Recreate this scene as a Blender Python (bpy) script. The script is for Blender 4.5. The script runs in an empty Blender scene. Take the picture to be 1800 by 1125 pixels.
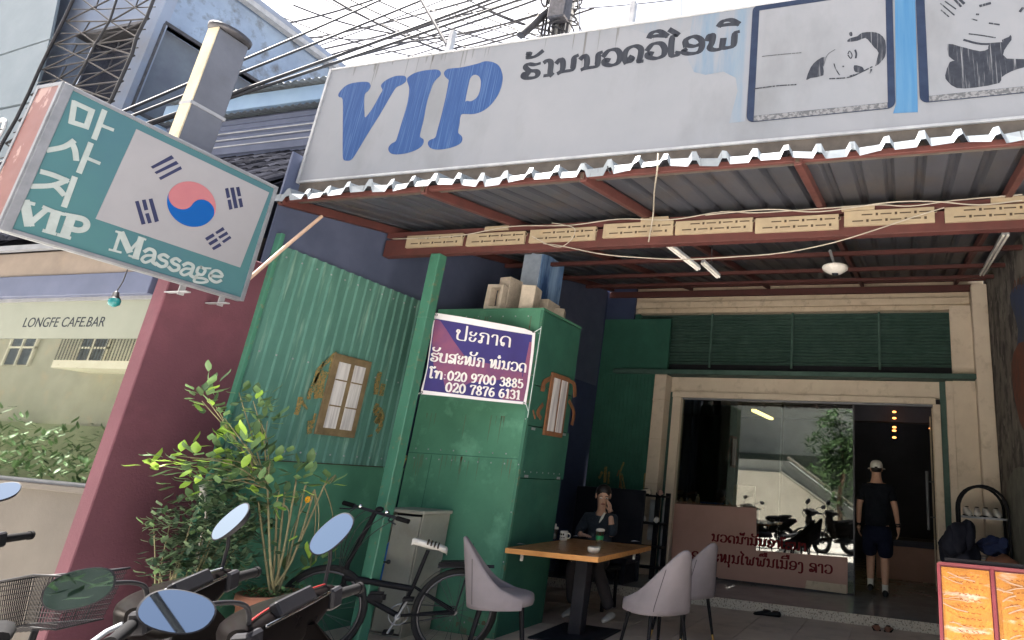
import bpy, bmesh, math, random
from mathutils import Vector, Matrix, Euler, noise
from mathutils.geometry import tessellate_polygon
R_ = math.radians
C = bpy.context.scene.collection
# ------------------------------------------------------------------ camera, sky, sun, exposure
RC = ((0.95886099, -0.06467215, 0.27641114), (-0.02685785, 0.94866848, 0.31512977), (-0.28260266, -0.30958946, 0.90790424))
F, PX, PY, H = 1117.73, 1257.2, 487.2, 1.6
cd = bpy.data.cameras.new('camera'); cam = bpy.data.objects.new('camera', cd); C.objects.link(cam)
def w_(x, y, z): return Vector((x, z, -y))
cr, cdn, cf = [w_(*RC[i]) for i in range(3)]
cam.matrix_world = Matrix(((cr.x, -cdn.x, -cf.x, 0), (cr.y, -cdn.y, -cf.y, 0), (cr.z, -cdn.z, -cf.z, H), (0, 0, 0, 1)))
cd.sensor_width = 36; cd.lens = F/1800*36
cd.shift_x = -(PX-900)/1800; cd.shift_y = (PY-562.5)/1800
cd.clip_start = .05; cd.clip_end = 3000
bpy.context.scene.camera = cam
wd = bpy.data.worlds.new('World'); bpy.context.scene.world = wd; wd.use_nodes = True
nt = wd.node_tree; sk = nt.nodes.new('ShaderNodeTexSky'); sk.sky_type = 'NISHITA'; sk.sun_disc = False
SUN_D = Vector((-.50, .0, .865)).normalized()           # towards the sun
el = math.asin(SUN_D.z); az = math.atan2(SUN_D.x, SUN_D.y)
sk.sun_elevation = el; sk.sun_rotation = az; sk.dust_density = 8; sk.air_density = 1.2; sk.ozone_density = .6
bg = nt.nodes['Background']; bg.inputs['Strength'].default_value = .05
nt.links.new(sk.outputs['Color'], bg.inputs['Color'])
sl = bpy.data.lights.new('sun', 'SUN'); so = bpy.data.objects.new('sun', sl); C.objects.link(so)
sl.energy = 5; sl.angle = R_(.5); sl.color = (1, .955, .89)
so.rotation_euler = SUN_D.to_track_quat('Z', 'Y').to_euler()
vs = bpy.context.scene.view_settings
vs.view_transform = 'Standard'; vs.look = 'None'; vs.exposure = 3.15; vs.gamma = 1; vs.use_curve_mapping = False
cy = bpy.context.scene.cycles
cy.max_bounces = 10; cy.transparent_max_bounces = 12; cy.use_denoising = True

# ------------------------------------------------------------------ survey: a point of the photo onto a plane of the place
def ray(u, v):
    a, b = (u-PX)/F, (v-PY)/F
    return cr*a + cdn*b + cf
CAMP = Vector((0, 0, H))
def atY(u, v, Y): d = ray(u, v); return CAMP + d*(Y/d.y)
def atX(u, v, X): d = ray(u, v); return CAMP + d*(X/d.x)
def atZ(u, v, Z): d = ray(u, v); return CAMP + d*((Z-H)/d.z)
def atP(u, v, p, n): d = ray(u, v); return CAMP + d*((Vector(p)-CAMP).dot(n)/d.dot(n))

# ------------------------------------------------------------------ materials
MATS = {}
def lin(c): return tuple((x/12.92 if x <= .04045 else ((x+.055)/1.055)**2.4) for x in c)
def mat(name, c1, c2=None, rough=.6, metal=0, ns=5, bump=0, bs=40, lo=.35, hi=.65, stretch=(1, 1, 1), spec=.3, coat=0, dirt=None, dlo=.55, dhi=.8, ds=2.2, dstretch=(1, 1, 1), rvar=.12, island=0, emis=None, es=0, bd=.01):
    m = bpy.data.materials.new(name); m.use_nodes = True; t = m.node_tree; N = t.nodes; Lk = t.links
    b = N['Principled BSDF']; b.inputs['Roughness'].default_value = rough; b.inputs['Metallic'].default_value = metal
    b.inputs['Specular IOR Level'].default_value = spec; b.inputs['Coat Weight'].default_value = coat
    tc = N.new('ShaderNodeTexCoord')
    def noise(sc, st, det=6):
        mp = N.new('ShaderNodeMapping'); mp.inputs['Scale'].default_value = st
        n = N.new('ShaderNodeTexNoise'); n.inputs['Scale'].default_value = sc; n.inputs['Detail'].default_value = det; n.inputs['Roughness'].default_value = .62
        Lk.new(tc.outputs['Object'], mp.inputs['Vector']); Lk.new(mp.outputs['Vector'], n.inputs['Vector']); return n.outputs['Fac']
    def ramp(fac, lo, hi, a, c):
        r = N.new('ShaderNodeValToRGB'); e = r.color_ramp.elements
        e[0].position = lo; e[1].position = hi; e[0].color = (*a, 1); e[1].color = (*c, 1)
        Lk.new(fac, r.inputs['Fac']); return r.outputs['Color']
    if c2 is None: c2 = tuple(min(1, x*.82) for x in c1)
    f = noise(ns, stretch)
    col = ramp(f, lo, hi, c1, c2)
    if island:
        g = N.new('ShaderNodeNewGeometry'); h = N.new('ShaderNodeHueSaturation')
        mr = N.new('ShaderNodeMapRange'); mr.inputs['To Min'].default_value = 1-island; mr.inputs['To Max'].default_value = 1+island
        Lk.new(g.outputs['Random Per Island'], mr.inputs['Value']); Lk.new(mr.outputs['Result'], h.inputs['Value']); Lk.new(col, h.inputs['Color']); col = h.outputs['Color']
    if dirt:
        d = ramp(noise(ds, dstretch), dlo, dhi, (0, 0, 0), (1, 1, 1))
        mx = N.new('ShaderNodeMixRGB'); Lk.new(d, mx.inputs['Fac']); Lk.new(col, mx.inputs['Color1']); mx.inputs['Color2'].default_value = (*dirt, 1); col = mx.outputs['Color']
    Lk.new(col, b.inputs['Base Color'])
    if rvar:
        mr = N.new('ShaderNodeMapRange'); mr.inputs['To Min'].default_value = max(0.02, rough-rvar); mr.inputs['To Max'].default_value = min(1, rough+rvar)
        Lk.new(noise(ns*2.3, stretch), mr.inputs['Value']); Lk.new(mr.outputs['Result'], b.inputs['Roughness'])
    if bump:
        bp = N.new('ShaderNodeBump'); bp.inputs['Strength'].default_value = bump; bp.inputs['Distance'].default_value = bd
        Lk.new(noise(bs, stretch), bp.inputs['Height']); Lk.new(bp.outputs['Normal'], b.inputs['Normal'])
    if emis: b.inputs['Emission Color'].default_value = (*emis, 1); b.inputs['Emission Strength'].default_value = es
    MATS[name] = m; return m
def S(r, g, b): return lin((r/255, g/255, b/255))
def glass(name, tint, refl, rough=.0, rcol=(1, 1, 1)):
    m = bpy.data.materials.new(name); m.use_nodes = True; t = m.node_tree; N = t.nodes; Lk = t.links
    N.remove(N['Principled BSDF']); o = N['Material Output']
    tr = N.new('ShaderNodeBsdfTransparent'); tr.inputs['Color'].default_value = (*tint, 1)
    gl = N.new('ShaderNodeBsdfGlossy'); gl.inputs['Roughness'].default_value = rough; gl.inputs['Color'].default_value = (*rcol, 1)
    lw = N.new('ShaderNodeLayerWeight'); lw.inputs['Blend'].default_value = .25
    mr = N.new('ShaderNodeMapRange'); mr.inputs['To Min'].default_value = refl; mr.inputs['To Max'].default_value = min(1, refl+.5)
    mx = N.new('ShaderNodeMixShader'); Lk.new(lw.outputs['Fresnel'], mr.inputs['Value']); Lk.new(mr.outputs['Result'], mx.inputs['Fac'])
    Lk.new(tr.outputs[0], mx.inputs[1]); Lk.new(gl.outputs[0], mx.inputs[2]); Lk.new(mx.outputs[0], o.inputs['Surface'])
    MATS[name] = m; return m

# ------------------------------------------------------------------ mesh collector
def V(*a): return Vector(a)
def smooth_pts(pts, k=3, closed=False):
    n = len(pts); out = []
    P = [Vector(p) for p in pts]
    for i in range(n if closed else n-1):
        if closed: a, b, c, d = P[(i-1) % n], P[i], P[(i+1) % n], P[(i+2) % n]
        else: a, b, c, d = P[max(i-1, 0)], P[i], P[i+1], P[min(i+2, n-1)]
        for j in range(k):
            t = j/k
            out.append(.5*((2*b)+(c-a)*t+(2*a-5*b+4*c-d)*t*t+(3*b-a-3*c+d)*t**3))
    if not closed: out.append(P[-1])
    return out
class MB:
    def __init__(s): s.v = []; s.f = []; s.m = []; s.sm = []; s.cur = 0; s.off = 0
    def add(s, vs, fs, sm=False):
        o = len(s.v); s.v += [tuple(p) for p in vs]
        for f in fs: s.f.append(tuple(i+o for i in f)); s.m.append(s.cur); s.sm.append(sm)
        return s
    def box(s, x0, x1, y0, y1, z0, z1):
        return s.add([(x0, y0, z0), (x1, y0, z0), (x1, y1, z0), (x0, y1, z0), (x0, y0, z1), (x1, y0, z1), (x1, y1, z1), (x0, y1, z1)],
                     [(3, 2, 1, 0), (4, 5, 6, 7), (0, 1, 5, 4), (1, 2, 6, 5), (2, 3, 7, 6), (3, 0, 4, 7)])
    def obox(s, c, a, b, d):
        c, a, b, d = Vector(c), Vector(a), Vector(b), Vector(d)
        vs = [c-a-b-d, c+a-b-d, c+a+b-d, c-a+b-d, c-a-b+d, c+a-b+d, c+a+b+d, c-a+b+d]
        fs = [(3, 2, 1, 0), (4, 5, 6, 7), (0, 1, 5, 4), (1, 2, 6, 5), (2, 3, 7, 6), (3, 0, 4, 7)]
        if a.cross(b).dot(d) < 0: fs = [f[::-1] for f in fs]
        return s.add(vs, fs)
    def beam(s, a, b, w, h, up=(0, 0, 1)):
        a, b = Vector(a), Vector(b); d = (b-a); L = d.length; d.normalize(); up = Vector(up)
        if abs(d.dot(up)) > .98: up = Vector((1, 0, 0))
        x = d.cross(up).normalized(); y = x.cross(d).normalized()
        return s.obox((a+b)/2, d*L/2, x*w/2, y*h/2)
    def tube(s, pts, r, n=8, caps=True, flat=1, smooth=True):
        P = [Vector(p) for p in pts]; k = len(P); rs = r if isinstance(r, (list, tuple)) else [r]*k
        T = [((P[min(i+1, k-1)]-P[max(i-1, 0)])).normalized() for i in range(k)]
        u = T[0].orthogonal().normalized(); vs = []
        for i in range(k):
            u = (u - T[i]*u.dot(T[i])).normalized(); w = T[i].cross(u)
            for j in range(n):
                a = 2*math.pi*j/n; vs.append(P[i]+(u*math.cos(a)+w*math.sin(a)*flat)*rs[i])
        fs = [(i*n+j, i*n+(j+1) % n, (i+1)*n+(j+1) % n, (i+1)*n+j) for i in range(k-1) for j in range(n)]
        s.add(vs, fs, smooth)
        if caps: o = vs; s.add(vs[:n], [tuple(range(n))[::-1]]); s.add(vs[-n:], [tuple(range(n))])
        return s
    def ring(s, c, ax, R, r, n=32, m=8, a0=0, a1=2*math.pi, flat=1):
        c, ax = Vector(c), Vector(ax).normalized(); u = ax.orthogonal().normalized(); w = ax.cross(u)
        full = abs(a1-a0-2*math.pi) < 1e-6; vs = []; k = n if full else n+1
        for i in range(k):
            a = a0+(a1-a0)*i/n; d = u*math.cos(a)+w*math.sin(a)
            for j in range(m):
                b = 2*math.pi*j/m; vs.append(c+d*(R+r*math.cos(b))+ax*(r*flat*math.sin(b)))
        fs = [(i*m+j, ((i+1) % k)*m+j, ((i+1) % k)*m+(j+1) % m, i*m+(j+1) % m) for i in range(n) for j in range(m)]
        return s.add(vs, fs, True)
    def lathe(s, prof, c, n=24, ax=(0, 0, 1), sx=1, sy=1, cap=True):
        c = Vector(c); ax = Vector(ax).normalized(); u = ax.orthogonal().normalized() if abs(ax.z) < .99 else Vector((1, 0, 0)); w = ax.cross(u); vs = []
        for r, z in prof:
            for j in range(n):
                a = 2*math.pi*j/n; vs.append(c+u*(r*sx*math.cos(a))+w*(r*sy*math.sin(a))+ax*z)
        k = len(prof)
        s.add(vs, [(i*n+j, i*n+(j+1) % n, (i+1)*n+(j+1) % n, (i+1)*n+j) for i in range(k-1) for j in range(n)], True)
        if cap: s.add(vs[:n], [tuple(range(n))[::-1]]); s.add(vs[-n:], [tuple(range(n))])
        return s
    def ball(s, c, rx, ry=None, rz=None, n=16, m=10, rot=None):
        ry = ry or rx; rz = rz or rx; c = Vector(c); vs = []
        for i in range(m+1):
            t = math.pi*i/m
            for j in range(n):
                a = 2*math.pi*j/n; p = Vector((rx*math.sin(t)*math.cos(a), ry*math.sin(t)*math.sin(a), rz*math.cos(t)))
                if rot: p = rot @ p
                vs.append(c+p)
        return s.add(vs, [(i*n+j, (i+1)*n+j, (i+1)*n+(j+1) % n, i*n+(j+1) % n) for i in range(m) for j in range(n)], True)
    def poly(s, loops, th, front=True):
        """flat outline(s) in 3-D, the first the rim and the rest holes, given thickness vector th"""
        loops = [[Vector(p) for p in l] for l in loops]; th = Vector(th)
        tri = tessellate_polygon(loops); flat = [p for l in loops for p in l]; n = len(flat)
        nrm = Vector((0, 0, 0))
        for t in tri: nrm += (flat[t[1]]-flat[t[0]]).cross(flat[t[2]]-flat[t[0]])
        if nrm.dot(th) < 0: tri = [t[::-1] for t in tri]
        s.add([p+th for p in flat], [tuple(t) for t in tri])
        s.add(flat, [tuple(t[::-1]) for t in tri])
        o = 0
        for l in loops:
            k = len(l); s.add([p for p in l]+[p+th for p in l], [(j, (j+1) % k, k+(j+1) % k, k+j) for j in range(k)])
        return s
    def sheet(s, fn, nu, nv, sm=False):
        vs = [fn(i/nu, j/nv) for i in range(nu+1) for j in range(nv+1)]
        return s.add(vs, [(i*(nv+1)+j, (i+1)*(nv+1)+j, (i+1)*(nv+1)+j+1, i*(nv+1)+j+1) for i in range(nu) for j in range(nv)], sm)
    def stroke(s, pts, w, n, th, thin=None, nib=None, k=4, sm=True):
        """a pen stroke lying on a surface with normal n; nib: direction along which the pen is broad"""
        P = smooth_pts(pts, k) if sm and len(pts) > 2 else [Vector(p) for p in pts]
        n = Vector(n).normalized(); s.off += 1; lift = n*(.00012*(s.off % 12)); L = []; Rr = []
        for i in range(len(P)):
            t = (P[min(i+1, len(P)-1)]-P[max(i-1, 0)])
            if t.length < 1e-9: t = Vector((1, 0, 0))
            t.normalize(); q = n.cross(t).normalized(); ww = w
            if thin is not None: ww = thin+(w-thin)*abs(q.dot(nib))
            if i == 0: P0 = P[i]-t*ww*.25
            elif i == len(P)-1: P0 = P[i]+t*ww*.25
            else: P0 = P[i]
            L.append(P0+q*ww/2+lift); Rr.append(P0-q*ww/2+lift)
        k = len(L); vs = L+Rr+[p+n*th for p in L]+[p+n*th for p in Rr]
        fs = []
        for i in range(k-1):
            fs += [(2*k+i, 3*k+i, 3*k+i+1, 2*k+i+1), (i, 2*k+i, 2*k+i+1, i+1), (k+i, k+i+1, 3*k+i+1, 3*k+i)]
        fs += [(0, k, 3*k, 2*k), (k-1, 3*k-1, 4*k-1, 2*k-1)]
        return s.add(vs, fs)
ORG = {}
def origin_of(o): return ORG.get(o.name, Vector((0, 0, 0)))
def tag(o, label=None, cat=None, group=None, kind=None):
    if label: o['label'] = label
    if cat: o['category'] = cat
    if group: o['group'] = group
    if kind: o['kind'] = kind
    return o
def thing(name, label, cat, loc=(0, 0, 0), group=None):
    o = bpy.data.objects.new(name, None); C.objects.link(o); o.location = loc; o.empty_display_size = .1
    ORG[o.name] = Vector(loc); return tag(o, label, cat, group)
def mesh_of(name, mb, ms, org, bev=0, seg=1):
    me = bpy.data.meshes.new(name)
    me.from_pydata([(x-org.x, y-org.y, z-org.z) for x, y, z in mb.v], [], mb.f)
    for m in (ms if isinstance(ms, (list, tuple)) else [ms]): me.materials.append(MATS[m] if isinstance(m, str) else m)
    me.polygons.foreach_set('material_index', mb.m); me.polygons.foreach_set('use_smooth', mb.sm)
    if bev:
        bm = bmesh.new(); bm.from_mesh(me); bmesh.ops.remove_doubles(bm, verts=bm.verts, dist=1e-5)
        es = [e for e in bm.edges if len(e.link_faces) == 2 and e.calc_face_angle(0) > .6]
        bmesh.ops.bevel(bm, geom=es, offset=bev, segments=seg, affect='EDGES', clamp_overlap=True)
        bm.to_mesh(me); bm.free()
    me.update(); return me
def part(name, mb, ms, parent=None, label=None, bev=0, seg=1, loc=None):
    """a mesh built in place; a child of parent, or top-level with its origin at loc"""
    org = origin_of(parent) if parent else Vector(loc or (0, 0, 0))
    o = bpy.data.objects.new(name, mesh_of(name, mb, ms, org, bev, seg)); C.objects.link(o)
    if parent: o.parent = parent
    else: o.location = org
    ORG[o.name] = org
    if label: o['label'] = label
    return o
def struct(name, mb, ms, label=None):
    o = part(name, mb, ms); o['kind'] = 'structure'
    if label: o['label'] = label
    return o
def solo(name, label, cat, mb, ms, group=None, loc=(0, 0, 0), bev=0, seg=1):
    return tag(part(name, mb, ms, None, None, bev, seg, loc), label, cat, group)
def copy_thing(root, label, loc=None, rot=None, group=None):
    r = root.copy(); C.objects.link(r)
    if loc is not None: r.location = loc
    if rot is not None: r.rotation_euler = rot
    r['label'] = label
    if group: r['group'] = group
    for ch in list(root.children):
        c = ch.copy(); C.objects.link(c); c.parent = r
        for g in list(ch.children):
            d = g.copy(); C.objects.link(d); d.parent = c
    return r
def skin(name, verts, edges, m, parent=None, sub=2, extra=None, flat=None):
    """a continuous skinned figure: verts (x,y,z,r), edges; vertex 0 is the root"""
    org = origin_of(parent) if parent else Vector((0, 0, 0))
    me = bpy.data.meshes.new('tmp'); me.from_pydata([(a[0]-org.x, a[1]-org.y, a[2]-org.z) for a in verts], edges, [])
    o = bpy.data.objects.new('tmp', me); C.objects.link(o)
    sm = o.modifiers.new('s', 'SKIN'); sm.use_smooth_shade = True
    for i, a in enumerate(verts):
        d = me.skin_vertices[0].data[i]; d.radius = (a[3], a[4] if len(a) > 4 else a[3]); d.use_root = (i == 0)
    ss = o.modifiers.new('u', 'SUBSURF'); ss.levels = sub; ss.render_levels = sub
    dg = bpy.context.evaluated_depsgraph_get(); dg.update()
    nm = bpy.data.meshes.new_from_object(o.evaluated_get(dg)); nm.name = name
    bpy.data.objects.remove(o); bpy.data.meshes.remove(me)
    nm.materials.clear(); nm.materials.append(MATS[m])
    for p in nm.polygons: p.use_smooth = True
    if parent is None and extra == 'mesh': return nm
    ob = bpy.data.objects.new(name, nm); C.objects.link(ob)
    if parent: ob.parent = parent
    ORG[ob.name] = org
    return ob
def lumpy(mb, amp, freq):
    """soft folds pushed into a rounded form"""
    mb.v = [tuple(Vector(p)+noise.noise_vector(Vector(p)*freq)*amp+noise.noise_vector(Vector(p)*freq*2.7)*amp*.4) for p in mb.v]; return mb
rng = random.Random(7)
# ------------------------------------------------------------------ palette
mat('road_concrete', (.50, .48, .45), (.42, .40, .375), .9, ns=3, bump=.5, bs=120)  # pale concrete road, lightened so sun bounces up under the awning
mat('pavement', (.55, .52, .48), (.46, .43, .395), .85, ns=4, bump=.3, bs=60, dirt=(.25, .23, .21))
mat('tile_floor', (.54, .45, .38), (.44, .365, .31), .45, ns=2.5, dirt=(.22, .175, .15), ds=3)
mat('shop_tile', (.30, .30, .29), (.24, .24, .23), .18, ns=3)
mat('terrazzo', (.55, .50, .42), (.16, .13, .10), .5, ns=55, lo=.52, hi=.62)
mat('green_sheet', (.078, .225, .148), (.062, .182, .12), .42, ns=2.5, dirt=(.12, .31, .21), ds=4, dlo=.55, dhi=.72, bump=.35, bs=3.5)
mat('green_rib', (.092, .215, .178), (.072, .172, .142), .4, ns=8, stretch=(1, 1, .25), dirt=(.22, .36, .30), ds=14, dlo=.56, dhi=.74, dstretch=(1, 1, .12))
mat('green_post', (.058, .185, .128), (.046, .15, .102), .42, ns=5, stretch=(1, 1, .3), dirt=(.12, .16, .10), ds=16, dlo=.58, dhi=.66, bump=.2, bs=12)
mat('green_dark', (.034, .125, .09), (.024, .095, .07), .55, ns=3, dirt=(.05, .13, .09), ds=6, dlo=.6)
mat('green_louvre', (.062, .115, .10), (.04, .085, .073), .6, ns=6, dirt=(.05, .10, .075), ds=9)
mat('gold_paint', (.34, .235, .085), (.20, .13, .045), .5, ns=30, dirt=(.06, .13, .085), ds=70, dlo=.5, dhi=.58)
mat('rust_paint', (.24, .10, .045), (.15, .08, .045), .6, ns=20)
mat('frame_brown', (.20, .145, .08), (.14, .10, .055), .6, ns=9, dirt=(.10, .07, .04), ds=6)
mat('curtain', (.62, .60, .60), (.38, .36, .37), .7, ns=22, stretch=(1, 1, .05), lo=.42, hi=.6)
mat('maroon', (.108, .040, .055), (.09, .033, .046), .8, ns=2, bump=.25, bs=70, dirt=(.15, .05, .07), ds=1.5)
mat('cafe_tan', (.094, .085, .075), (.078, .07, .062), .8, ns=1.6, bump=.15, dirt=(.085, .062, .046), ds=2.2)
mat('cafe_pale', (.165, .18, .15), (.145, .16, .132), .6, ns=2)
mat('cafe_plaster', (.20, .17, .15), (.155, .132, .118), .8, ns=4, dirt=(.25, .2, .16), ds=3)
mat('dark_slate', (.075, .09, .15), (.058, .072, .122), .6, ns=3)
mat('roof_tile', (.020, .021, .027), (.009, .0095, .013), .95, ns=9, spec=.0, dirt=(.03, .03, .034), ds=4, island=.45)
mat('white_wall', (.17, .21, .29), (.14, .175, .25), .8, ns=1.2, dirt=(.15, .16, .19), ds=1.6, dlo=.5, dhi=.75)
mat('stained_wall', (.175, .235, .335), (.135, .18, .265), .85, ns=2, dirt=(.085, .095, .115), ds=3.2, dlo=.52, dhi=.66)
mat('pale_blue', (.19, .28, .40), (.16, .24, .36), .6, ns=2)
mat('panel_blue', (.14, .175, .205), (.12, .155, .185), .55, ns=1.4)
mat('window_dark', (.03, .032, .045), (.022, .024, .034), .12, ns=3)
mat('window_grey', (.10, .12, .15), (.08, .09, .12), .15, ns=3)
mat('steel_dark', (.075, .075, .085), (.045, .045, .05), .5, .6, ns=12)
mat('lattice_steel', (.028, .028, .034), (.022, .02, .02), .6, ns=12)
mat('steel_grey', (.33, .34, .36), (.24, .25, .27), .5, .3, ns=8)
mat('zinc', (.20, .228, .252), (.15, .172, .195), .5, .15, ns=6, dirt=(.05, .05, .05), ds=38, dlo=.58, dhi=.7, dstretch=(1, 1, .12))  # fine dark streaks paint in the shade lines of creases along the lip
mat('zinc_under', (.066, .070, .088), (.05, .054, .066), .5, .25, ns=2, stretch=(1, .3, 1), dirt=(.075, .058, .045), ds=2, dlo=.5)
mat('red_oxide', (.088, .030, .027), (.068, .025, .023), .6, ns=7, dirt=(.06, .024, .02), ds=6)
mat('cream_block', (.31, .255, .175), (.26, .21, .145), .75, ns=10, dirt=(.34, .25, .15), ds=8)
mat('slot_dark', (.05, .035, .025), None, .8)
mat('cream_beam', (.60, .50, .38), (.52, .43, .32), .75, ns=5, dirt=(.28, .22, .16), ds=8)
mat('beige_pillar', (.66, .57, .46), (.60, .51, .41), .75, ns=3, dirt=(.38, .31, .23), ds=5)
mat('blue_wall', (.040, .055, .12), (.032, .045, .098), .7, ns=3)
mat('blue_paint', (.30, .45, .66), (.09, .19, .40), .6, ns=7, stretch=(1, 1, .14), dirt=(.025, .07, .19), ds=9, dstretch=(1, 1, .12), dlo=.48, dhi=.6)
mat('pale_render', (.42, .50, .60), (.30, .36, .46), .8, ns=6)
mat('breeze', (.56, .49, .41), (.44, .385, .32), .95, ns=14, bump=.8, bs=90)
mat('mottled', (.16, .145, .13), (.045, .04, .04), .8, ns=3.2, lo=.42, hi=.6, dirt=(.20, .185, .165), ds=4.5, dlo=.54, dhi=.62, bump=.3)
mat('stain_grey', (.17, .17, .145), (.10, .10, .09), .8, ns=5, dirt=(.08, .08, .07), ds=6)
mat('mottled_blue', (.035, .055, .13), (.05, .06, .08), .8, ns=3)
mat('mottled_rust', (.17, .055, .035), (.10, .05, .04), .85, ns=6)
mat('sign_white', (.178, .188, .212), (.16, .172, .196), .45, ns=1.5, dirt=(.115, .122, .135), ds=1.6, dlo=.5, dhi=.85, dstretch=(1, 1, .5), spec=.06)
mat('vip_blue', (.020, .052, .150), (.016, .043, .132), .45, ns=60, stretch=(1, 1, .03), dirt=(.05, .095, .20), ds=95, dstretch=(1, 1, .02), dlo=.5, dhi=.7, spec=.06)
mat('print_black', (.020, .023, .032), (.032, .036, .046), .8, ns=25, stretch=(1, 1, .08), spec=.06)
mat('print_faded', (.030, .034, .045), (.02, .023, .032), .5, ns=20, dirt=(.16, .17, .19), ds=85, dstretch=(1, 1, .03), dlo=.55, dhi=.68, spec=.06)
mat('navy', (.020, .030, .058), (.015, .022, .045), .45, ns=10, spec=.06)
mat('navy_faded', (.15, .155, .17), (.075, .08, .09), .5, ns=45, lo=.45, hi=.55, spec=.06)
mat('sky_stripe', (.035, .11, .225), (.065, .145, .25), .45, ns=16, stretch=(1, 1, .05), dirt=(.13, .165, .215), ds=26, dstretch=(1, 1, .03), dlo=.55, dhi=.75, spec=.06)
mat('sky_faded', (.085, .14, .21), (.13, .168, .215), .45, ns=10, stretch=(1, 1, .08), dirt=(.16, .175, .205), ds=9, dstretch=(1, 1, .12), dlo=.36, dhi=.58, spec=.06)
mat('sky_trace', (.13, .165, .215), (.15, .168, .198), .5, ns=10, stretch=(1, 1, .08), dirt=(.163, .174, .198), ds=7, dstretch=(1, 1, .1), dlo=.36, dhi=.52, spec=.06)
mat('drip_grey', (.115, .115, .12), (.14, .145, .155), .7, ns=20, stretch=(1, 1, .1), spec=.06)
mat('wear_green', (.075, .17, .115), (.11, .15, .10), .7, ns=14, dirt=(.13, .085, .05), ds=8, dlo=.55, dhi=.65)
mat('teal', (.050, .112, .140), (.054, .13, .142), .4, ns=1.2, spec=.06)
mat('pale_text', (.29, .33, .33), (.25, .285, .285), .5, ns=18, spec=.06)
mat('flag_white', (.235, .235, .255), (.215, .215, .235), .45, ns=2, spec=.06)
mat('flag_red', (.32, .125, .14), (.29, .11, .13), .45, ns=4, spec=.06)
mat('flag_blue', (.008, .065, .245), (.008, .07, .25), .45, ns=4, spec=.06)
mat('flag_black', (.03, .035, .08), None, .5, spec=.06)
mat('alu', (.20, .21, .235), (.155, .165, .185), .45, .3, ns=9)
mat('faded_red', (.135, .048, .040), (.115, .040, .034), .35, ns=4, dirt=(.24, .15, .135), ds=6, dstretch=(1.6, 1, .7), dlo=.56, dhi=.59)
mat('banner_blue', (.055, .05, .20), (.05, .04, .155), .5, ns=2, spec=.06)
mat('banner_mauve', (.25, .09, .16), (.16, .07, .17), .5, ns=4, spec=.06)
mat('white_cloth', (.78, .76, .80), (.70, .68, .72), .6, ns=5)
mat('white_text', (.80, .78, .78), None, .5)
mat('rope_white', (.66, .74, .76), None, .7)
mat('wood_brown', (.085, .072, .062), (.055, .046, .04), .8, ns=8)
mat('wood', (.42, .19, .065), (.30, .125, .045), .3, ns=3, stretch=(1, 7, 1), coat=.3)
mat('wood_edge', (.62, .30, .095), (.50, .225, .07), .5, ns=4, stretch=(1, 6, 6))
mat('pole_wood', (.50, .36, .28), (.38, .27, .2), .7, ns=7)
mat('black_steel', (.018, .020, .028), (.03, .03, .04), .45, .3, ns=6)
mat('grey_cloth', (.225, .20, .215), (.19, .17, .182), .92, ns=4, bump=.35, bs=260)
mat('gold_tip', (.70, .48, .16), None, .3, .9)
mat('black_plastic', (.008, .008, .010), (.012, .012, .015), .5, ns=10, spec=.1)
mat('gloss_black', (.003, .0026, .0028), (.005, .004, .004), .3, ns=3, spec=.03, rvar=.08)
mat('rubber', (.011, .011, .012), None, .85, spec=.05)
mat('chrome', (.75, .76, .78), None, .12, 1, rvar=.06)
mat('spoke_steel', (.10, .10, .11), None, .35, .8)
mat('mirror', (.23, .28, .33), (.23, .28, .33), .015, 1, rvar=0)
mat('red_trim', (.20, .02, .02), None, .35)
mat('terracotta', (.42, .19, .125), (.33, .145, .095), .8, ns=4, dirt=(.5, .3, .22), ds=5, dlo=.6)
mat('soil', (.05, .04, .03), None, .95, bump=.5)
mat('leaf', (.105, .18, .075), (.075, .135, .058), .5, ns=8, island=.45, spec=.2)
mat('leaf_dark', (.12, .175, .10), (.08, .13, .075), .42, ns=8, island=.45)
mat('leaf_sunlit', (.30, .46, .07), (.20, .36, .06), .42, ns=8, island=.3)
mat('stem', (.28, .26, .15), (.20, .18, .10), .7, ns=12)
mat('petal', (.75, .38, .02), None, .6)
mat('cabinet_grey', (.33, .32, .28), (.28, .27, .235), .55, ns=4, dirt=(.25, .22, .18), ds=4)
mat('blue_plastic', (.03, .16, .55), None, .4)
mat('skin_tan', (.54, .32, .225), (.50, .285, .195), .5, ns=14)
mat('hair', (.012, .010, .010), (.02, .017, .016), .4, ns=40, stretch=(1, 1, .2))
mat('navy_top', (.030, .038, .048), (.042, .052, .064), .85, ns=9, bump=1, bs=9, bd=.05)
mat('black_tee', (.008, .010, .014), (.013, .015, .02), .85, ns=9, bump=1, bs=7, bd=.05, spec=.1)
mat('navy_shorts', (.006, .009, .022), (.010, .013, .03), .85, ns=9, bump=1, bs=7, bd=.05, spec=.1)
mat('white_fabric', (.70, .68, .62), (.6, .58, .53), .8, ns=8)
mat('dark_trouser', (.045, .04, .045), None, .85)
mat('black_shoe', (.012, .012, .013), None, .55)
mat('white_shoe', (.70, .68, .64), (.55, .53, .5), .6, ns=12)
mat('eye_white', (.7, .68, .65), None, .3)
mat('lip', (.30, .10, .08), None, .4)
mat('ceramic', (.74, .66, .56), None, .25)
mat('coffee', (.04, .02, .012), None, .3)
mat('label_green', (.05, .42, .14), None, .5)
mat('pink_vinyl', (.44, .265, .225), (.40, .24, .20), .5, ns=3)
mat('pink_counter', (.42, .24, .19), (.35, .20, .16), .5, ns=2)
mat('maroon_text', (.15, .018, .022), None, .5, spec=.06)
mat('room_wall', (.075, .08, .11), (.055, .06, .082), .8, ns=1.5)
mat('room_dark', (.022, .022, .03), None, .8)
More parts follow.
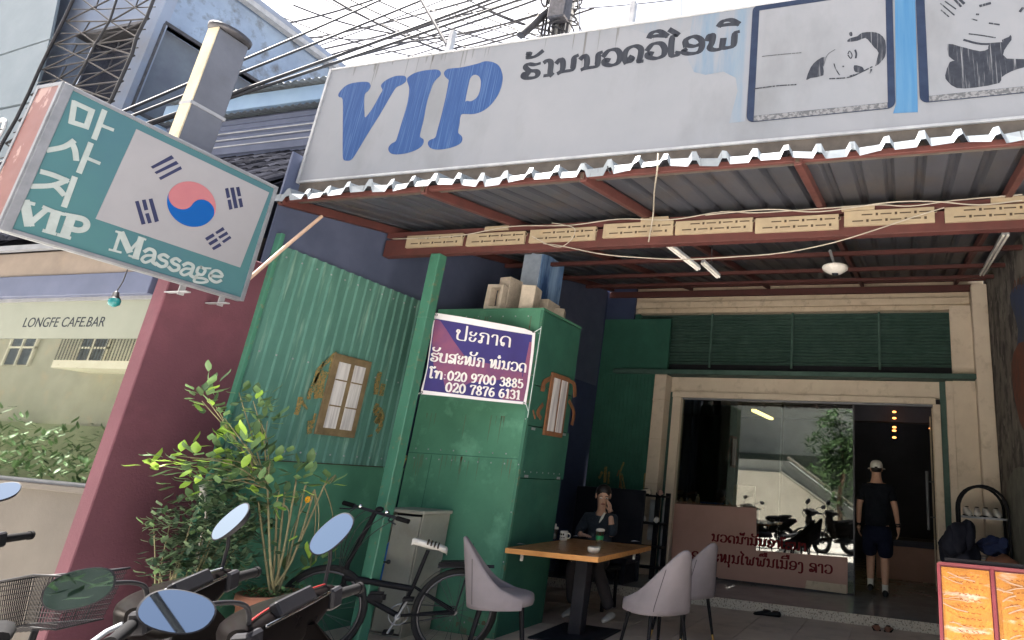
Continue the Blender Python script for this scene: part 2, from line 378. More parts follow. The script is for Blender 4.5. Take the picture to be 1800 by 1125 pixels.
mat('menu_orange', (.30, .125, .022), (.25, .10, .02), .3, ns=9, dirt=(.36, .24, .18), ds=5, dstretch=(.8, 1, 3.5), dlo=.56, dhi=.68, bump=.6, bs=14)
mat('menu_red', (.13, .022, .03), (.10, .018, .022), .4, ns=5)
mat('menu_ink', (.16, .05, .02), None, .6, spec=.06)
mat('menu_blue', (.40, .58, .66), None, .5)
mat('film_highlight', (.25, .155, .10), (.27, .17, .11), .2, ns=3)
mat('jacket', (.012, .014, .026), (.02, .022, .035), .8, ns=9, bump=.4)
mat('denim', (.025, .04, .11), (.02, .03, .08), .85, ns=14)
mat('brown_bag', (.26, .12, .075), (.19, .085, .055), .5, ns=10, stretch=(1, 1, 3))
mat('cable', (.028, .028, .032), None, .6)
mat('cable_white', (.36, .33, .28), None, .6)
mat('cream_sunlit', (.52, .46, .34), (.42, .37, .27), .8, ns=6, dirt=(.35, .28, .18), ds=7, dlo=.6)
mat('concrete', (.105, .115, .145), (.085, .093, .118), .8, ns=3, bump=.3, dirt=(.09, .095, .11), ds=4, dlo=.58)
mat('cement_pole', (.36, .36, .36), (.28, .28, .28), .85, ns=5)
mat('bulb_teal', (.015, .14, .15), None, .2)
mat('lamp_yellow', (.9, .8, .4), None, .5, emis=(1, .80, .25), es=.8)
mat('lamp_orange', (.9, .4, .1), None, .5, emis=(1, .33, .08), es=.55)
mat('opp_wall', (.38, .365, .31), (.33, .315, .265), .8, ns=1.2, dirt=(.45, .36, .27), ds=2)
mat('opp_white', (.72, .68, .58), (.66, .61, .52), .8, ns=2, dirt=(.4, .35, .28), ds=6, dlo=.66, dhi=.72)
mat('moss_wall', (.11, .13, .10), (.08, .10, .075), .9, ns=3)
mat('opp_grey', (.40, .42, .40), (.34, .36, .34), .8, ns=2)
mat('sage', (.30, .31, .21), (.24, .26, .17), .8, ns=1)
mat('tyre', (.02, .02, .021), None, .9)
mat('bark', (.16, .11, .07), (.10, .07, .05), .9, ns=9, bump=.6)
glass('door_glass', (.66, .68, .68), .105, .012, rcol=(.92, .95, .92))
glass('cafe_glass', (.16, .18, .15), .34, .014, rcol=(.80, .86, .78))
glass('clear_glass', (.92, .95, .95), .05)

# ------------------------------------------------------------------ ground
GZ, TZ, IZ = .15, .2, .31            # street, tiled terrace, shop floor
mb = MB(); mb.box(-900, 900, -900, -1.2, GZ-.4, GZ-.1); struct('road', mb, 'road_concrete')
mb = MB(); mb.box(-900, 900, -1.2, 900, GZ-.4, GZ); struct('pavement', mb, 'pavement')
mb = MB(); mb.box(-4.79, 1.5, 4.3, 8.2, GZ-.05, TZ)
struct('terrace', mb, 'tile_floor')
mb = MB()
for i in range(12):
    for j in range(8):
        x, y = -4.78+i*.52, 4.31+j*.49
        mb.box(x, x+.512, y, min(y+.482, 8.19), TZ-.01, TZ+.006)
struct('terrace_tiles', mb, 'tile_floor')
mb = MB(); mb.cur = 0; mb.box(-4.79, 1.15, 8.2, 9.0, GZ, IZ-.004); mb.cur = 1; mb.box(-4.79, 1.15, 8.2, 15.2, IZ-.003, IZ)
mb.cur = 0; mb.box(-4.79, 1.15, 8.185, 8.2, GZ+.05, IZ+.002)
struct('shop_floor', mb, ['terrazzo', 'shop_tile'])

# ------------------------------------------------------------------ maroon party wall, concrete post
t = solo('party_wall', 'plain maroon rendered wall between the cafe window and the green corrugated shed', 'wall', MB().box(-4.92, -4.80, 2.92, 3.60, GZ, 3.02).box(-4.99, -4.92, 2.96, 3.6, 1.32, 3.0), 'maroon', loc=(-4.86, 3.2, GZ), bev=.006)
t = thing('concrete_post', 'tall square grey concrete post rising behind the Korean flag sign', 'post', (-5.08, 2.9, GZ))
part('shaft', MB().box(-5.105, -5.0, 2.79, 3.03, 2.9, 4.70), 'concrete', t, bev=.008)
part('sunlit_face', MB().box(-5.107, -4.998, 2.78, 2.7895, 2.9, 4.70), 'cream_sunlit', t)  # thin cream slab: sunlight on the front face put into its colour
mb = MB(); mb.lathe([(.0, 0), (.17, 0), (.175, .035), (.0, .05)], (-5.05, 2.905, 4.705), 22, sx=.62, sy=.92, cap=False); part('cap', mb, 'steel_dark', t)
mb = MB(); mb.box(-5.112, -4.993, 2.776, 3.037, 4.02, 4.045); part('band', mb, 'steel_grey', t)

# ------------------------------------------------------------------ cafe on the left
cafe = thing('cafe_building', 'low cafe with a tan plinth, big reflecting window and grey tiled roof', 'building', (-7.5, 4.0, GZ))
part('plinth', MB().box(-16, -4.93, 2.99, 4.4, GZ, 1.315).box(-16, -4.925, 2.93, 2.99, 1.29, 1.325), 'cafe_tan', cafe, bev=.004)
w = MB(); w.box(-16, -4.995, 3.05, 4.4, 2.95, 3.0); w.box(-16, -5.35, 4.3, 4.9, 1.2, 3.6); part('wall', w, 'cafe_plaster', cafe)
part('fascia', MB().box(-16, -5.02, 2.95, 3.04, 2.765, 2.965), 'cafe_plaster', cafe, bev=.005)
part('lintel', MB().box(-16, -4.998, 2.93, 3.02, 2.60, 2.763), 'dark_slate', cafe, bev=.004)
wf = part('window', MB().box(-16, -4.995, 3.004, 3.015, 1.33, 2.6), 'cafe_glass', cafe)
part('sign_band', MB().box(-16, -4.997, 2.996, 3.001, 2.295, 2.598), 'cafe_pale', wf)
fm = MB(); fm.box(-16, -4.99, 2.975, 3.02, 1.318, 1.345); fm.box(-16, -4.99, 2.98, 3.003, 2.575, 2.60); part('window_frame', fm, 'alu', wf)
part('back_room', MB().box(-16, -5.0, 4.2, 4.29, 1.3, 2.95), 'sage', cafe)
def text_mesh(body, size, m, parent, p, ex, ey, name='lettering', th=.0008, bold=0):
    cu = bpy.data.curves.new('t', 'FONT'); cu.body = body; cu.size = size; cu.extrude = th/2; cu.offset = bold
    o = bpy.data.objects.new('t', cu); C.objects.link(o); dg = bpy.context.evaluated_depsgraph_get(); dg.update()
    me = bpy.data.meshes.new_from_object(o.evaluated_get(dg)); bpy.data.objects.remove(o); bpy.data.curves.remove(cu)
    ex, ey = Vector(ex).normalized(), Vector(ey).normalized(); n = ex.cross(ey); p = Vector(p)-origin_of(parent)
    for vt in me.vertices: c = vt.co.copy(); vt.co = p+ex*c.x+ey*c.y+n*(c.z+th/2)
    me.name = name; me.materials.clear(); me.materials.append(MATS[m])
    ob = bpy.data.objects.new(name, me); C.objects.link(ob); ob.parent = parent; ORG[ob.name] = origin_of(parent); return ob
a = atY(40, 576, 2.99)
text_mesh('LONGFE CAFE.BAR', .105, 'print_black', wf, tuple(atY(38, 575, 2.9955)), (1, 0, 0), (0, 0, 1))
# tiled roof: barrel tiles running down to the eave, row by row
mb = MB(); RY0, RZ0, RY1, RZ1 = 2.72, 2.955, 4.95, 4.98
nrow = 9
for i in range(70):
    x = -15.2+i*.142
    if x > -5.3: break
    for r in range(nrow):
        u0, u1 = r/nrow, (r+1.12)/nrow
        y0, z0 = RY0+(RY1-RY0)*u0, RZ0+(RZ1-RZ0)*u0; y1, z1 = RY0+(RY1-RY0)*u1, RZ0+(RZ1-RZ0)*u1
        j = rng.uniform(-.006, .006)
        prof = [(-.07, -.012), (-.05, .018), (-.02, .036), (.02, .036), (.05, .018), (.07, -.012)]
        vs = [(x+px, y0, z0+pz+.02+j) for px, pz in prof]+[(x+px, y1, z1+pz+j) for px, pz in prof]
        fs = [(q, q+1, q+7, q+6) for q in range(5)]+[(0, 1, 2, 3, 4, 5)[::-1]]
        mb.add(vs, fs)
mb.add([(-15.3, RY0+.03, RZ0-.02), (-5.3, RY0+.03, RZ0-.02), (-5.3, RY1, RZ1-.02), (-15.3, RY1, RZ1-.02)], [(0, 1, 2, 3)])
rf = part('roof', mb, 'roof_tile', cafe)
part('gutter', MB().box(-15.3, -5.3, RY0+.02, RY0+.06, RZ0-.06, RZ0-.022), 'alu', rf)
# hanging teal lamp
lp = thing('hanging_lamp', 'small teal bulb lamp hanging under the cafe eave', 'lamp', tuple(atY(201, 528, 2.7)))
a = atY(221, 482, 2.7); b = atY(205, 512, 2.7); c = atY(200, 535, 2.7)
part('cord', MB().tube(smooth_pts([a+V(0, 0, .25), a, (a+b)/2+V(.01, 0, 0), b]), .0035, 6), 'cable', lp)
mb = MB(); d = (c-b).normalized(); mb.lathe([(.006, 0), (.016, .01), (.02, .04), (.03, .055)], b, 14, d); part('socket', mb, 'black_plastic', lp)
mb = MB(); mb.lathe([(.026, .052), (.034, .07), (.03, .092), (.012, .105), (.0, .108)], b, 14, d, cap=False); part('bulb', mb, 'bulb_teal', lp)

# ------------------------------------------------------------------ tall pale building behind the cafe, steel lattice, blue hoarding
tb = thing('pale_building', 'tall pale blue and white building with stained gable and dark corner window', 'building', (-12, 7, GZ))
w = MB()
X0 = -10.0
def gx(u, v): p = atX(u, v, X0); return p.y, p.z
cy0 = 4.86
roof = [(cy0, 9.05), (13, 8.2)]
# +X face with a window opening, built of panels round it
wy0, wy1 = gx(292, 40)[0], gx(470, 180)[0]
zt0 = 7.32; zb0 = 5.95
w.box(-10.25, -10, cy0, wy0+.0, GZ, 8.45); w.box(-10.25, -10, wy0, wy1, GZ, zb0); w.box(-10.25, -10, wy0, wy1, zt0, 8.45); w.box(-10.25, -10, wy1, 7.2, GZ, 8.45)
# sloping parapet of the rear wing: one prism
pr = [(7.2, GZ), (16, GZ), (16, 8.42), (7.2, 8.45)]
w.poly([[V(-10.25, y, z) for y, z in pr]], V(.25, 0, 0))
part('wall', w, 'stained_wall', tb)
w = MB(); w.box(-19, -10.25, cy0, cy0+.2, GZ, 5.9); w.box(-19, -10.25, cy0, cy0+.2, 7.35, 8.45); w.box(-19, -11.75, cy0, cy0+.2, 5.9, 7.35); w.box(-10.26, -9.98, cy0-.03, cy0+.1, 4.5, 8.45)
part('front_wall', w, 'white_wall', tb)
part('roof', MB().box(-19, -9.8, cy0-.15, 15.9, 8.452, 8.54), 'white_wall', tb)
wn = part('window', MB().box(-11.75, -10.3, cy0+.22, cy0+.24, 5.9, 7.35), 'window_dark', tb)
part('window_frame', MB().box(-11.75, -10.26, cy0-.02, cy0+.2, 5.86, 5.92).box(-11.75, -10.26, cy0-.02, cy0+.2, 7.33, 7.38), 'steel_dark', wn)
part('sill_band', MB().box(-11.7, -10.27, cy0-.04, cy0-.004, 5.2, 5.86), 'pale_blue', tb)
wn = part('window', MB().box(-10.16, -10.12, wy0, wy1, zb0, zt0), 'window_grey', tb)
part('window_frame', MB().box(-10.1, -9.97, wy0-.02, wy1+.02, zb0-.05, zb0).box(-10.1, -9.97, wy0-.02, wy1, zt0, zt0+.05).box(-10.1, -9.97, wy0-.03, wy0, zb0, zt0), 'steel_dark', wn)
part('apron', MB().box(-10, -9.985, wy0, wy1+.3, 5.0, zb0-.05), 'pale_blue', tb)
g0, g1 = atX(430, 0, -9.9), atX(580, 122, -9.9)
dd = (g1-g0)
part('eave_trim', MB().box(-9.93, -9.80, cy0-.15, 15.9, 8.36, 8.45), 'steel_grey', tb)
lt = thing('steel_lattice', 'rusty triangulated steel lattice frame standing before the pale building', 'frame', tuple(atY(110, 240, 4.5)))
LY = 4.5
def LP(u, v): return atY(u, v, LY)
main, web = MB(), MB()
Lf = [(133, -10), (112, 35), (92, 75), (70, 120), (50, 165), (28, 210), (5, 250), (-20, 300)]
Mi = [(205, -12), (190, 35), (165, 75), (150, 105), (125, 150), (105, 190), (80, 232), (50, 290)]
Rt = [(275, -14), (258, 30), (240, 65), (232, 95), (212, 140), (196, 175), (170, 215), (140, 260)]
for ln in (Lf, Rt): part('stringer', MB().tube([LP(*p) for p in ln], .020, 6), 'lattice_steel', lt)
web.tube([LP(*p)+V(0, .02, 0) for p in Mi], .014, 6)
for A, B in ((Lf, Mi), (Mi, Rt)):
    for i in range(len(A)-1):
        for q in ((A[i], B[i]), (A[i], B[i+1]), (B[i], A[i+1])):
            web.tube([LP(*q[0])+V(0, .03, 0), LP(*q[1])+V(0, .03, 0)], .011, 5)
        m0 = ((A[i][0]+B[i+1][0])/2, (A[i][1]+B[i+1][1])/2)
        for q in (((A[i][0]+A[i+1][0])/2, (A[i][1]+A[i+1][1])/2), ((B[i][0]+B[i+1][0])/2, (B[i][1]+B[i+1][1])/2), ((A[i][0]+B[i][0])/2, (A[i][1]+B[i][1])/2)):
            web.tube([LP(*m0)+V(0, .045, 0), LP(*q)+V(0, .045, 0)], .008, 5)
part('web', web, 'lattice_steel', lt)
hb = thing('hoarding', 'pale blue panelled hoarding at the left edge with part of a round white letter', 'signboard', (-13.2, 4.6, GZ))
def HP(u, v): return atY(u, v, 4.62)
for q in ([(-60, -60), (118, -60), (92, 70), (-60, 118)], [(-60, 122), (91, 73), (62, 180), (-60, 205)], [(-60, 209), (61, 184), (30, 300), (-60, 320)]):
    part('panel', MB().poly([[HP(*p) for p in q]], V(0, -.03, 0)), 'panel_blue', hb)
p0 = HP(2, 232); mb = MB(); mb.stroke([p0+V(.11*math.cos(a), -.032, .17*math.sin(a)) for a in [x*math.pi/10 for x in range(21)]], .05, (0, -1, 0), .02); part('letter', mb, 'white_text', hb)
part('frame', MB().box(-16, -15.9, 4.6, 4.7, GZ, 8).box(-12.6, -12.5, 4.64, 4.72, GZ, 5.2), 'steel_grey', hb)

# ------------------------------------------------------------------ house with corrugated eaves behind
rh = thing('rear_house', 'dark blue boarded house with two corrugated eaves behind the concrete post', 'house', (-7.4, 5.4, GZ))
RYY = 5.05
def rp(u, v): return atY(u, v, RYY)
part('wall', MB().box(-9.3, -5.6, RYY, 7.5, GZ, rp(480, 200).z), 'dark_slate', rh)
mb = MB()
za, zb = rp(480, 205).z, rp(480, 262).z
k = 6
for i in range(k): z = zb+(za-zb)*i/k; mb.obox((-7.4, RYY-.03, z+(za-zb)/k/2), (1.85, 0, 0), (0, .012, .02), (0, -.012, (za-zb)/k/2*.96))
part('boarding', mb, 'dark_slate', rh)
mb = MB()
for i in range(3): z = zb+(za-zb)*(i*1.2+.9)/k; mb.box(-9.2, -5.55, RYY-.062, RYY-.05, z-.006, z+.008)
part('batten', mb, 'steel_grey', rh)
part('fascia', MB().box(-9.3, -5.6, RYY-.12, RYY-.02, rp(480, 196).z, rp(480, 172).z), 'pale_blue', rh)
def corr_strip(x0, x1, yf, zf, yb, zb2, pitch, h):
    n = int((x1-x0)/pitch*6)
    def fn(u, v):
        x = x0+(x1-x0)*u; ph = (x/pitch) % 1; zz = h*(.5-.5*math.cos(2*math.pi*ph))
        return V(x, yf+(yb-yf)*v, zf+(zb2-zf)*v+zz)
    return MB().sheet(fn, n, 2, True)
part('eave', corr_strip(-9.3, -5.55, RYY-.16, rp(480, 203).z-.03, RYY+.1, rp(480, 196).z, .11, .03), 'zinc', rh)
part('roof', corr_strip(-9.3, -5.5, RYY-.22, rp(480, 168).z-.03, RYY+2.4, rp(480, 168).z+.55, .11, .03), 'zinc', rh)
# ------------------------------------------------------------------ projecting sign with the flag
KX = -4.55
def K(u, v, off=.004): p = atX(u, v, KX); return V(KX+off, p.y, p.z)
ks = thing('projecting_sign', 'teal box sign with the Korean flag and the words VIP Massage', 'sign', (KX-.1, 2.6, 2.6))
yk0, yk1, zk0, zk1 = 1.915, 3.265, 2.63, 3.535
part('case', MB().box(KX-.055, KX-.006, yk0+.004, yk1, zk0, zk1), 'alu', ks, bev=.004)
part('face_panel', MB().box(KX-.006, KX, yk0+.03, yk1-.025, zk0+.022, zk1-.022), 'teal', ks)
fr = MB(); b_ = .026
fr.box(KX-.012, KX+.01, yk0, yk0+.045, zk0, zk1); fr.box(KX-.012, KX+.01, yk1-b_, yk1, zk0, zk1)
fr.box(KX-.012, KX+.009, yk0+.045, yk1-b_, zk0, zk0+.022); fr.box(KX-.012, KX+.009, yk0+.045, yk1-b_, zk1-.022, zk1)
part('rim', fr, 'alu', ks, bev=.002)
part('front_panel', MB().box(KX-.205, KX-.02, yk0-.004, yk0+.003, zk0+.012, zk1-.02), 'faded_red', ks)
part('edge_rim', MB().box(KX-.222, KX-.202, yk0-.008, yk0+.01, zk0-.003, zk1+.003).box(KX-.022, KX-.002, yk0-.008, yk0-.0005, zk0-.003, zk1+.003).box(KX-.2, KX-.022, yk0-.008, yk0+.01, zk1-.02, zk1+.003), 'alu', ks)
def kc(cx, cy, sc, pts, off=.004): return [K(cx+a/sc, cy+b/sc, off) for a, b in pts]
fl = part('flag_panel', MB().poly([kc(160, 220, 3.629, [(288, 25), (1135, 430), (950, 908), (28, 597)], .0)], V(.003, 0, 0)), 'flag_white', ks)
# taeguk: two halves that meet along an S
def kq(u, v): return K(160+u/3.629, 220+v/3.629, .0035)
cen = kq(642, 505); rad = ((kq(642, 362)-kq(642, 648)).length+(kq(487, 503)-kq(798, 507)).length)/4
A = kq(508, 425)-cen; a0 = math.atan2(A.z, A.y)
def cpt(a, r=rad, c=cen): return V(cen.x, c.y+r*math.cos(a), c.z+r*math.sin(a))
half = [cpt(a0-math.pi*i/30) for i in range(31)]                # over the top from the left end
e0, e1 = cpt(a0), cpt(a0+math.pi)
cA, cB = (e0+cen)/2, (e1+cen)/2
sB = [cpt(a0+math.pi-math.pi*i/16, rad/2, cB) for i in range(17)]    # from e1 to the centre, above the axis
s1 = [cpt(a0+math.pi+math.pi*i/16, rad/2, cB) for i in range(17)]
def pick(c, up, frm):
    o = []
    for i in range(17):
        t = math.pi*i/16; a = (a0 if frm is cA else a0+math.pi)+(t if up else -t); o.append(cpt(a, rad/2, c))
    return o
up_from_B = [cpt(a0+math.pi+math.pi*i/16, rad/2, cB) for i in range(17)]
up_from_B = up_from_B if sum(p.z for p in up_from_B)/17 > cB.z else sB
dn_from_C = [cpt(a0+math.pi+s_*math.pi*i/16, rad/2, cA) for s_ in (1,) for i in range(17)]
alt = [cpt(a0+math.pi-math.pi*i/16, rad/2, cA) for i in range(17)]
dn_from_C = dn_from_C if sum(p.z for p in dn_from_C) < sum(p.z for p in alt) else alt
top = half if sum(p.z for p in half)/31 > cen.z else [cpt(a0+math.pi*i/30) for i in range(31)]
part('red_half', MB().poly([top+up_from_B[1:]+dn_from_C[1:-1]], V(.003, 0, 0)), 'flag_red', fl)
part('blue_half', MB().poly([[cpt(2*math.pi*i/60, rad*.995) for i in range(60)]], V(.0015, 0, 0)), 'flag_blue', fl)
bars = [[(378, 265), (510, 192), (527, 212), (392, 278)], [(402, 300), (540, 228), (556, 247), (415, 312)], [(430, 335), (568, 262), (577, 280), (442, 350)],
        [(278, 487), (300, 482), (345, 630), (320, 635)], [(322, 478), (345, 474), (362, 540), (338, 545)], [(342, 565), (365, 560), (385, 622), (362, 628)], [(365, 472), (388, 467), (430, 612), (405, 620)],
        [(852, 405), (872, 400), (885, 460), (865, 467)], [(868, 478), (888, 474), (900, 535), (880, 540)], [(885, 400), (908, 397), (935, 528), (912, 532)], [(922, 397), (942, 393), (955, 452), (934, 455)], [(936, 470), (957, 466), (968, 520), (948, 526)],
        [(725, 720), (775, 690), (787, 708), (737, 738)], [(790, 682), (838, 650), (850, 668), (800, 695)], [(745, 752), (797, 720), (808, 738), (758, 768)], [(808, 712), (862, 678), (873, 695), (820, 725)], [(768, 783), (818, 752), (830, 770), (780, 797)], [(832, 740), (882, 706), (893, 720), (845, 752)]]
for grp in (bars[:3], bars[3:7], bars[7:12], bars[12:]):
    mb = MB()
    for b in grp: mb.poly([kc(160, 220, 3.629, b, .003)], V(.002, 0, 0))
    part('trigram', mb, 'flag_black', fl)
nK = V(1, 0, 0)
hang = [[(490, 222), (468, 358)], [(490, 228), (612, 284)], [(602, 284), (565, 392)], [(462, 352), (575, 388)], [(686, 282), (620, 462)], [(655, 372), (742, 406)],
        [(312, 540), (420, 518), (482, 480)], [(470, 488), (492, 540), (500, 602)], [(595, 498), (520, 684)], [(570, 592), (652, 626)],
        [(272, 682), (350, 705), (440, 742)], [(438, 738), (345, 772), (208, 778)], [(352, 766), (385, 795), (418, 832)], [(490, 722), (422, 908)]]
mb = MB()
for i, sg in enumerate(hang): mb.stroke(kc(0, 120, 3.75, sg, .0005), .027 if i not in (5, 9) else .019, nK, .003)
part('hangul_lettering', mb, 'pale_text', ks)
mb = MB()
vip = [([(162, 880), (190, 1030)], .042), ([(190, 1028), (305, 930)], .026), ([(140, 875), (222, 895)], .018), ([(285, 915), (345, 940)], .018),
       ([(368, 950), (328, 1078)], .044), ([(322, 938), (418, 962)], .018), ([(285, 1070), (362, 1092)], .018),
       ([(470, 975), (425, 1100)], .044), ([(380, 1097), (458, 1119)], .018), ([(430, 962), (480, 980)], .018), ([(470, 978), (545, 995), (570, 1025), (555, 1058), (510, 1068), (450, 1052)], .032)]
for sg, w in vip: mb.stroke(kc(0, 120, 3.75, sg, .0005), w, nK, .003)
part('lettering', mb, 'pale_text', ks)
mb = MB()
mas = [([(185, 688), (148, 798)], .022), ([(192, 690), (243, 805)], .046), ([(243, 803), (318, 722)], .02), ([(318, 722), (282, 845)], .046), ([(158, 678), (208, 690)], .016), ([(115, 793), (188, 812)], .016), ([(308, 716), (346, 730)], .016), ([(240, 832), (300, 852)], .016),
       ([(340, 806), (370, 790), (402, 808), (398, 850), (392, 872), (412, 888)], .028), ([(396, 832), (350, 832), (322, 855), (345, 876), (388, 858)], .022),
       ([(490, 843), (462, 826), (432, 838), (448, 858), (478, 872), (474, 896), (442, 902), (412, 880)], .027),
       ([(566, 868), (542, 851), (513, 864), (528, 884), (556, 897), (554, 921), (520, 927), (494, 905)], .027),
       ([(588, 893), (618, 880), (650, 898), (640, 935), (634, 955), (650, 968)], .028), ([(640, 918), (598, 916), (570, 938), (592, 957), (630, 942)], .022),
       ([(700, 905), (727, 925), (706, 955), (675, 940), (682, 912), (700, 905)], .024), ([(722, 912), (762, 914)], .016), ([(682, 953), (664, 970), (715, 978), (742, 995), (705, 1005), (658, 998), (662, 975)], .022),
       ([(762, 960), (832, 966), (820, 936), (785, 928), (756, 955), (764, 985), (798, 1002), (828, 990)], .026)]
for sg, w in mas: mb.stroke(kc(160, 220, 3.629, sg, .0005), w*.74, nK, .003)
part('lettering', mb, 'pale_text', ks)
mb = MB()
for y in (2.93, 3.2): mb.beam((KX-.12, y, zk0+.03), (KX-.12, y, zk0-.05), .04, .006).beam((KX-.26, y, zk0-.03), (KX-.05, y, zk0-.03), .03, .008)
mb.beam((-5.0, 2.95, 3.1), (KX-.05, 2.95, 3.1), .05, .05); part('bracket', mb, 'steel_grey', ks)
b0, b1 = V(KX-.02, 3.27, 2.80), atY(566, 380, 3.66)
solo('wooden_pole', 'thin raw wooden pole leaning from the flag sign up under the awning', 'pole', MB().tube([b0, (b0+b1)/2+V(0, 0, .008), b1], .014, 8), 'pole_wood', loc=tuple(b0))

# ------------------------------------------------------------------ awning
RS, RYF, RZF, RYB = .187, 3.45, 3.575, 9.75
AX0, AX1 = -4.83, 1.30
def rz(y): return RZF+RS*(y-RYF)
aw = thing('awning', 'long corrugated metal awning on rust red steel beams over the terrace', 'awning', (-1.8, 4.6, TZ))
prof = [(0, 0), (.122, 0), (.146, .046), (.176, .046)]
P_ = .2
mb = MB(); top_, n = [], int((AX1-AX0)/P_)
xs = []
for i in range(n):
    for a, h in prof: xs.append((AX0+i*P_+a, h))
xs.append((AX0+n*P_, 0))
ys = [RYF, RYF+.02, 4.6, 6.5, 8.2, RYB]
def dent(x, y): return (.012*math.sin(x*3.1)+.008*math.sin(x*7.7+1)) if y < RYF+.1 else 0
vs = [(x, y-(.01*math.sin(x*9) if y < RYF+.1 else 0), rz(y)+h*(1+.25*math.sin(x*5.3) if y < RYF+.1 else .62)+dent(x, y)) for x, h in xs for y in ys]
k = len(ys)
mb.cur = 0; mb.add(vs, [(i*k+j, (i+1)*k+j, (i+1)*k+j+1, i*k+j+1) for i in range(len(xs)-1) for j in range(k-1)])
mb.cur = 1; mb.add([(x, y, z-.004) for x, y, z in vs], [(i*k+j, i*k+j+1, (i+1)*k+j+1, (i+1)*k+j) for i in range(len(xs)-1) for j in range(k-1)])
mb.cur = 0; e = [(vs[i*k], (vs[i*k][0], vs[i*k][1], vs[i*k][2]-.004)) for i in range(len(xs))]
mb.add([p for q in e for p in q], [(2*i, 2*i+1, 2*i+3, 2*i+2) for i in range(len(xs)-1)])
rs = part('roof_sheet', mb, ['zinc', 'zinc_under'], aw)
mb = MB()
# front flashing bent over every rib edge: a narrow pressed strip hanging at the lip
vs2 = []
lr_ = random.Random(4)
for x, h in xs: z = rz(RYF)+h*1.05+dent(x, RYF)+lr_.uniform(-.005, .005); vs2 += [(x, RYF-.006-.008*math.sin(x*9), z+.004), (x+.006, RYF-.020-.01*math.sin(x*7), z-.048-.007*math.sin(x*13)-lr_.uniform(0, .014))]
mb.add(vs2, [(2*i, 2*i+1, 2*i+3, 2*i+2) for i in range(len(xs)-1)])
part('lip', mb, 'zinc', rs)
part('front_beam', MB().box(-4.79, 1.25, 4.60, 4.68, 3.475, 3.64), 'red_oxide', aw, bev=.004)
fbm = [o for o in aw.children if o.name.startswith('front_beam')][0]
part('upper_chord', MB().box(-4.79, 1.25, 4.60, 4.66, 3.665, 3.715), 'red_oxide', aw, bev=.003)
for i, (x0, x1) in enumerate([(-4.52, -3.89), (-3.84, -3.23), (-3.18, -2.53), (-2.46, -1.82), (-1.80, -1.14), (-1.12, -.46), (-.42, .24), (.31, .95)]):
    mb = MB(); dz = rng.uniform(-.012, .010); z0, z1 = 3.535+dz, 3.66+dz+rng.uniform(-.008, .004)
    mb.cur = 0; mb.box(x0, x1, 4.572, 4.598, z0, z1)
    mb.cur = 1; L = x1-x0
    for r, zz in enumerate((z0+.036, z0+.086)):
        for q in range(4):
            xx = x0+.06+q*(L-.1)/4+(.07 if r else 0)
            mb.box(xx, xx+.085, 4.5705, 4.575, zz-.007, zz+.007)
            mb.obox((xx+.115, 4.5725, zz), (.011, 0, .0), (0, .002, 0), (0, 0, .013))
    part('vent_block', mb, ['cream_block', 'slot_dark'], fbm, bev=.003)
for x0 in (-3.55, -2.0, -.42+.1+.0, .75):
    part('vent_block', MB().box(x0-.12, x0+.13, 4.575, 4.598, 3.672, 3.715), 'cream_block', fbm, bev=.003)
for x in (-4.76, -3.38, -2.07, -.6, .75):
    mb = MB(); mb.beam((x, 3.47, rz(3.47)-.045), (x, RYB-.1, rz(RYB-.1)-.045), .05, .07); mb.cur = 1; mb.box(x-.016, x+.016, 3.455, 3.468, rz(3.47)-.072, rz(3.47)-.02)
    part('rafter', mb, ['red_oxide', 'slot_dark'], aw, bev=.003)
for y in (5.55, 6.5, 7.63, 8.6):
    part('purlin', MB().box(-4.79, 1.25, y-.025, y+.025, rz(y)-.128, rz(y)-.085), 'red_oxide', aw, bev=.002)
part('edge_purlin', MB().box(-4.79, 1.25, 3.49, 3.52, rz(3.5)-.05, rz(3.5)-.012), 'red_oxide', aw, bev=.002)
part('rear_beam', MB().box(-4.79, 1.2, 9.44, 9.5, 4.50, 4.60).box(-4.79, 1.2, 9.44, 9.49, 4.66, 4.70), 'red_oxide', aw, bev=.003)
pc = atY(752, 445, 4.64)
gp = thing('steel_post', 'green painted square steel post holding up the awning by the shed', 'post', (-4.16, 4.64, TZ))
part('shaft', MB().box(-4.215, -4.11, 4.58, 4.685, TZ, 3.475), 'green_post', gp, bev=.006)
part('collar', MB().box(-4.22, -4.105, 4.575, 4.69, 2.86, 2.872).box(-4.22, -4.105, 4.575, 4.69, 1.55, 1.56), 'green_post', gp)
part('base_plate', MB().box(-4.28, -4.04, 4.52, 4.76, TZ-.03, TZ+.016), 'green_post', gp)

# ------------------------------------------------------------------ billboard on the awning
BY = 3.58
bb = thing('billboard', 'long white weathered billboard above the awning with blue VIP and Lao lettering', 'billboard', (-1.9, BY, 3.7))
bz0, bz1, bx0, bx1 = 3.765, 4.845, -4.77, 1.6
part('panel', MB().box(bx0, bx1, BY, BY+.05, bz0, bz1), 'sign_white', bb)
def bxz(u, v): p = atY(u, v, BY); return p
fm = MB(); fm.box(bx0-.025, bx0, BY-.012, BY+.06, bz0-.02, bz1+.012); fm.box(bx0, bx1, BY-.008, BY+.06, bz1, bz1+.014); fm.box(bx0, bx1, BY-.006, BY+.06, bz0-.018, bz0)
part('frame', fm, 'steel_grey', bb, bev=.003)
def BP(cx, cy, sc, pts, off=0): return [V(p.x, BY-off, min(p.z, bz1-.004)) for p in (atY(cx+a/sc, cy+b/sc, BY) for a, b in pts)]
tb_ = V(0, -.0012, 0)
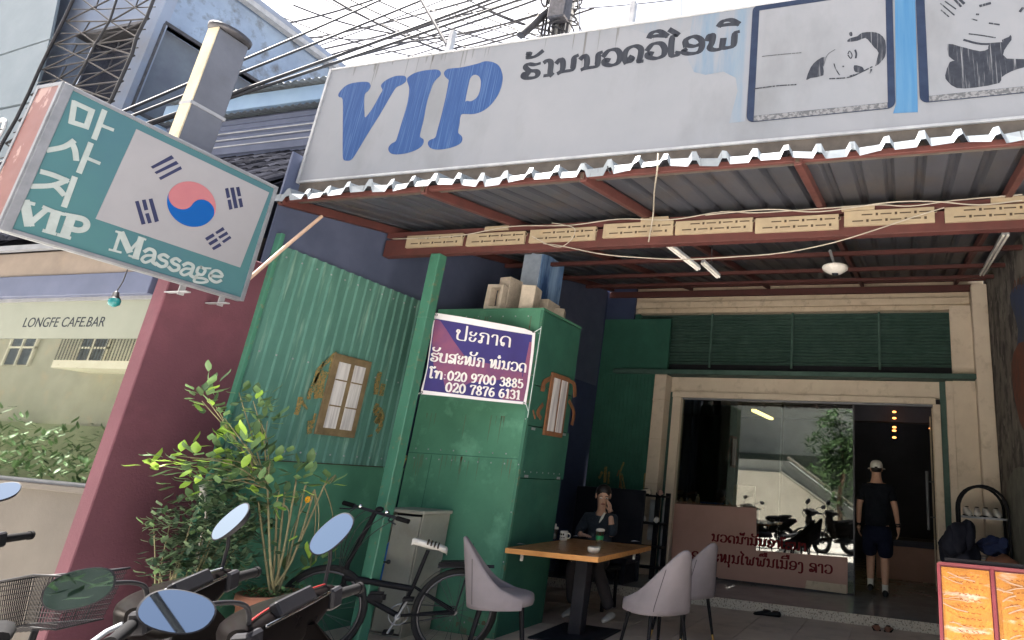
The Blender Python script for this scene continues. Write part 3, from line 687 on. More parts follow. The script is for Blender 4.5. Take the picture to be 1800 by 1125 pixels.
Vp = [(30, 420), (90, 350), (170, 315), (310, 303), (345, 335), (340, 365), (320, 395), (290, 425), (283, 500), (285, 600), (292, 655), (330, 615), (380, 540), (440, 430), (465, 385), (448, 345), (470, 310), (520, 275), (600, 245), (680, 245), (700, 270), (690, 305), (650, 335), (605, 355), (570, 400), (500, 520), (430, 640), (350, 765), (280, 880), (215, 990), (160, 1070), (110, 1083), (75, 1065), (70, 950), (72, 700), (70, 480), (35, 455)]
Ip = [(705, 280), (740, 240), (800, 210), (900, 188), (1000, 182), (1038, 205), (1035, 240), (1000, 275), (965, 320), (940, 390), (910, 480), (890, 570), (870, 680), (845, 780), (835, 845), (868, 870), (870, 905), (845, 945), (790, 980), (700, 1010), (600, 1022), (545, 1010), (522, 975), (530, 940), (560, 910), (595, 890), (620, 820), (650, 720), (690, 590), (715, 490), (728, 400), (725, 350)]
Pp = [(1072, 215), (1100, 180), (1150, 170), (1250, 160), (1400, 125), (1480, 100), (1560, 110), (1620, 150), (1650, 230), (1650, 300), (1630, 380), (1590, 460), (1520, 545), (1440, 600), (1360, 622), (1290, 622), (1240, 630), (1225, 720), (1212, 800), (1225, 820), (1250, 845), (1253, 880), (1230, 915), (1170, 945), (1080, 968), (990, 973), (935, 955), (912, 915), (930, 880), (985, 855), (1005, 790), (1030, 700), (1060, 580), (1090, 450), (1115, 320), (1118, 285), (1085, 255)]
Ph = [(1330, 270), (1365, 235), (1405, 240), (1430, 270), (1437, 320), (1425, 400), (1395, 460), (1340, 495), (1300, 490), (1283, 495), (1300, 400), (1315, 330)]
for loops in ([Vp], [Ip], [Pp, Ph]):
    part('letter', MB().poly([smooth_pts(BP(590, 90, 5.627, l), 3, True) for l in loops], tb_), 'vip_blue', bb)
lao = [[(212, 392), (170, 402), (122, 398), (102, 420), (132, 447), (180, 450), (196, 472), (170, 498), (112, 503), (85, 488), (97, 465), (125, 476)], [(112, 318), (135, 320), (120, 347), (160, 345), (195, 328), (230, 300)],
       [(245, 385), (268, 370), (294, 388), (288, 460), (300, 480)], [(243, 486), (302, 478)],
       [(338, 388), (365, 362), (384, 382), (380, 440), (348, 468)], [(345, 466), (400, 452), (452, 440), (464, 395), (470, 350), (497, 332)],
       [(518, 358), (545, 335), (565, 357), (560, 415), (525, 440)], [(528, 438), (580, 426), (636, 414), (648, 375), (652, 325), (678, 308)],
       [(690, 338), (730, 297), (788, 290), (815, 330), (800, 385), (750, 408), (700, 396), (700, 366), (732, 370)],
       [(862, 385), (846, 340), (872, 285), (930, 262), (972, 285), (966, 345), (958, 376), (985, 376)], [(862, 384), (890, 378), (905, 358), (886, 346)],
       [(1020, 292), (1060, 248), (1120, 242), (1150, 280), (1140, 332), (1082, 355), (1026, 343), (1026, 316), (1058, 320)],
       [(1035, 195), (1056, 162), (1110, 150), (1168, 184)], [(1035, 194), (1100, 184), (1168, 186)],
       [(1190, 140), (1250, 178), (1212, 192), (1200, 260), (1202, 330), (1240, 330), (1252, 310)],
       [(1312, 258), (1310, 218), (1370, 190), (1424, 215), (1430, 270), (1400, 310), (1332, 320), (1290, 306), (1312, 286)], [(1312, 255), (1370, 264), (1424, 245)],
       [(1474, 216), (1490, 182), (1514, 186), (1505, 240), (1490, 274), (1520, 291), (1575, 278), (1592, 212)], [(1584, 274), (1620, 276), (1668, 255), (1680, 172), (1710, 153)],
       [(1560, 110), (1590, 76), (1650, 66), (1706, 94)], [(1560, 110), (1640, 99), (1706, 96)]]
mb = MB(); nb = V(1, 0, .15).normalized()
for sg in lao: mb.stroke([V(p.x, BY-.0005, p.z) for p in BP(900, 20, 4.2857, sg)], .05, (0, -1, 0), .0008, .024, nb)
part('lao_lettering', mb, 'print_black', bb)
mb = MB(); dr = random.Random(21)
for i in range(46):
    x = dr.uniform(bx0+.1, 1.2); L_ = dr.uniform(.05, .34)*dr.random()+.04; w = dr.uniform(.003, .011)
    mb.poly([[V(x-w, BY-.0001, bz1-.003), V(x+w, BY-.0001, bz1-.003), V(x+w*.7, BY-.0001, bz1-L_*.6), V(x, BY-.0001, bz1-L_), V(x-w*.7, BY-.0001, bz1-L_*.5)]], V(0, -.0002, 0))
part('drip_stain', mb, 'drip_grey', bb)
# faded blue print behind the pictures
mb = MB(); mb.poly([BP(1200, 0, 3, [(60, 20), (400, -40), (380, 60), (330, 640), (245, 650), (290, 480), (280, 410), (215, 378), (120, 395), (60, 380), (20, 300)], .0004)], V(0, -.0008, 0)); part('faded_print', mb, 'sky_faded', bb)
mb = MB(); mb.poly([BP(1200, 0, 3, [(-330, 55), (0, -5), (250, -50), (260, 30), (200, 90), (90, 130), (-60, 190), (-200, 175), (-300, 120)], .0002)], V(0, -.0004, 0)); part('faded_print', mb, 'sky_trace', bb)
mb = MB(); mb.poly([BP(1200, 0, 3, [(1118, -60), (1225, -60), (1240, 570), (1240, 592), (1110, 598), (1125, 550)], .0004)], V(0, -.0016, 0)); part('blue_stripe', mb, 'sky_stripe', bb)
def rrect(x0, x1, z0, z1, r, y):
    o = []
    for cx, cz, a in ((x1-r, z1-r, 0), (x0+r, z1-r, 90), (x0+r, z0+r, 180), (x1-r, z0+r, 270)):
        for i in range(7): t = R_(a+15*i); o.append(V(cx+r*math.cos(t), y, cz+r*math.sin(t)))
    return o
def pic_frame(x0, x1, z0, z1, side, bot):
    y = BY-.0022
    mb = MB(); mb.poly([rrect(x0, x1, z0, z1, .05, y), [V(x0+side, y, z0+bot), V(x1-side*.9, y, z0+bot), V(x1-side*.9, y, z1-.05), V(x0+side, y, z1-.05)][::-1]], V(0, -.003, 0))
    f = part('picture', MB().poly([[V(x0+side-.002, y-.0002, z0+bot-.002), V(x1-side*.9+.002, y-.0002, z0+bot-.002), V(x1-side*.9+.002, y-.0002, z1-.052), V(x0+side-.002, y-.0002, z1-.052)]], V(0, -.0014, 0)), 'sign_white', bb)
    part('picture_frame', mb, 'navy', f)
    part('faded_edge', MB().box(x0+side, x1-side*.95, y-.0042, y-.0031, z0+.004, z0+bot-.002), 'navy_faded', f)
    return f
part('batten', MB().box(bx0, bx1, BY+.012, BY+.04, bz0-.19, bz0-.019), 'wood_brown', bb)
q0, q1 = atY(1312, 216, BY), atY(1574, 190, BY); zt1 = atY(1327, 16, BY).z
f1 = pic_frame(q0.x, q1.x, q0.z, zt1+.03, .05, .045)
q2 = atY(1617, 182, BY)
f2 = pic_frame(q2.x, q2.x+.98, q2.z, zt1+.03, .055, .045)
hair = [[(970, 380), (990, 350), (1060, 330), (1100, 300), (1190, 292), (1260, 310), (1310, 370), (1315, 480), (1290, 540), (1220, 600), (1250, 480), (1210, 430), (1170, 380), (1130, 345), (1060, 370)],
        [(600, 720), (640, 610), (700, 545), (770, 515), (750, 600), (755, 680), (640, 705)], [(1030, 592), (1075, 597), (1110, 612), (1115, 642), (1060, 655), (1030, 638)], [(985, 300), (1010, 292), (1015, 325), (992, 328)]]
mb = MB()
for h in hair: mb.poly([smooth_pts(BP(1300, 0, 5.114, h, .0045), 2, True)], V(0, -.0012, 0))
for sg, w in (([(975, 490), (990, 463), (1012, 500), (1000, 530), (975, 500)], .007), ([(1040, 455), (1050, 490), (1045, 525)], .012), ([(850, 578), (868, 630), (900, 678)], .007), ([(810, 712), (980, 700), (1100, 650), (1192, 605)], .009), ([(926, 602), (938, 602)], .010), ([(205, 512), (340, 497), (555, 478)], .004), ([(130, 803), (350, 775), (510, 765)], .008), ([(1170, 660), (1185, 630)], .012), ([(755, 600), (790, 500), (860, 450)], .003), ([(995, 690), (1030, 680)], .012)):
    mb.stroke([V(p.x, BY-.0046, p.z) for p in BP(1300, 0, 5.114, sg)], w, (0, -1, 0), .001)
part('portrait_print', mb, 'print_faded', f1)
mb = MB()
for h in ([(370, 440), (480, 462), (560, 482), (690, 512), (770, 490), (775, 450), (905, 432), (905, 400), (975, 370), (990, 350), (1000, 400), (930, 500), (955, 585), (1300, 590), (1300, 640), (1125, 670), (1000, 710), (900, 770), (880, 825), (640, 870), (460, 875), (370, 810), (345, 750), (390, 620), (440, 605), (380, 560)],):
    mb.poly([smooth_pts(BP(1600, 0, 5.625, h, .0045), 2, True)], V(0, -.0012, 0))
for sg, w in (([(580, 340), (700, 355), (840, 378)], .008), ([(530, 400), (700, 440), (900, 432)], .014), ([(305, 105), (380, 170)], .008), ([(300, 40), (435, 155)], .008), ([(345, 20), (450, 95)], .008), ([(420, -20), (500, 70)], .014), ([(690, 65), (790, 38)], .018), ([(780, 235), (880, 250)], .01), ([(610, 195), (660, 208)], .007), ([(1085, 120), (1112, 85)], .016), ([(655, 148), (675, 150)], .012), ([(490, 0), (530, 40)], .018)):
    mb.stroke([V(p.x, BY-.0046, p.z) for p in BP(1600, 0, 5.625, sg)], w, (0, -1, 0), .001)
part('portrait_print', mb, 'print_faded', f2)
for x in (-3.62, -1.95, .1, 1.2):
    mb = MB(); mb.beam((x, BY+.07, bz0), (x, BY+.07, bz1+.28), .045, .045); mb.beam((x-.1, BY+.03, bz1+.02), (x+.1, BY+.03, bz1+.02), .06, .02)
    mb.beam((x, BY+.07, bz1+.03), (x-.06, BY+.9, bz1-.6), .03, .03)
    part('upright', mb, 'steel_grey', bb, bev=.003)
p0, p1 = atY(785, 78, BY+.2), atY(735, -10, BY+.2)
part('stay', MB().tube([p0, p1], .016, 8), 'steel_dark', bb)

# ------------------------------------------------------------------ green shed beside the terrace
SX = -4.79
sh = thing('green_shed', 'green painted shed with corrugated side, boxed front corner and gold trimmed shutters', 'shed', (-4.5, 5.0, GZ))
zl = 1.555; zt = 3.205
prof2 = [(0, 0), (.026, 0), (.034, .016), (.058, .016), (.066, 0)]; p2 = .098
def corr_wall(y0, y1, z0, z1, x, sx=1, prof=prof2, p=p2):
    mb = MB(); n = int((y1-y0)/p); L = []
    for i in range(n):
        for a, h in prof: L.append((y0+i*p+a, h))
    L.append((y1, 0))
    vs = [(x+sx*h, y, z) for y, h in L for z in (z0, z1)]
    fs = [(2*i, 2*i+2, 2*i+3, 2*i+1) for i in range(len(L)-1)]
    return mb.add(vs, fs)
part('corrugated_side', corr_wall(3.585, 5.45, zl, zt, SX), 'green_rib', sh)
part('lower_side', MB().box(SX-.02, SX+.004, 3.585, 5.46, GZ, zl-.002), 'green_sheet', sh)
part('seam', MB().box(SX, SX+.018, 3.585, 5.45, zl-.004, zl+.004), 'slot_dark', sh)
part('corner_trim', MB().box(SX-.03, SX+.03, 3.555, 3.590, GZ, 3.29), 'green_post', sh, bev=.003)
part('back_sheet', MB().box(SX-.06, SX-.022, 3.56, 5.4, GZ, 3.18), 'green_dark', sh)
bX = -3.485; bY0, bY1, bT = 5.46, 6.27, 3.165
part('front_sheet', MB().box(SX+.02, bX-.03, bY0, bY0+.02, TZ, bT), 'green_sheet', sh)
part('front_seam', MB().box(SX+.02, bX-.03, bY0-.004, bY0-.0005, 1.705, 1.712).box(SX+.3, SX+.304, bY0-.003, bY0-.0005, TZ, 1.7).box(bX-.36, bX-.352, bY0-.003, bY0-.0005, TZ, .95), 'green_dark', sh)
part('top_sheet', MB().box(SX+.02, bX, bY0+.0, bY1, bT+.001, bT+.022), 'green_sheet', sh)
part('corner_angle', MB().box(bX-.03, bX+.004, bY0-.006, bY0+.028, TZ, bT), 'green_post', sh, bev=.002)
zz = [TZ, 1.545, 2.03, 2.42, bT]
pr = part('side_panel', MB().box(bX-.025, bX-.004, bY0+.03, bY1, zz[0], zz[1]-.008), 'green_dark', sh)
for i in (1, 2, 3): part('side_panel', MB().box(bX-.02, bX+(.006 if i == 1 else -.002), bY0+.03, bY1+(.03 if i == 1 else 0), zz[i], zz[i+1]-.009), 'green_dark', sh, bev=.003)
part('rear_sheet', MB().box(SX+.02, bX-.02, bY1, bY1+.02, TZ, bT), 'green_dark', sh)
mb = MB()
for y in (bY0+.12, bY1-.08):
    for z in (1.56, 2.0): mb.box(bX+.003, bX+.012, y-.03, y+.03, z-.012, z+.012)
part('hinge', mb, 'steel_grey', sh)
mb = MB(); dr = random.Random(8)
for z in (1.66, 1.75, 3.1, .3):
    for i in range(9): mb.ball((SX+.1+i*.148, bY0-.001, z), .008, .005, .008, 8, 5)
for i in range(7): mb.ball((bX+.006, bY0+.08+i*.11, 1.6), .005, .008, .008, 8, 5).ball((bX-.013, bY0-.007, .4+i*.42), .007, .005, .007, 8, 5)
for y in range(12):
    for z in (1.63, 2.35, 3.12): mb.ball((SX+.017, 3.66+y*.147, z), .006, .008, .008, 8, 5)
part('rivet', mb, 'steel_grey', sh)
mb = MB()
for i in range(40):
    x = dr.uniform(SX+.08, bX-.06); z = dr.choice((1.70, 1.70, 1.66, 3.1, 2.1, .75)); L_ = dr.uniform(.05, .30); w = dr.uniform(.003, .010)
    mb.poly([[V(x-w, bY0-.0006, z), V(x+w, bY0-.0006, z), V(x+w*.6, bY0-.0006, z-L_*.6), V(x, bY0-.0006, z-L_), V(x-w*.6, bY0-.0006, z-L_*.5)]], V(0, -.0004, 0))
for i in range(26):
    x = dr.uniform(SX+.08, bX-.06); s_ = dr.uniform(.01, .035); z = TZ+abs(dr.gauss(0, .16))+.02
    mb.poly([[V(x+s_*dr.uniform(.6, 1.3)*math.cos(a), bY0-.0006, z+s_*dr.uniform(.5, 1.1)*math.sin(a)) for a in [k*math.pi/4 for k in range(8)]]], V(0, -.0004-.00005*(i % 5), 0))
part('wear_mark', mb, 'wear_green', sh)
# decorative shuttered window on the corrugated side (X plane) and on the box
def deco_window(parent, y0, y1, z0, z1, x, fb, trim):
    f = part('window', MB().box(x, x+.022, y0, y1, z0, z1), 'frame_brown' if trim else 'rust_paint', parent, bev=.003)
    m = (y0+y1)/2; q = MB()
    for a, b in ((y0+fb, m-fb*.4), (m+fb*.4, y1-fb)):
        q.box(x+.0221, x+.027, a, b, z0+fb*1.0, z1-fb*1.1)
    part('curtain', q, 'curtain', f)
    q = MB()
    for a, b in ((y0+fb, m-fb*.4), (m+fb*.4, y1-fb)):
        for t in (.36, .68) if trim else (): z = z0+(z1-z0)*t; q.box(x+.027, x+.031, a, b, z-.006, z+.006)
    if trim: part('glazing_bar', q, 'frame_brown', f)
    return f
wY0, wY1, wZ0, wZ1 = atX(546, 765, SX+.016).y, atX(652, 632, SX+.016).y, atX(600, 768, SX+.016).z, atX(625, 630, SX+.016).z
dw = deco_window(sh, wY0+.02, wY1, wZ0, wZ1, SX+.017, .06, True)
def blot(mb, pl, pts, th):
    mb.poly([[pl(*p) for p in pts]], th)
def goldwork(pxs, plane, parent, m='gold_paint', nrm=V(1, 0, 0)):
    for sg, w in pxs: part('gold_ornament', MB().stroke([plane(*p) for p in sg], w*1.7, nrm, .006, w*.8, V(0, 1, 0)), m, parent)
SXP = lambda u, v: atX(510+u/4.326, 580+v/4.326, SX+.017)
goldwork([([(345, 175), (280, 240), (215, 300), (190, 380), (150, 470), (140, 520)], .02), ([(330, 200), (310, 290), (300, 340)], .022), ([(250, 330), (225, 400), (215, 500)], .05), ([(75, 520), (60, 590), (45, 635)], .024), ([(75, 515), (110, 580), (125, 600)], .014), ([(150, 700), (145, 780)], .026), ([(190, 640), (165, 740)], .012),
          ([(680, 330), (660, 400), (650, 480)], .03), ([(705, 420), (690, 490)], .03), ([(660, 570), (640, 620), (680, 600), (700, 680), (660, 690), (690, 720), (660, 770)], .028), ([(640, 640), (680, 650), (650, 700)], .03), ([(620, 800), (590, 810)], .014),
          ([(250, 250), (215, 330), (175, 420), (170, 470), (230, 440), (235, 480)], .012), ([(850, 880), (800, 930), (780, 1050)], .02), ([(850, 880), (870, 900), (830, 960), (800, 1050)], .024), ([(880, 960), (845, 1050)], .018), ([(820, 900), (815, 1000)], .02)], SXP, sh)
bw = deco_window(sh, atX(952, 768, bX+.006).y+.0, atX(1000, 660, bX+.006).y, atX(975, 768, bX).z, atX(985, 660, bX).z, bX+.0065, .045, False)
BXP = lambda u, v: atX(600+u/3, 375+v/3, bX+.007)
goldwork([([(1105, 870), (1070, 890), (1060, 930)], .04), ([(1190, 880), (1225, 900), (1230, 960)], .04), ([(1060, 1010), (1035, 1050), (1050, 1080)], .03), ([(1200, 990), (1225, 1050), (1215, 1110)], .03), ([(1010, 1040), (1020, 1080)], .012)], BXP, sh, 'rust_paint')
# dark upstand above the shed side, behind
part('upper_sheet', MB().box(SX-.05, SX-.03, 3.5, 9.4, 3.0, 4.0).poly([[V(SX-.05, 3.5, 3.0), V(SX-.05, 9.4, 3.0), V(SX-.05, 9.4, rz(9.4)-.02), V(SX-.05, 3.5, rz(3.5)-.02)]], V(.015, 0, 0)), 'dark_slate', sh)

# ------------------------------------------------------------------ recruitment banner tied between post and shed corner
bn = thing('banner', 'small purple recruitment banner in Lao tied between the green post and the shed corner', 'banner', (-3.9, 5.0, 2.4))
cTL, cBL = atY(762, 551, 4.75), atY(741, 690, 4.78); cTR, cBR = atY(939, 584, 5.40), atY(925, 711, 5.42)
nB = (cTR-cTL).cross(cTL-cBL).normalized()
if nB.y > 0: nB = -nB
pB = (cTL+cBL+cTR+cBR)/4
def Bn(u, v, off=.0): return atP(730+u/6.25, 540+v/6.25, pB+nB*off, nB)
def patch(pts, off, th): return MB().poly([[Bn(*p, off) for p in pts]], nB*th)
def sag(u, v):
    a = cTL.lerp(cTR, u); b = cBL.lerp(cBR, u); return a.lerp(b, v)
cl = part('sheet', patch([(225, 62), (500, 105), (700, 140), (950, 185), (1200, 235), (1318, 282), (1300, 500), (1265, 750), (1215, 1070), (1000, 1050), (700, 1020), (400, 985), (65, 955), (60, 920), (120, 700), (170, 350), (200, 90)], 0, .003), 'white_cloth', bn)
part('printed_field', patch([(215, 125), (600, 190), (900, 245), (1285, 305), (1270, 500), (1240, 720), (1190, 1040), (800, 1000), (400, 950), (85, 912), (140, 650), (185, 330)], .0031, .001), 'banner_blue', cl)
mb = patch([(215, 130), (275, 150), (345, 250), (420, 370), (560, 560), (720, 600), (900, 640), (1180, 720), (1165, 800), (900, 800), (600, 830), (380, 950), (330, 900), (300, 760), (200, 640), (185, 400)], .0042, .0006)
part('mauve_print', mb, 'banner_mauve', cl)
part('mauve_print', patch([(1255, 380), (1278, 385), (1270, 500), (1225, 860), (1190, 1035), (950, 1012), (1050, 900), (1180, 760)], .0042, .0006), 'banner_mauve', cl)
# ------------------------------------------------------------------ stroke alphabet (Lao letters and figures), unit x-height
G = {
'ຮ': (.9, [[(.85, .98), (.6, .82), (.3, .9), (.12, .74), (.3, .56), (.65, .52), (.78, .3), (.6, .04), (.28, .02), (.1, .16), (.22, .34), (.36, .26)]]),
'້': (0, [[(-.62, 1.42), (-.5, 1.5), (-.52, 1.28), (-.3, 1.3), (-.02, 1.58)]]),
'າ': (.62, [[(.04, .76), (.14, .95), (.38, .98), (.46, .8), (.46, .0)]]),
'ນ': (1.0, [[(.03, .84), (.14, .98), (.26, .86), (.25, .3), (.08, .04)], [(.1, .1), (.4, .1), (.66, .02), (.78, .2), (.78, .84), (.96, .99)]]),
'ວ': (.92, [[(.08, .78), (.28, .98), (.62, .96), (.8, .7), (.8, .3), (.6, .03), (.28, .02), (.1, .2), (.26, .34)]]),
'ດ': (.98, [[(.34, .12), (.36, .3), (.2, .3), (.18, .1), (.34, .02)], [(.2, .2), (.08, .5), (.2, .88), (.5, 1), (.78, .86), (.82, .5), (.82, .0)]]),
'ີ': (0, [[(-.82, 1.24), (-.74, 1.46), (-.45, 1.56), (-.14, 1.44), (-.06, 1.24)], [(-.82, 1.24), (-.4, 1.28), (-.06, 1.24)], [(-.1, 1.4), (-.08, 1.64)]]),
'ື': (0, [[(-.82, 1.24), (-.74, 1.46), (-.45, 1.56), (-.14, 1.44), (-.06, 1.24)], [(-.82, 1.24), (-.4, 1.28), (-.06, 1.24)], [(-.08, 1.4), (-.06, 1.66)], [(-.26, 1.5), (-.24, 1.68)]]),
'ໄ': (.5, [[(.4, .08), (.24, .0), (.16, .14), (.18, 1.0), (.34, 1.2), (.08, 1.42), (.0, 1.56)]]),
'ໂ': (.5, [[(.4, .08), (.24, .0), (.16, .14), (.18, 1.1), (.02, 1.3), (.14, 1.48), (.42, 1.3), (.52, 1.5)]]),
'ອ': (.92, [[(.78, .5), (.5, .4), (.2, .5), (.14, .8), (.4, 1), (.7, .94), (.82, .6), (.7, .16), (.4, 0), (.1, .1), (.2, .28)]]),
'ພ': (1.18, [[(.03, .84), (.14, .98), (.26, .84), (.22, .2), (.36, .02), (.52, .2), (.58, .66)], [(.58, .2), (.74, .02), (.9, .2), (.94, .84), (1.1, 1)]]),
'ບ': (.95, [[(.2, .7), (.06, .76), (.12, .96), (.26, .86), (.14, .5), (.16, .12), (.34, .0), (.62, .0), (.78, .14), (.78, 1)]]),
'ປ': (.95, [[(.2, .7), (.06, .76), (.12, .96), (.26, .86), (.14, .5), (.16, .12), (.34, .0), (.62, .0), (.78, .14), (.78, 1.42)]]),
'ະ': (.66, [[(.2, .94), (.08, .86), (.14, .64), (.4, .62), (.54, .9)], [(.2, .4), (.08, .32), (.14, .08), (.4, .06), (.54, .36)]]),
'ກ': (.98, [[(.3, .1), (.2, .22), (.08, .1), (.2, .0), (.3, .1), (.3, .5), (.42, .66), (.16, .74), (.2, .94), (.5, 1), (.76, .88), (.8, .5), (.8, .0)]]),
'ັ': (0, [[(-.64, 1.56), (-.78, 1.5), (-.72, 1.26), (-.4, 1.18), (-.14, 1.34), (-.06, 1.58)]]),
'ສ': (.98, [[(.32, .16), (.3, .32), (.1, .24), (.12, .04), (.34, .02), (.56, .2), (.56, .48), (.3, .58), (.1, .74), (.24, .96), (.56, .98), (.74, .78), (.76, .0)], [(.66, .92), (.98, 1.14)]]),
'ລ': (.92, [[(.32, .16), (.3, .32), (.1, .24), (.12, .04), (.34, .02), (.56, .2), (.56, .48), (.3, .58), (.1, .74), (.24, .96), (.56, .98), (.74, .78), (.76, .0)]]),
'ໝ': (1.35, [[(.03, .86), (.12, .98), (.22, .86), (.2, .04), (.48, .5), (.56, .96), (.7, .9), (.68, .1), (.56, .02), (.8, .12), (1.1, .04), (1.14, .98)]]),
'ມ': (.95, [[(.03, .86), (.12, .98), (.24, .86), (.22, .1), (.08, .04), (.2, .16), (.5, .1), (.74, .04), (.76, 1)]]),
'່': (0, [[(-.4, 1.3), (-.4, 1.56)]]),
'ໍ': (0, [[(-.5, 1.36), (-.4, 1.48), (-.3, 1.36), (-.4, 1.24), (-.5, 1.36)]]),
'ທ': (.96, [[(.03, .84), (.14, .98), (.26, .84), (.24, .0), (.3, .4), (.46, .9), (.64, .96), (.78, .76), (.8, .0)]]),
'ຣ': (.88, [[(.8, .98), (.58, .84), (.28, .92), (.12, .74), (.34, .56), (.66, .5), (.76, .26), (.56, .02), (.24, .02), (.1, .2), (.26, .3)]]),
'ຸ': (0, [[(-.42, -.12), (-.3, -.2), (-.3, -.5)]]),
'ໃ': (.5, [[(.4, .08), (.24, .0), (.16, .14), (.18, 1.5)]]),
'ເ': (.42, [[(.34, .16), (.24, .0), (.14, .1), (.14, 1)]]),
'ງ': (.72, [[(.1, .74), (.2, .96), (.46, .9), (.52, .5), (.5, -.1), (.3, -.3), (.12, -.24)]]),
':': (.36, [[(.12, .62), (.2, .62)], [(.12, .12), (.2, .12)]]),
' ': (.45, []),
'0': (.86, [[(.4, 1.3), (.12, 1.0), (.1, .35), (.4, 0), (.7, .35), (.68, 1.0), (.4, 1.3)]]),
'1': (.6, [[(.12, 1.1), (.36, 1.3), (.36, .02)], [(.14, .02), (.58, .02)]]),
'2': (.84, [[(.12, .98), (.22, 1.25), (.5, 1.3), (.68, 1.0), (.5, .6), (.12, .1)], [(.1, .06), (.45, .08), (.72, .02)], [(.72, .04), (.74, .2)]]),
'3': (.82, [[(.12, 1.1), (.36, 1.3), (.64, 1.1), (.58, .78), (.34, .7)], [(.34, .7), (.66, .6), (.68, .2), (.38, 0), (.1, .18)]]),
'5': (.82, [[(.66, 1.28), (.2, 1.28)], [(.2, 1.28), (.16, .72), (.44, .82), (.7, .6), (.66, .18), (.36, 0), (.1, .16)]]),
'6': (.84, [[(.64, 1.22), (.36, 1.2), (.14, .8), (.12, .3), (.4, 0), (.68, .24), (.66, .6), (.4, .74), (.16, .5)]]),
'7': (.8, [[(.1, 1.1), (.14, 1.28), (.7, 1.26), (.46, .7), (.36, 0)]]),
'8': (.84, [[(.4, 1.3), (.16, 1.05), (.3, .76), (.62, .5), (.68, .22), (.4, 0), (.12, .22), (.2, .52), (.52, .78), (.64, 1.06), (.4, 1.3)]]),
'9': (.84, [[(.16, .1), (.44, .1), (.66, .5), (.68, 1.0), (.4, 1.3), (.12, 1.06), (.14, .7), (.4, .56), (.64, .8)]]),
}
G['ຳ'] = (.62, [[(-.3, 1.36), (-.2, 1.48), (-.1, 1.36), (-.2, 1.24), (-.3, 1.36)]]+G['າ'][1])
def write(mb, txt, p0, p1, up, n, h, w, thin, th, k=3):
    """the text set between p0 and p1 on a surface with normal n, x-height h along up"""
    tot = sum(G[c][0]+(.06 if G[c][0] else 0) for c in txt); ex = (p1-p0)/tot; x = 0; nib = (p1-p0).normalized()
    for c in txt:
        wd_, st = G[c]
        for s_ in st: mb.stroke([p0+ex*(x+a)+up*(h*b) for a, b in s_], w, n, th, thin, nib, k)
        x += wd_+(.06 if wd_ else 0)
    return mb
mb = MB(); upB = (cTL-cBL).normalized()
sc = (Bn(700, 300)-Bn(700, 400)).length/100           # metres per crop pixel
for txt, a, b, h in (('ປະກາດ', (438, 352), (1062, 440), 110*sc), ('ຮັບສະໝັກ ໝໍ່ນວດ', (160, 588), (1225, 715), 92*sc), ('ໂທ:', (148, 772), (345, 798), 78*sc), ('020 9700 3885', (350, 800), (1185, 890), 72*sc), ('020 7876 6131', (328, 925), (1150, 1015), 72*sc)):
    write(mb, txt, Bn(*a, .0055), Bn(*b, .0055), upB, nB, h, 21*sc, 9*sc, .0012)
part('lettering', mb, 'white_text', cl)
mb = MB()
for a, b in (((762, 551), (748, 536)), ((741, 690), (706, 703))): mb.tube([atP(*a, pB, nB), V(*(atY(b[0], b[1], 4.72)))], .006, 6)
mb.tube([cTR, V(bX+.01, 5.44, cTR.z+.05)], .004, 6).tube([cBR, V(bX+.01, 5.44, cBR.z-.06)], .004, 6).tube([V(bX+.012, 5.44, cTR.z+.07), V(bX+.012, 5.445, cBR.z-.12)], .004, 6)
part('tie_rope', mb, 'rope_white', bn)
mb = MB()
for q in ((232, 85), (1296, 268), (1195, 1055), (70, 935)): c = Bn(*q, .004); mb.ring(c, nB, .009, .003, 12, 6)
part('eyelet', mb, 'steel_dark', bn)

# ------------------------------------------------------------------ breeze blocks and painted column above the shed
def breeze(px, Y, w, d, h, z, lab, rz_=0):
    c = atY(px, 530, Y); mb = MB(); t = .03
    for a, b, e, f in ((-w/2, w/2, -d/2, -d/2+t), (-w/2, w/2, d/2-t, d/2), (-w/2, -w/2+t, -d/2+t, d/2-t), (w/2-t, w/2, -d/2+t, d/2-t), (-t/2, t/2, -d/2+t, d/2-t)):
        mb.box(a, b, e, f, 0, h)
    o = solo('breeze_block', lab, 'block', mb, 'breeze', 'breeze blocks left on top of the green shed', loc=(0, 0, 0), bev=.004)
    return o, c
bt = bT+.022
for px, Y, dims, rot, lab in ((872, 5.62, (.19, .12, .36), (R_(90), 0, 0), 'leftmost pale hollow block on the shed roof, its hole facing out'),
                              (893, 5.78, (.15, .2, .42), (0, 0, R_(-8)), 'tallest hollow block on the shed roof, standing on end'),
                              (932, 5.66, (.15, .22, .28), (0, 0, R_(14)), 'small hollow block on the shed roof in front of the blue column'),
                              (963, 6.02, (.17, .3, .22), (0, 0, R_(5)), 'hollow block lying near the side edge of the shed roof'),
                              (985, 6.16, (.14, .2, .17), (0, 0, R_(25)), 'hollow block at the far rear corner of the shed roof')):
    o, c = breeze(px, Y, *dims, 0, lab)
    if rot[0]: o.rotation_euler = (0, 0, R_(4)); o.location = (c.x, Y, bt)
    else: o.rotation_euler = rot; o.location = (c.x, Y, bt)
    if rot[0]:
        bm = bmesh.new(); w, d, h = .19, .12, .30
        q = MB(); t = .035
        q.box(-w/2, w/2, -d/2, d/2, 0, t*1.6); q.box(-w/2, w/2, -d/2, d/2, h-t, h); q.box(-w/2, -w/2+t*1.4, -d/2, d/2, t*1.6, h-t); q.box(w/2-t, w/2, -d/2, d/2, t*1.6, h-t)
        o.data = mesh_of('breeze_block', q, 'breeze', V(0, 0, 0), .004)
rc = thing('rear_column', 'blue column with pale paint drips rising behind the breeze blocks', 'column', (-4.28, 6.55, bT))
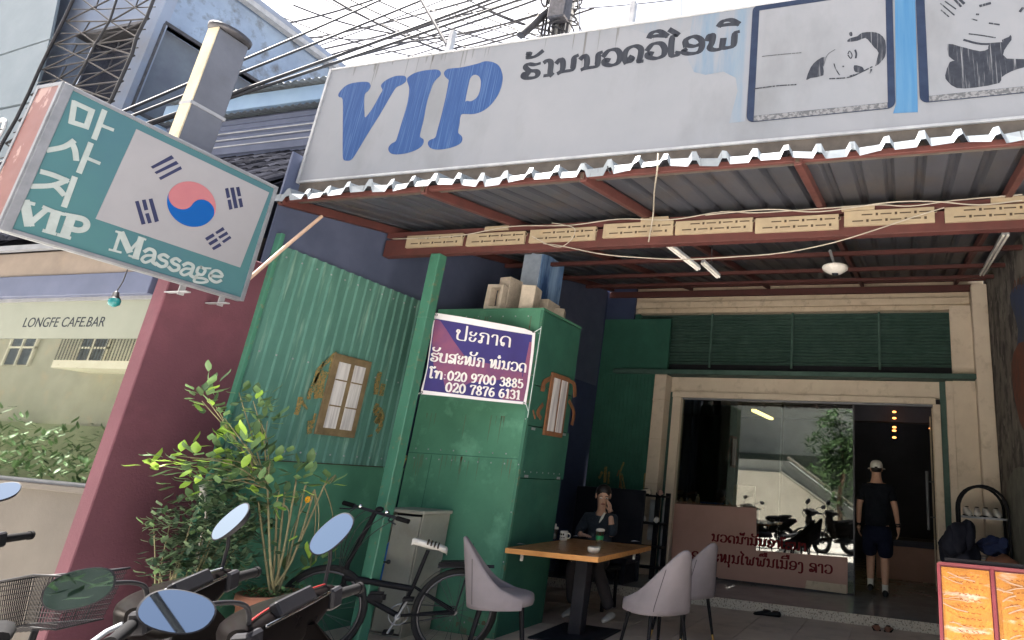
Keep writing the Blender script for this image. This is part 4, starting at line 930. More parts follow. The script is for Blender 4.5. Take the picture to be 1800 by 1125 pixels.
part('shaft', MB().box(-4.4, -4.14, 6.3, 6.8, TZ, 4.13), 'blue_paint', rc)
part('bare_face', MB().box(-4.398, -4.16, 6.292, 6.2995, TZ, 4.12), 'pale_render', rc)
rw = solo('inner_side_wall', 'deep blue party wall of the recess behind the green shed', 'wall', MB().box(-4.9, -4.83, 5.5, 9.47, GZ, 4.6).box(-4.9, -4.32, 9.47, 9.53, 3.9, 5.2), 'blue_wall', loc=(-4.85, 7.4, GZ))

# ------------------------------------------------------------------ shop front
YD = 9.6
sp = thing('shop_building', 'massage shop front with beige door surround, dark green louvre and open glass door', 'building', (-1.8, 9.6, GZ))
part('green_wall', MB().box(-4.8, -3.62, 9.402, 9.46, 1.9, 4.11), 'green_dark', sp)
mb = MB()
L = []
for i in range(18):
    for a, h in prof2: L.append((-4.8+i*.065+a*.66, h))
vs = [(x, 9.40-h*.7, z) for x, h in L for z in (TZ, 3.19)]
mb.add(vs, [(2*i, 2*i+2, 2*i+3, 2*i+1)[::-1] for i in range(len(L)-1)])
gw = part('corrugated_panel', mb, 'green_dark', sp)
GP = lambda u, v: atY(600+u/3, 750+v/3, 9.38)
goldwork([([(1360, 270), (1375, 240)], .05), ([(1390, 290), (1395, 215)], .06), ([(1412, 240), (1408, 300)], .04), ([(1480, 330), (1470, 250), (1490, 190)], .035), ([(1480, 250), (1495, 330)], .03), ([(1600, 330), (1605, 250)], .06)], GP, gw, 'gold_paint', V(0, -1, 0))
goldwork([([(1468, 320), (1475, 260)], .03), ([(1455, 260), (1465, 230)], .02)], GP, gw, 'rust_paint', V(0, -1, 0))
# louvre box
lz0, lz1, lx0, lx1 = 3.42, 4.25, -4.28, .80
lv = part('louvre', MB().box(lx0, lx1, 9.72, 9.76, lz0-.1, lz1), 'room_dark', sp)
mb = MB(); n = 17
for i in range(n):
    z = lz0+(lz1-lz0)*(i+.5)/n
    mb.obox(((lx0+lx1)/2, 9.685, z+rng.uniform(-.003, .003)), ((lx1-lx0)/2, 0, 0), (0, .024, -.012), (0, .003, .006))
part('slat', mb, 'green_louvre', lv)
for x in (-3.0, -1.68, -.36): part('mullion', MB().box(x-.018, x+.018, 9.63, 9.66, lz0-.05, lz1), 'green_louvre', lv, bev=.003)
for x0, x1 in ((lx1-.03, lx1+.10), (lx0-.09, lx0+.02)): part('end_post', MB().box(x0, x1, 9.60, 9.75, lz0-.08, lz1), 'green_dark', lv, bev=.003)
part('ledge', MB().box(-4.50, .93, 9.30, 9.73, 3.205, 3.262).box(-4.50, .93, 9.29, 9.30, 3.195, 3.268), 'green_louvre', sp, bev=.005)
part('lintel', MB().box(-4.30, .93, 9.56, 9.70, 4.255, 4.33).box(-4.35, .93, 9.53, 9.70, 4.333, 4.44).box(-4.5, .93, 9.6, 9.75, 4.44, 4.9), 'cream_beam', sp, bev=.008)
part('header', MB().box(-3.6, .60, 9.62, 9.75, 2.965, 3.20), 'beige_pillar', sp)
hd = MB(); hd.box(-3.55, .40, 9.55, 9.62, 2.875, 2.965); part('head_rail', hd, 'beige_pillar', sp, bev=.006)
part('door_track', MB().box(-3.5, .40, 9.57, 9.63, 2.845, 2.872), 'alu', sp)
mb = MB(); mb.box(-3.80, -3.60, 9.36, 9.66, IZ, 3.20); part('side_pillar', mb, 'beige_pillar', sp, bev=.008)
mb = MB()
for z in (.9, 1.55, 2.2, 2.8): mb.box(-3.803, -3.597, 9.355, 9.662, z, z+.012)
part('pillar_joint', mb, 'cream_beam', sp)
part('side_jamb', MB().box(-3.52, -3.38, 9.5, 9.66, IZ, 2.87), 'beige_pillar', sp, bev=.006)
part('jamb_gap', MB().box(-3.6, -3.52, 9.60, 9.66, IZ, 2.96), 'green_louvre', sp)
part('door_jamb', MB().box(.36, .46, 9.56, 9.66, IZ, 2.875).box(.54, .64, 9.52, 9.66, IZ, 3.2), 'beige_pillar', sp, bev=.006)
part('jamb_gap', MB().box(.46, .54, 9.60, 9.66, IZ, 3.2), 'green_louvre', sp)
part('pillar', MB().box(.93, 1.14, 9.30, 9.55, IZ, 4.56), 'beige_pillar', sp, bev=.01)
part('side_return', MB().box(.64, .93, 9.52, 9.62, IZ, 4.3), 'beige_pillar', sp)
# glass leaves
for x0, x1, y in ((-3.38, -1.76, 9.60), (-1.80, -.725, 9.575)):
    g = part('glass_leaf', MB().box(x0, x1, y, y+.01, IZ+.012, 2.845), 'door_glass', sp)
    part('edge_strip', MB().box(x1-.02, x1, y-.004, y+.014, IZ+.01, 2.845).box(x0, x1-.02, y-.003, y+.013, IZ+.006, IZ+.03), 'steel_dark', g)
leaf = part('open_door', MB().box(.355, .365, 9.68, 10.75, IZ+.02, 2.84), 'door_glass', sp)
part('door_stile', MB().box(.345, .375, 9.66, 9.71, IZ+.02, 2.84).box(.345, .375, 10.75, 10.79, IZ+.02, 2.84), 'cream_beam', leaf)
mb = MB()
for x in (.27, .45): mb.tube([V(x, 10.55, 1.17), V(x, 10.55, 2.0)], .022, 10)
for z in (1.35, 1.85): mb.tube([V(.27, 10.55, z), V(.45, 10.55, z)], .009, 8)
part('pull_handle', mb, 'alu', leaf)
# vinyl band and lettering on the glass
vy = 9.572
pA, pZ = atY(1330, 965, vy), atY(1490, 1045, vy)
vb = part('vinyl_band', MB().poly([[V(p.x, vy-.002, p.z) for p in (atY(1262, 1016, vy), atY(1330, 1024, vy), atY(1490, 1043, vy), atY(1490, 980, vy), atY(1327, 968, vy), atY(1262, 960, vy))]], V(0, -.001, 0)), 'pink_vinyl', sp)
part('vinyl_panel', MB().poly([[V(p.x, 9.597, p.z) for p in (atY(1180, 885, 9.597), atY(1330, 893, 9.597), atY(1328, 1022, 9.597), atY(1180, 1005, 9.597))]], V(0, -.001, 0)), 'pink_vinyl', sp)
part('vinyl_patch', MB().poly([[V(p.x, vy-.0032, p.z) for p in (atY(1418, 1020, vy), atY(1488, 1028, vy), atY(1488, 1044, vy), atY(1415, 1034, vy))]], V(0, -.001, 0)), 'cream_beam', sp)
def DP(u, v): p = atY(1190+u/5.625, 900+v/5.625, vy-.0036); return V(p.x, vy-.0036, p.z)
mb = MB(); upz = V(0, 0, 1)
for txt, a, b, h in (('ນວດນ້ຳມັນອາໂຣມາ', (342, 285), (1285, 388), .095), ('ອະສະໝຸນໄພພື້ນເມືອງ ລາວ', (140, 465), (1545, 612), .105)):
    write(mb, txt.replace('ຸ', 'ຸ'), DP(*a), DP(*b), upz, V(0, -1, 0), h, .030, .013, .0015)
part('lettering', mb, 'maroon_text', sp)
# inside
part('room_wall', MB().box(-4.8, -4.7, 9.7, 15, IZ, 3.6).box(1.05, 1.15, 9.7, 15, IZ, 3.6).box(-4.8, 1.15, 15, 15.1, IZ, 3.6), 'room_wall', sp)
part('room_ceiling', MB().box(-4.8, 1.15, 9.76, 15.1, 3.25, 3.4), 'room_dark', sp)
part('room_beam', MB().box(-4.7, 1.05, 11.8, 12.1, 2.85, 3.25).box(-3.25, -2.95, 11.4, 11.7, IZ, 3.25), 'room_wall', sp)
part('upper_wall', MB().box(-4.8, 1.15, 9.77, 9.9, 3.2, 6.0), 'beige_pillar', sp)
cl_ = solo('fluorescent_lamp', 'yellow glowing strip lamp under the shop ceiling behind the glass', 'lamp', MB().obox(atY(1341, 729, 11.2), (.03, .62, 0), (.035, 0, 0), (0, 0, .02)), 'lamp_yellow', loc=tuple(atY(1340, 728, 11.2)))
for i, (u, v) in enumerate(((1572, 724), (1572, 735), (1572, 751), (1572, 757), (1572, 769), (1640, 753))):
    p = atY(u, v, 11.6)
    solo('lantern', ['topmost', 'second', 'third', 'fourth', 'lowest', 'wider rightmost'][i]+' of the small orange lights glowing inside the dark shop', 'light', MB().ball(p, .035 if i < 5 else .07, .03, .018), 'lamp_orange', 'orange lights inside the shop', loc=tuple(p))
ct = thing('reception_counter', 'pinkish reception counter just inside the glass front', 'counter', (-3.0, 10.6, IZ))
part('body', MB().box(-4.3, -2.35, 10.3, 10.9, IZ, 1.26), 'pink_counter', ct, bev=.006); part('top', MB().box(-4.35, -2.30, 10.27, 10.95, 1.262, 1.30), 'pink_vinyl', ct, bev=.006)
for i, (u, h, m, lab) in enumerate(((1197, .07, 'ceramic', 'squat pale jar on the reception counter'), (1226, .14, 'ceramic', 'tall pale bottle on the reception counter'), (1212, .06, 'breeze', 'small brown pot on the reception counter'))):
    p = atY(u, 885, 10.45); solo('jar', lab, 'jar', MB().lathe([(.03, 0), (.034, h*.5), (.02, h*.75), (.014, h*.8), (.014, h)], (p.x, 10.45, 1.3), 14), m, 'jars on the reception counter', loc=(p.x, 10.45, 1.3))
p = atY(1250, 886, 10.5); solo('blue_tray', 'flat blue tray on the reception counter', 'tray', MB().box(p.x-.16, p.x+.18, 10.4, 10.65, 1.301, 1.325), 'blue_plastic', loc=(p.x, 10.5, 1.3), bev=.006)
bc = thing('plastic_chair', 'white plastic chair stack inside the shop behind the glass', 'chair', (-2.75, 11.2, IZ))
mb = MB(); c0 = V(-2.75, 11.2, 0)
part('seat', MB().box(-2.97, -2.55, 11.0, 11.42, 1.0, 1.04), 'white_shoe', bc, bev=.015)
part('backrest', MB().obox((-2.76, 11.4, 1.34), (.2, 0, 0), (0, .012, 0), (0, .05, .28)), 'white_shoe', bc, bev=.02)
for x in (-2.94, -2.58):
    for y in (11.03, 11.4): part('leg', MB().beam((x, y, IZ), (x+(.03 if x < -2.7 else -.03), y, 1.0), .04, .04), 'white_shoe', bc)
tb2 = thing('massage_bed', 'low pinkish padded bench at the right inside the shop', 'bed', (.1, 12.2, IZ))
part('base', MB().box(-.55, 1.0, 11.9, 12.9, IZ, .82), 'pink_counter', tb2, bev=.01); part('mattress', MB().box(-.58, 1.03, 11.88, 12.92, .822, .92), 'room_wall', tb2, bev=.03, seg=2)

# ------------------------------------------------------------------ right-hand boundary wall
wl = thing('side_wall', 'dark mottled boundary wall at the right with peeling paint', 'wall', (1.22, 6.5, GZ))
part('body', MB().box(1.15, 1.3, 4.9, 9.9, GZ, 5.4).box(1.151, 1.3, 3.4, 4.9, GZ, 3.4), 'mottled', wl)
WP = lambda u, v: atX(u, v, 1.149)
mb = MB(); mb.poly([smooth_pts([WP(*p) for p in ((1775, 520), (1800, 500), (1830, 560), (1810, 680), (1785, 640), (1790, 580))], 3, True)], V(-.002, 0, 0)); part('blue_stain', mb, 'mottled_blue', wl)
mb = MB(); mb.poly([smooth_pts([WP(*p) for p in ((1778, 640), (1800, 600), (1830, 700), (1805, 760), (1788, 720))], 3, True)], V(-.003, 0, 0))
part('rust_stain', mb, 'mottled_rust', wl)
mb = MB()
for sg in ([(1781, 513), (1784, 493), (1787, 508), (1790, 490), (1792, 508)], [(1797, 505), (1795, 492), (1801, 488), (1803, 505)]): mb.stroke([WP(*p) for p in sg], .02, V(-1, 0, 0), .002)
part('scrawl', mb, 'mottled_rust', wl)
mb = MB(); mb.poly([smooth_pts([WP(*p) for p in ((1762, 1000), (1770, 860), (1792, 820), (1830, 860), (1840, 1010))], 3, True)], V(-.002, 0, 0)); part('pale_stain', mb, 'stain_grey', wl)
# ------------------------------------------------------------------ table and what stands on it
TA = R_(2); TC = V(-2.97, 5.95, 0)
def tl(x, y, z): return TC+V(x*math.cos(TA)-y*math.sin(TA), x*math.sin(TA)+y*math.cos(TA), z)
tb = thing('cafe_table', 'wooden topped table on a dark steel pedestal under the awning', 'table', (TC.x, TC.y, TZ))
ex, ey = tl(1, 0, 0)-tl(0, 0, 0), tl(0, 1, 0)-tl(0, 0, 0)
mb = MB(); mb.obox(tl(0, 0, .94), ex*.434, ey*.652, V(0, 0, .018)); tp = part('tabletop', mb, 'wood', tb, bev=.004)
mb = MB()
mb.obox(tl(0, -.656, .938), ex*.440, ey*.004, V(0, 0, .021)); mb.obox(tl(.438, 0, .938), ex*.004, ey*.651, V(0, 0, .021))
mb.obox(tl(0, .656, .938), ex*.440, ey*.004, V(0, 0, .021)); mb.obox(tl(-.438, 0, .938), ex*.004, ey*.651, V(0, 0, .021)); part('edge_band', mb, 'wood_edge', tp, bev=.0015)
mb = MB(); mb.obox(tl(0, .05, .56), ex*.062, ey*.062, V(0, 0, .345)); part('pedestal', mb, 'black_steel', tb, bev=.006)
mb = MB(); mb.obox(tl(0, .05, TZ+.014), ex*.30, ey*.36, V(0, 0, .007)); part('base_plate', mb, 'black_steel', tb, bev=.005)
mb = MB(); mb.obox(tl(0, .05, .908), ex*.34, ey*.05, V(0, 0, .012)).obox(tl(0, .05, .909), ex*.05, ey*.5, V(0, 0, .0118)); part('support_arm', mb, 'black_steel', tb)
for x, y in ((-.33, -.55), (.38, .35)): part('peg', MB().obox(tl(x, y, .885), ex*.012, ey*.012, V(0, 0, .032)), 'white_shoe', tb, bev=.003)
TT = .9595
def on_table(u, v): return atZ(u, v, TT)
p = on_table(990, 950)
mg = thing('mug', 'white mug with black eyes printed on it standing on the table', 'mug', tuple(p))
part('body', MB().lathe([(.032, 0), (.04, .006), (.041, .09), (.037, .09), (.035, .02), (0, .018)], p, 22, cap=False), 'ceramic', mg)
mb = MB(); mb.ring(p+V(.05, 0, .048), V(0, 1, 0), .024, .006, 14, 6); part('handle', mb, 'ceramic', mg)
mb = MB()
for a in (-2.3, -1.7, -1.2): mb.ball(p+V(.0405*math.cos(a), .0405*math.sin(a), .06), .009, .006, .011, 8, 6).ball(p+V(.0405*math.cos(a+.2), .0405*math.sin(a+.2), .032), .007, .004, .006, 8, 6)
part('print', mb, 'slot_dark', mg)
p = on_table(973, 948)
gl_ = thing('drink_glass', 'tall takeaway cup with pale lid behind the mug on the table', 'cup', tuple(p))
part('body', MB().lathe([(.028, 0), (.037, .1), (.035, .1), (.027, .004), (0, .004)], p, 20, cap=False), 'clear_glass', gl_); part('drink', MB().lathe([(.0, .006), (.025, .006), (.031, .06), (0, .06)], p, 18, cap=False), 'rust_paint', gl_); part('lid', MB().lathe([(.038, .1), (.036, .118), (.014, .125), (.012, .15), (0, .15)], p, 20, cap=False), 'ceramic', gl_)
p = on_table(1053, 955)
cu_ = thing('takeaway_cup', 'clear plastic takeaway cup with green label in front of the seated woman', 'cup', tuple(p))
part('body', MB().lathe([(.033, 0), (.045, .115), (.043, .115), (.032, .004), (0, .004)], p, 22, cap=False), 'clear_glass', cu_); part('label', MB().lathe([(.0375, .035), (.041, .072)], p, 22, cap=False), 'label_green', cu_); part('lid', MB().lathe([(.047, .115), (.043, .135), (.02, .142), (0, .142)], p, 22, cap=False), 'ceramic', cu_)
p = on_table(1043, 972)
bo = thing('ashtray_bowl', 'cream bowl with dark contents at the near corner of the table', 'bowl', tuple(p))
part('body', MB().lathe([(.035, 0), (.052, .012), (.058, .05), (.053, .05), (.046, .03), (0, .028)], p, 24, cap=False), 'ceramic', bo); part('contents', MB().lathe([(0, .048), (.03, .05), (.05, .042)], p, 16, cap=False), 'coffee', bo)
for u, v, lab, m in ((915, 957, 'grey crumpled receipt near the left corner of the table', 'steel_grey'), (1015, 943, 'white paper scrap at the far edge of the table', 'white_cloth'), (1117, 952, 'white paper scrap at the right edge of the table', 'white_cloth')):
    q = on_table(u, v); mb = MB(); mb.add([(q.x-.05, q.y-.02, TT+.001), (q.x+.04, q.y-.03, TT+.008), (q.x+.05, q.y+.02, TT+.002), (q.x-.03, q.y+.03, TT+.009), (q.x, q.y, TT+.004)], [(0, 1, 4), (1, 2, 4), (2, 3, 4), (3, 0, 4)]); solo('paper_scrap', lab, 'paper', mb, m, loc=tuple(q))

# ------------------------------------------------------------------ upholstered chairs
def make_chair(label):
    t = thing('upholstered_chair', label, 'chair', (0, 0, 0), 'grey upholstered chairs round the table')
    # faces +X
    mb = MB()
    def se(a, rx, ry, e=.75): c, s = math.cos(a), math.sin(a); return rx*math.copysign(abs(c)**e, c), ry*math.copysign(abs(s)**e, s)
    ring = []
    for rr, z in ((.0, .40), (.80, .40), (.97, .415), (1.0, .445), (.97, .475), (.8, .49), (.4, .492), (.0, .492)):
        ring.append([(x+.03, y, z) for x, y in (se(2*math.pi*i/32, .245*rr, .235*rr) for i in range(32))])
    vs = [p for r in ring for p in r]; k = len(ring)
    mb.add(vs, [(i*32+j, i*32+(j+1) % 32, (i+1)*32+(j+1) % 32, (i+1)*32+j) for i in range(k-1) for j in range(32)], True); part('seat', mb, 'grey_cloth', t)
    mb = MB(); na, nz = 30, 12; A = R_(118)
    def pt(i, j, ins):
        a = -A+2*A*i/na; hfac = max(0, math.cos(a*.74))**2.3; tz = .47+.40*hfac; z = .395+(tz-.395)*j/nz
        lean = .10*((z-.42)/.45)
        nar = 1-.42*max(0, (z-.46)/.4)
        rx, ry = .265-ins, (.258-ins)*nar
        c, s = math.cos(a), math.sin(a)
        x = -(rx*math.copysign(abs(c)**.8, c)) - lean*max(0, c) + .03; y = ry*math.copysign(abs(s)**.8, s)
        return V(x, y, z)
    O = [[pt(i, j, 0) for j in range(nz+1)] for i in range(na+1)]; I = [[pt(i, j, .034)+V(0, 0, -.0) for j in range(nz+1)] for i in range(na+1)]
    Tp = [[(O[i][nz]*(1-q)+I[i][nz]*q)+V(0, 0, .013*math.sin(math.pi*q)) for q in (.25, .5, .75)] for i in range(na+1)]
    prof = [O[i]+Tp[i]+I[i][::-1] for i in range(na+1)]; m = len(prof[0])
    mb.add([p for r in prof for p in r], [(i*m+j, i*m+j+1, (i+1)*m+j+1, (i+1)*m+j) for i in range(na) for j in range(m-1)]+[(i*m+m-1, i*m, (i+1)*m, (i+1)*m+m-1) for i in range(na)], True)
    mb.add(prof[0], [tuple(range(m))]); mb.add(prof[-1], [tuple(range(m))[::-1]])
    b = part('backrest', mb, 'grey_cloth', t)
    for s_ in (-1, 1):
        i = na//2+s_*5; part('seam', MB().tube([O[i][j]+V(-.0005, 0, 0) for j in range(1, nz)], .0028, 6), 'dark_trouser', b)
    for sx, sy in ((-1, -1), (-1, 1), (1, -1), (1, 1)):
        a, e = V(.03+sx*.15, sy*.15, .405), V(.03+sx*.215, sy*.205, .0); f = a.lerp(e, .8)
        lg = part('leg', MB().tube([a, f], [.017, .012], 12), 'black_plastic', t); part('leg_tip', MB().tube([f, e], [.0118, .009], 12), 'gold_tip', lg)
    return t
ch0 = make_chair('grey upholstered chair at the near left of the table with its back to the bicycle')
ch0.location = (-3.1, 4.84, TZ+.006); ch0.rotation_euler = (0, 0, R_(34))
copy_thing(ch0, 'grey upholstered chair at the near right of the table, nearest the step', (-1.98, 5.42, TZ+.006), (0, 0, R_(146)))
copy_thing(ch0, 'grey upholstered chair partly hidden behind another at the right of the table', (-2.02, 6.28, TZ+.006), (0, 0, R_(150)))
bh = thing('wooden_settle', 'dark high backed settle against the green wall behind the seated woman', 'bench', (-3.95, 8.4, TZ))
part('backrest', MB().box(-4.55, -3.5, 8.66, 8.72, IZ, 1.46), 'black_steel', bh, bev=.01); part('seat', MB().box(-4.55, -3.5, 8.25, 8.66, .55, .62), 'black_steel', bh, bev=.01)
for x in (-4.5, -3.56): part('leg', MB().box(x-.03, x+.03, 8.28, 8.64, IZ, .55), 'black_steel', bh)

# ------------------------------------------------------------------ people
def head(parent, c, yaw, pitch, scale, woman):
    """a face and hair set on a head of the continuous body: eyes, brows, mouth, ears as children of the figure"""
    pass
def hand_verts(w, d, nrm, thumb, s, curl):
    """five-finger hand chains from wrist w along d; nrm = palm normal, thumb = side of the thumb; returns verts, edges with vertex 0 the wrist"""
    d, nrm, thumb = d.normalized(), nrm.normalized(), thumb.normalized(); v = []; e = []
    def a(p, r, par):
        v.append((p.x, p.y, p.z, r*s, r*s*.85)); 
        if par is not None: e.append((par, len(v)-1))
        return len(v)-1
    k0 = a(w, .026, None); k1 = a(w+d*.05*s, .030, k0)
    for off, ln in ((.030, .072), (.010, .082), (-.010, .076), (-.029, .058)):
        kb = a(w+d*.088*s+thumb*off*s, .0105, k1); p = w+d*.088*s+thumb*off*s; dd = d.copy(); par = kb
        for q in range(3):
            dd = (dd*math.cos(curl)+nrm*math.sin(curl)).normalized(); p = p+dd*ln*s*(.45, .32, .25)[q]; par = a(p, (.0095, .0085, .0075)[q], par)
    p = w+d*.03*s+thumb*.032*s; kt = a(p, .012, k0)
    dd = (d*.7+thumb*.6+nrm*.25).normalized()
    for q in range(2): p = p+dd*.034*s; dd = (dd+d*.3).normalized(); kt = a(p, (.0105, .009)[q], kt)
    return v, e
def hand(parent, *a): v, e = hand_verts(*a); return skin('hand', v, e, 'skin_tan', parent, 1)
def face(parent, c, f, up, s):
    """eyes, brows, lips, nose and ears around head centre c facing f"""
    f = f.normalized(); r = f.cross(up).normalized(); u = r.cross(f).normalized()
    for sg in (-1, 1):
        ec = c+f*.083*s+r*(.031*sg*s)+u*.004*s
        rot = Matrix((r, f, u)).transposed()
        ey = part('eye', MB().ball(ec, .014*s, .008*s, .0075*s, 12, 8, rot), 'eye_white', parent); part('pupil', MB().ball(ec+f*.0055*s, .006*s, .004*s, .006*s, 10, 6, rot), 'hair', ey)
        part('eyebrow', MB().tube([ec+u*.021*s-r*.016*s+f*.004*s, ec+u*.025*s+f*.007*s, ec+u*.02*s+r*.018*s+f*.002*s], .0032*s, 6), 'hair', parent)
        part('ear', MB().ball(c+r*(.076*sg*s)-f*.005*s-u*.008*s, .012*s, .02*s, .032*s, 10, 8, rot), 'skin_tan', parent)
    rot = Matrix((r, f, u)).transposed()
    part('mouth', MB().ball(c+f*.082*s-u*.062*s, .023*s, .009*s, .008*s, 12, 8, rot), 'lip', parent)
    part('nose', MB().tube([c+f*.088*s+u*.008*s, c+f*.102*s-u*.025*s, c+f*.092*s-u*.036*s], [.008*s, .014*s, .011*s], 10), 'skin_tan', parent)

# man walking into the shop, seen from behind
MX, MY = -.44, 9.86
mn = thing('person', 'man in a white cap, black tee and navy shorts walking into the dark shop', 'person', (MX, MY, IZ))
def mp(x, y, z): return (MX+x, MY+y, IZ+z)
J = [mp(0, 0, .90)+(.155, .125), mp(0, .01, 1.06)+(.140, .10), mp(0, .02, 1.24)+(.165, .11), mp(0, .02, 1.40)+(.150, .085), mp(0, .03, 1.485)+(.072, .070), mp(0, .045, 1.56)+(.068, .072), mp(0, .055, 1.645)+(.078, .096), mp(0, .05, 1.715)+(.052, .065),
     mp(-.185, .02, 1.40)+(.062, .062), mp(-.245, -.0, 1.13)+(.045, .045), mp(-.255, .06, .90)+(.031, .031),
     mp(.185, .02, 1.40)+(.062, .062), mp(.255, -.03, 1.13)+(.045, .045), mp(.285, .02, .90)+(.031, .031),
     mp(-.095, .05, .80)+(.095, .10), mp(-.10, .16, .46)+(.064, .066), mp(-.10, .10, .30)+(.058, .06), mp(-.10, .04, .10)+(.036, .04),
     mp(.095, .0, .80)+(.095, .10), mp(.10, .03, .47)+(.064, .066), mp(.10, -.02, .32)+(.060, .062), mp(.10, -.06, .08)+(.036, .04)]
E_ = [(0, 1), (1, 2), (2, 3), (3, 4), (4, 5), (5, 6), (6, 7), (3, 8), (8, 9), (9, 10), (3, 11), (11, 12), (12, 13), (0, 14), (14, 15), (15, 16), (16, 17), (0, 18), (18, 19), (19, 20), (20, 21)]
skin('body', J, E_, 'skin_tan', mn)
TJ = [mp(0, 0, .82)+(.200, .160), mp(0, .01, 1.04)+(.195, .150), mp(0, .02, 1.24)+(.205, .150), mp(0, .02, 1.40)+(.175, .11), mp(0, .025, 1.455)+(.085, .078), mp(-.19, .02, 1.395)+(.080, .080), mp(-.235, .0, 1.20)+(.066, .068), mp(.19, .02, 1.395)+(.080, .080), mp(.24, -.015, 1.20)+(.066, .068)]
skin('tee_shirt', TJ, [(0, 1), (1, 2), (2, 3), (3, 4), (3, 5), (5, 6), (3, 7), (7, 8)], 'black_tee', mn)
SJ = [mp(0, 0, .95)+(.175, .140), mp(0, 0, .84)+(.185, .15), mp(-.105, .05, .74)+(.130, .13), mp(-.11, .14, .48)+(.108, .11), mp(.105, .0, .74)+(.130, .13), mp(.11, .03, .46)+(.108, .11)]
skin('shorts', SJ, [(0, 1), (1, 2), (2, 3), (1, 4), (4, 5)], 'navy_shorts', mn)
hc = V(*mp(0, .055, 1.66))
face(mn, hc, V(0, 1, -.05), V(0, 0, 1), 1.0)
part('hair', MB().ball(hc+V(0, -.016, -.004), .080, .093, .066, 18, 10), 'hair', mn)
mb = MB(); mb.lathe([(.098, -.0), (.100, .02), (.098, .05), (.082, .085), (.05, .105), (0, .112)], hc+V(0, .0, .012), 26, sx=.90, sy=1.06, cap=False)
cap_ = part('cap', mb, 'white_fabric', mn)
vs = []; 
for i in range(13):
    a = R_(20+140*i/12)
    for r_, dz in ((.10, .014), (.14, .008), (.178 if 2 < i < 10 else .15, -.004)): vs.append(hc+V(r_*.9*math.cos(a), r_*1.02*math.sin(a), dz+.006))
mb = MB(); mb.add(vs, [(i*3+j, (i+1)*3+j, (i+1)*3+j+1, i*3+j+1) for i in range(12) for j in range(2)], True); mb.add([p+V(0, 0, -.005) for p in vs], [(i*3+j, i*3+j+1, (i+1)*3+j+1, (i+1)*3+j) for i in range(12) for j in range(2)], True)
part('peak', mb, 'white_fabric', cap_)
part('strap_gap', MB().ball(hc+V(0, -.100, .020), .024, .008, .011, 14, 8), 'hair', cap_)
hand(mn, V(*mp(-.255, .065, .885)), V(0, .15, -1), V(1, .2, 0), V(0, 1, 0), 1.0, .3)
hand(mn, V(*mp(.286, .025, .885)), V(.05, .12, -1), V(-1, .2, 0), V(0, 1, 0), 1.0, .3)
part('watch', MB().ring(mp(.284, .018, .93), V(.1, .1, -1), .034, .008, 20, 6, flat=1.4), 'steel_dark', mn)
for sx, y0, lift, lab in ((-.10, .045, .05, None), (.10, -.055, 0, None)):
    part('sock', MB().lathe([(.043, .0), (.041, .07), (.044, .10)], mp(sx, y0-.005, .05+lift), 14), 'white_fabric', mn)
    mb = MB(); n = 16; L = []
    for q, (yy, w, h) in enumerate(((-.085, .020, .06), (-.075, .038, .085), (-.03, .042, .09), (.04, .043, .07), (.11, .048, .058), (.16, .042, .045), (.185, .02, .03))):
        L.append([V(*mp(sx+w*math.cos(a), y0+.02+yy, lift+max(0, .5*h+.5*h*math.sin(a)))) for a in [2*math.pi*i/n for i in range(n)]])
    mb.add([p for r in L for p in r], [(i*n+j, i*n+(j+1) % n, (i+1)*n+(j+1) % n, (i+1)*n+j) for i in range(6) for j in range(n)], True); mb.add(L[0], [tuple(range(n))[::-1]]); mb.add(L[-1], [tuple(range(n))])
    part('shoe', mb, 'black_shoe', mn)

# woman seated behind the table, face turned down to her left hand
WX, WY = -3.41, 7.16
wm = thing('person', 'woman with tied dark hair and navy cardigan seated behind the table, hand to her face', 'person', (WX, WY, TZ))
def wp(x, y, z): return (WX+x, WY+y, z)
Jw = [wp(0, .05, .74)+(.15, .12), wp(.0, .04, .90)+(.125, .095), wp(.0, .0, 1.06)+(.115, .075), wp(.01, -.02, 1.155)+(.085, .055), wp(.015, -.04, 1.225)+(.047, .047), wp(.03, -.07, 1.275)+(.047, .052), wp(.048, -.088, 1.345)+(.068, .084), wp(.038, -.078, 1.435)+(.074, .086), wp(.03, -.07, 1.49)+(.045, .05),
      wp(-.150, .0, 1.13)+(.038, .038), wp(-.20, -.10, .99)+(.042, .042), wp(-.06, -.33, .985)+(.030, .030),
      wp(.155, -.01, 1.13)+(.038, .038), wp(.25, -.19, .99)+(.042, .042), wp(.215, -.20, 1.20)+(.028, .028),
      wp(-.09, -.10, .70)+(.085, .08), wp(-.08, -.42, .68)+(.062, .062), wp(-.02, -.40, .32)+(.045, .05),
      wp(.10, -.10, .70)+(.085, .08), wp(.22, -.40, .68)+(.062, .062), wp(.42, -.42, .32)+(.045, .05)]
Ew = [(0, 1), (1, 2), (2, 3), (3, 4), (4, 5), (5, 6), (6, 7), (7, 8), (3, 9), (9, 10), (10, 11), (3, 12), (12, 13), (13, 14), (0, 15), (15, 16), (16, 17), (0, 18), (18, 19), (19, 20)]
skin('body', Jw, Ew, 'skin_tan', wm)
TW = [wp(0, .05, .74)+(.165, .135), wp(0, .04, .92)+(.150, .115), wp(0, .0, 1.06)+(.155, .108), wp(.0, -.005, 1.16)+(.135, .085), wp(-.16, -.01, 1.15)+(.072, .070), wp(-.205, -.10, .99)+(.056, .056), wp(-.08, -.30, .985)+(.042, .042), wp(.165, -.02, 1.15)+(.072, .070), wp(.255, -.19, .995)+(.055, .055), wp(.227, -.198, 1.12)+(.041, .041)]
skin('cardigan', TW, [(0, 1), (1, 2), (2, 3), (3, 4), (4, 5), (5, 6), (3, 7), (7, 8), (8, 9)], 'navy_top', wm)
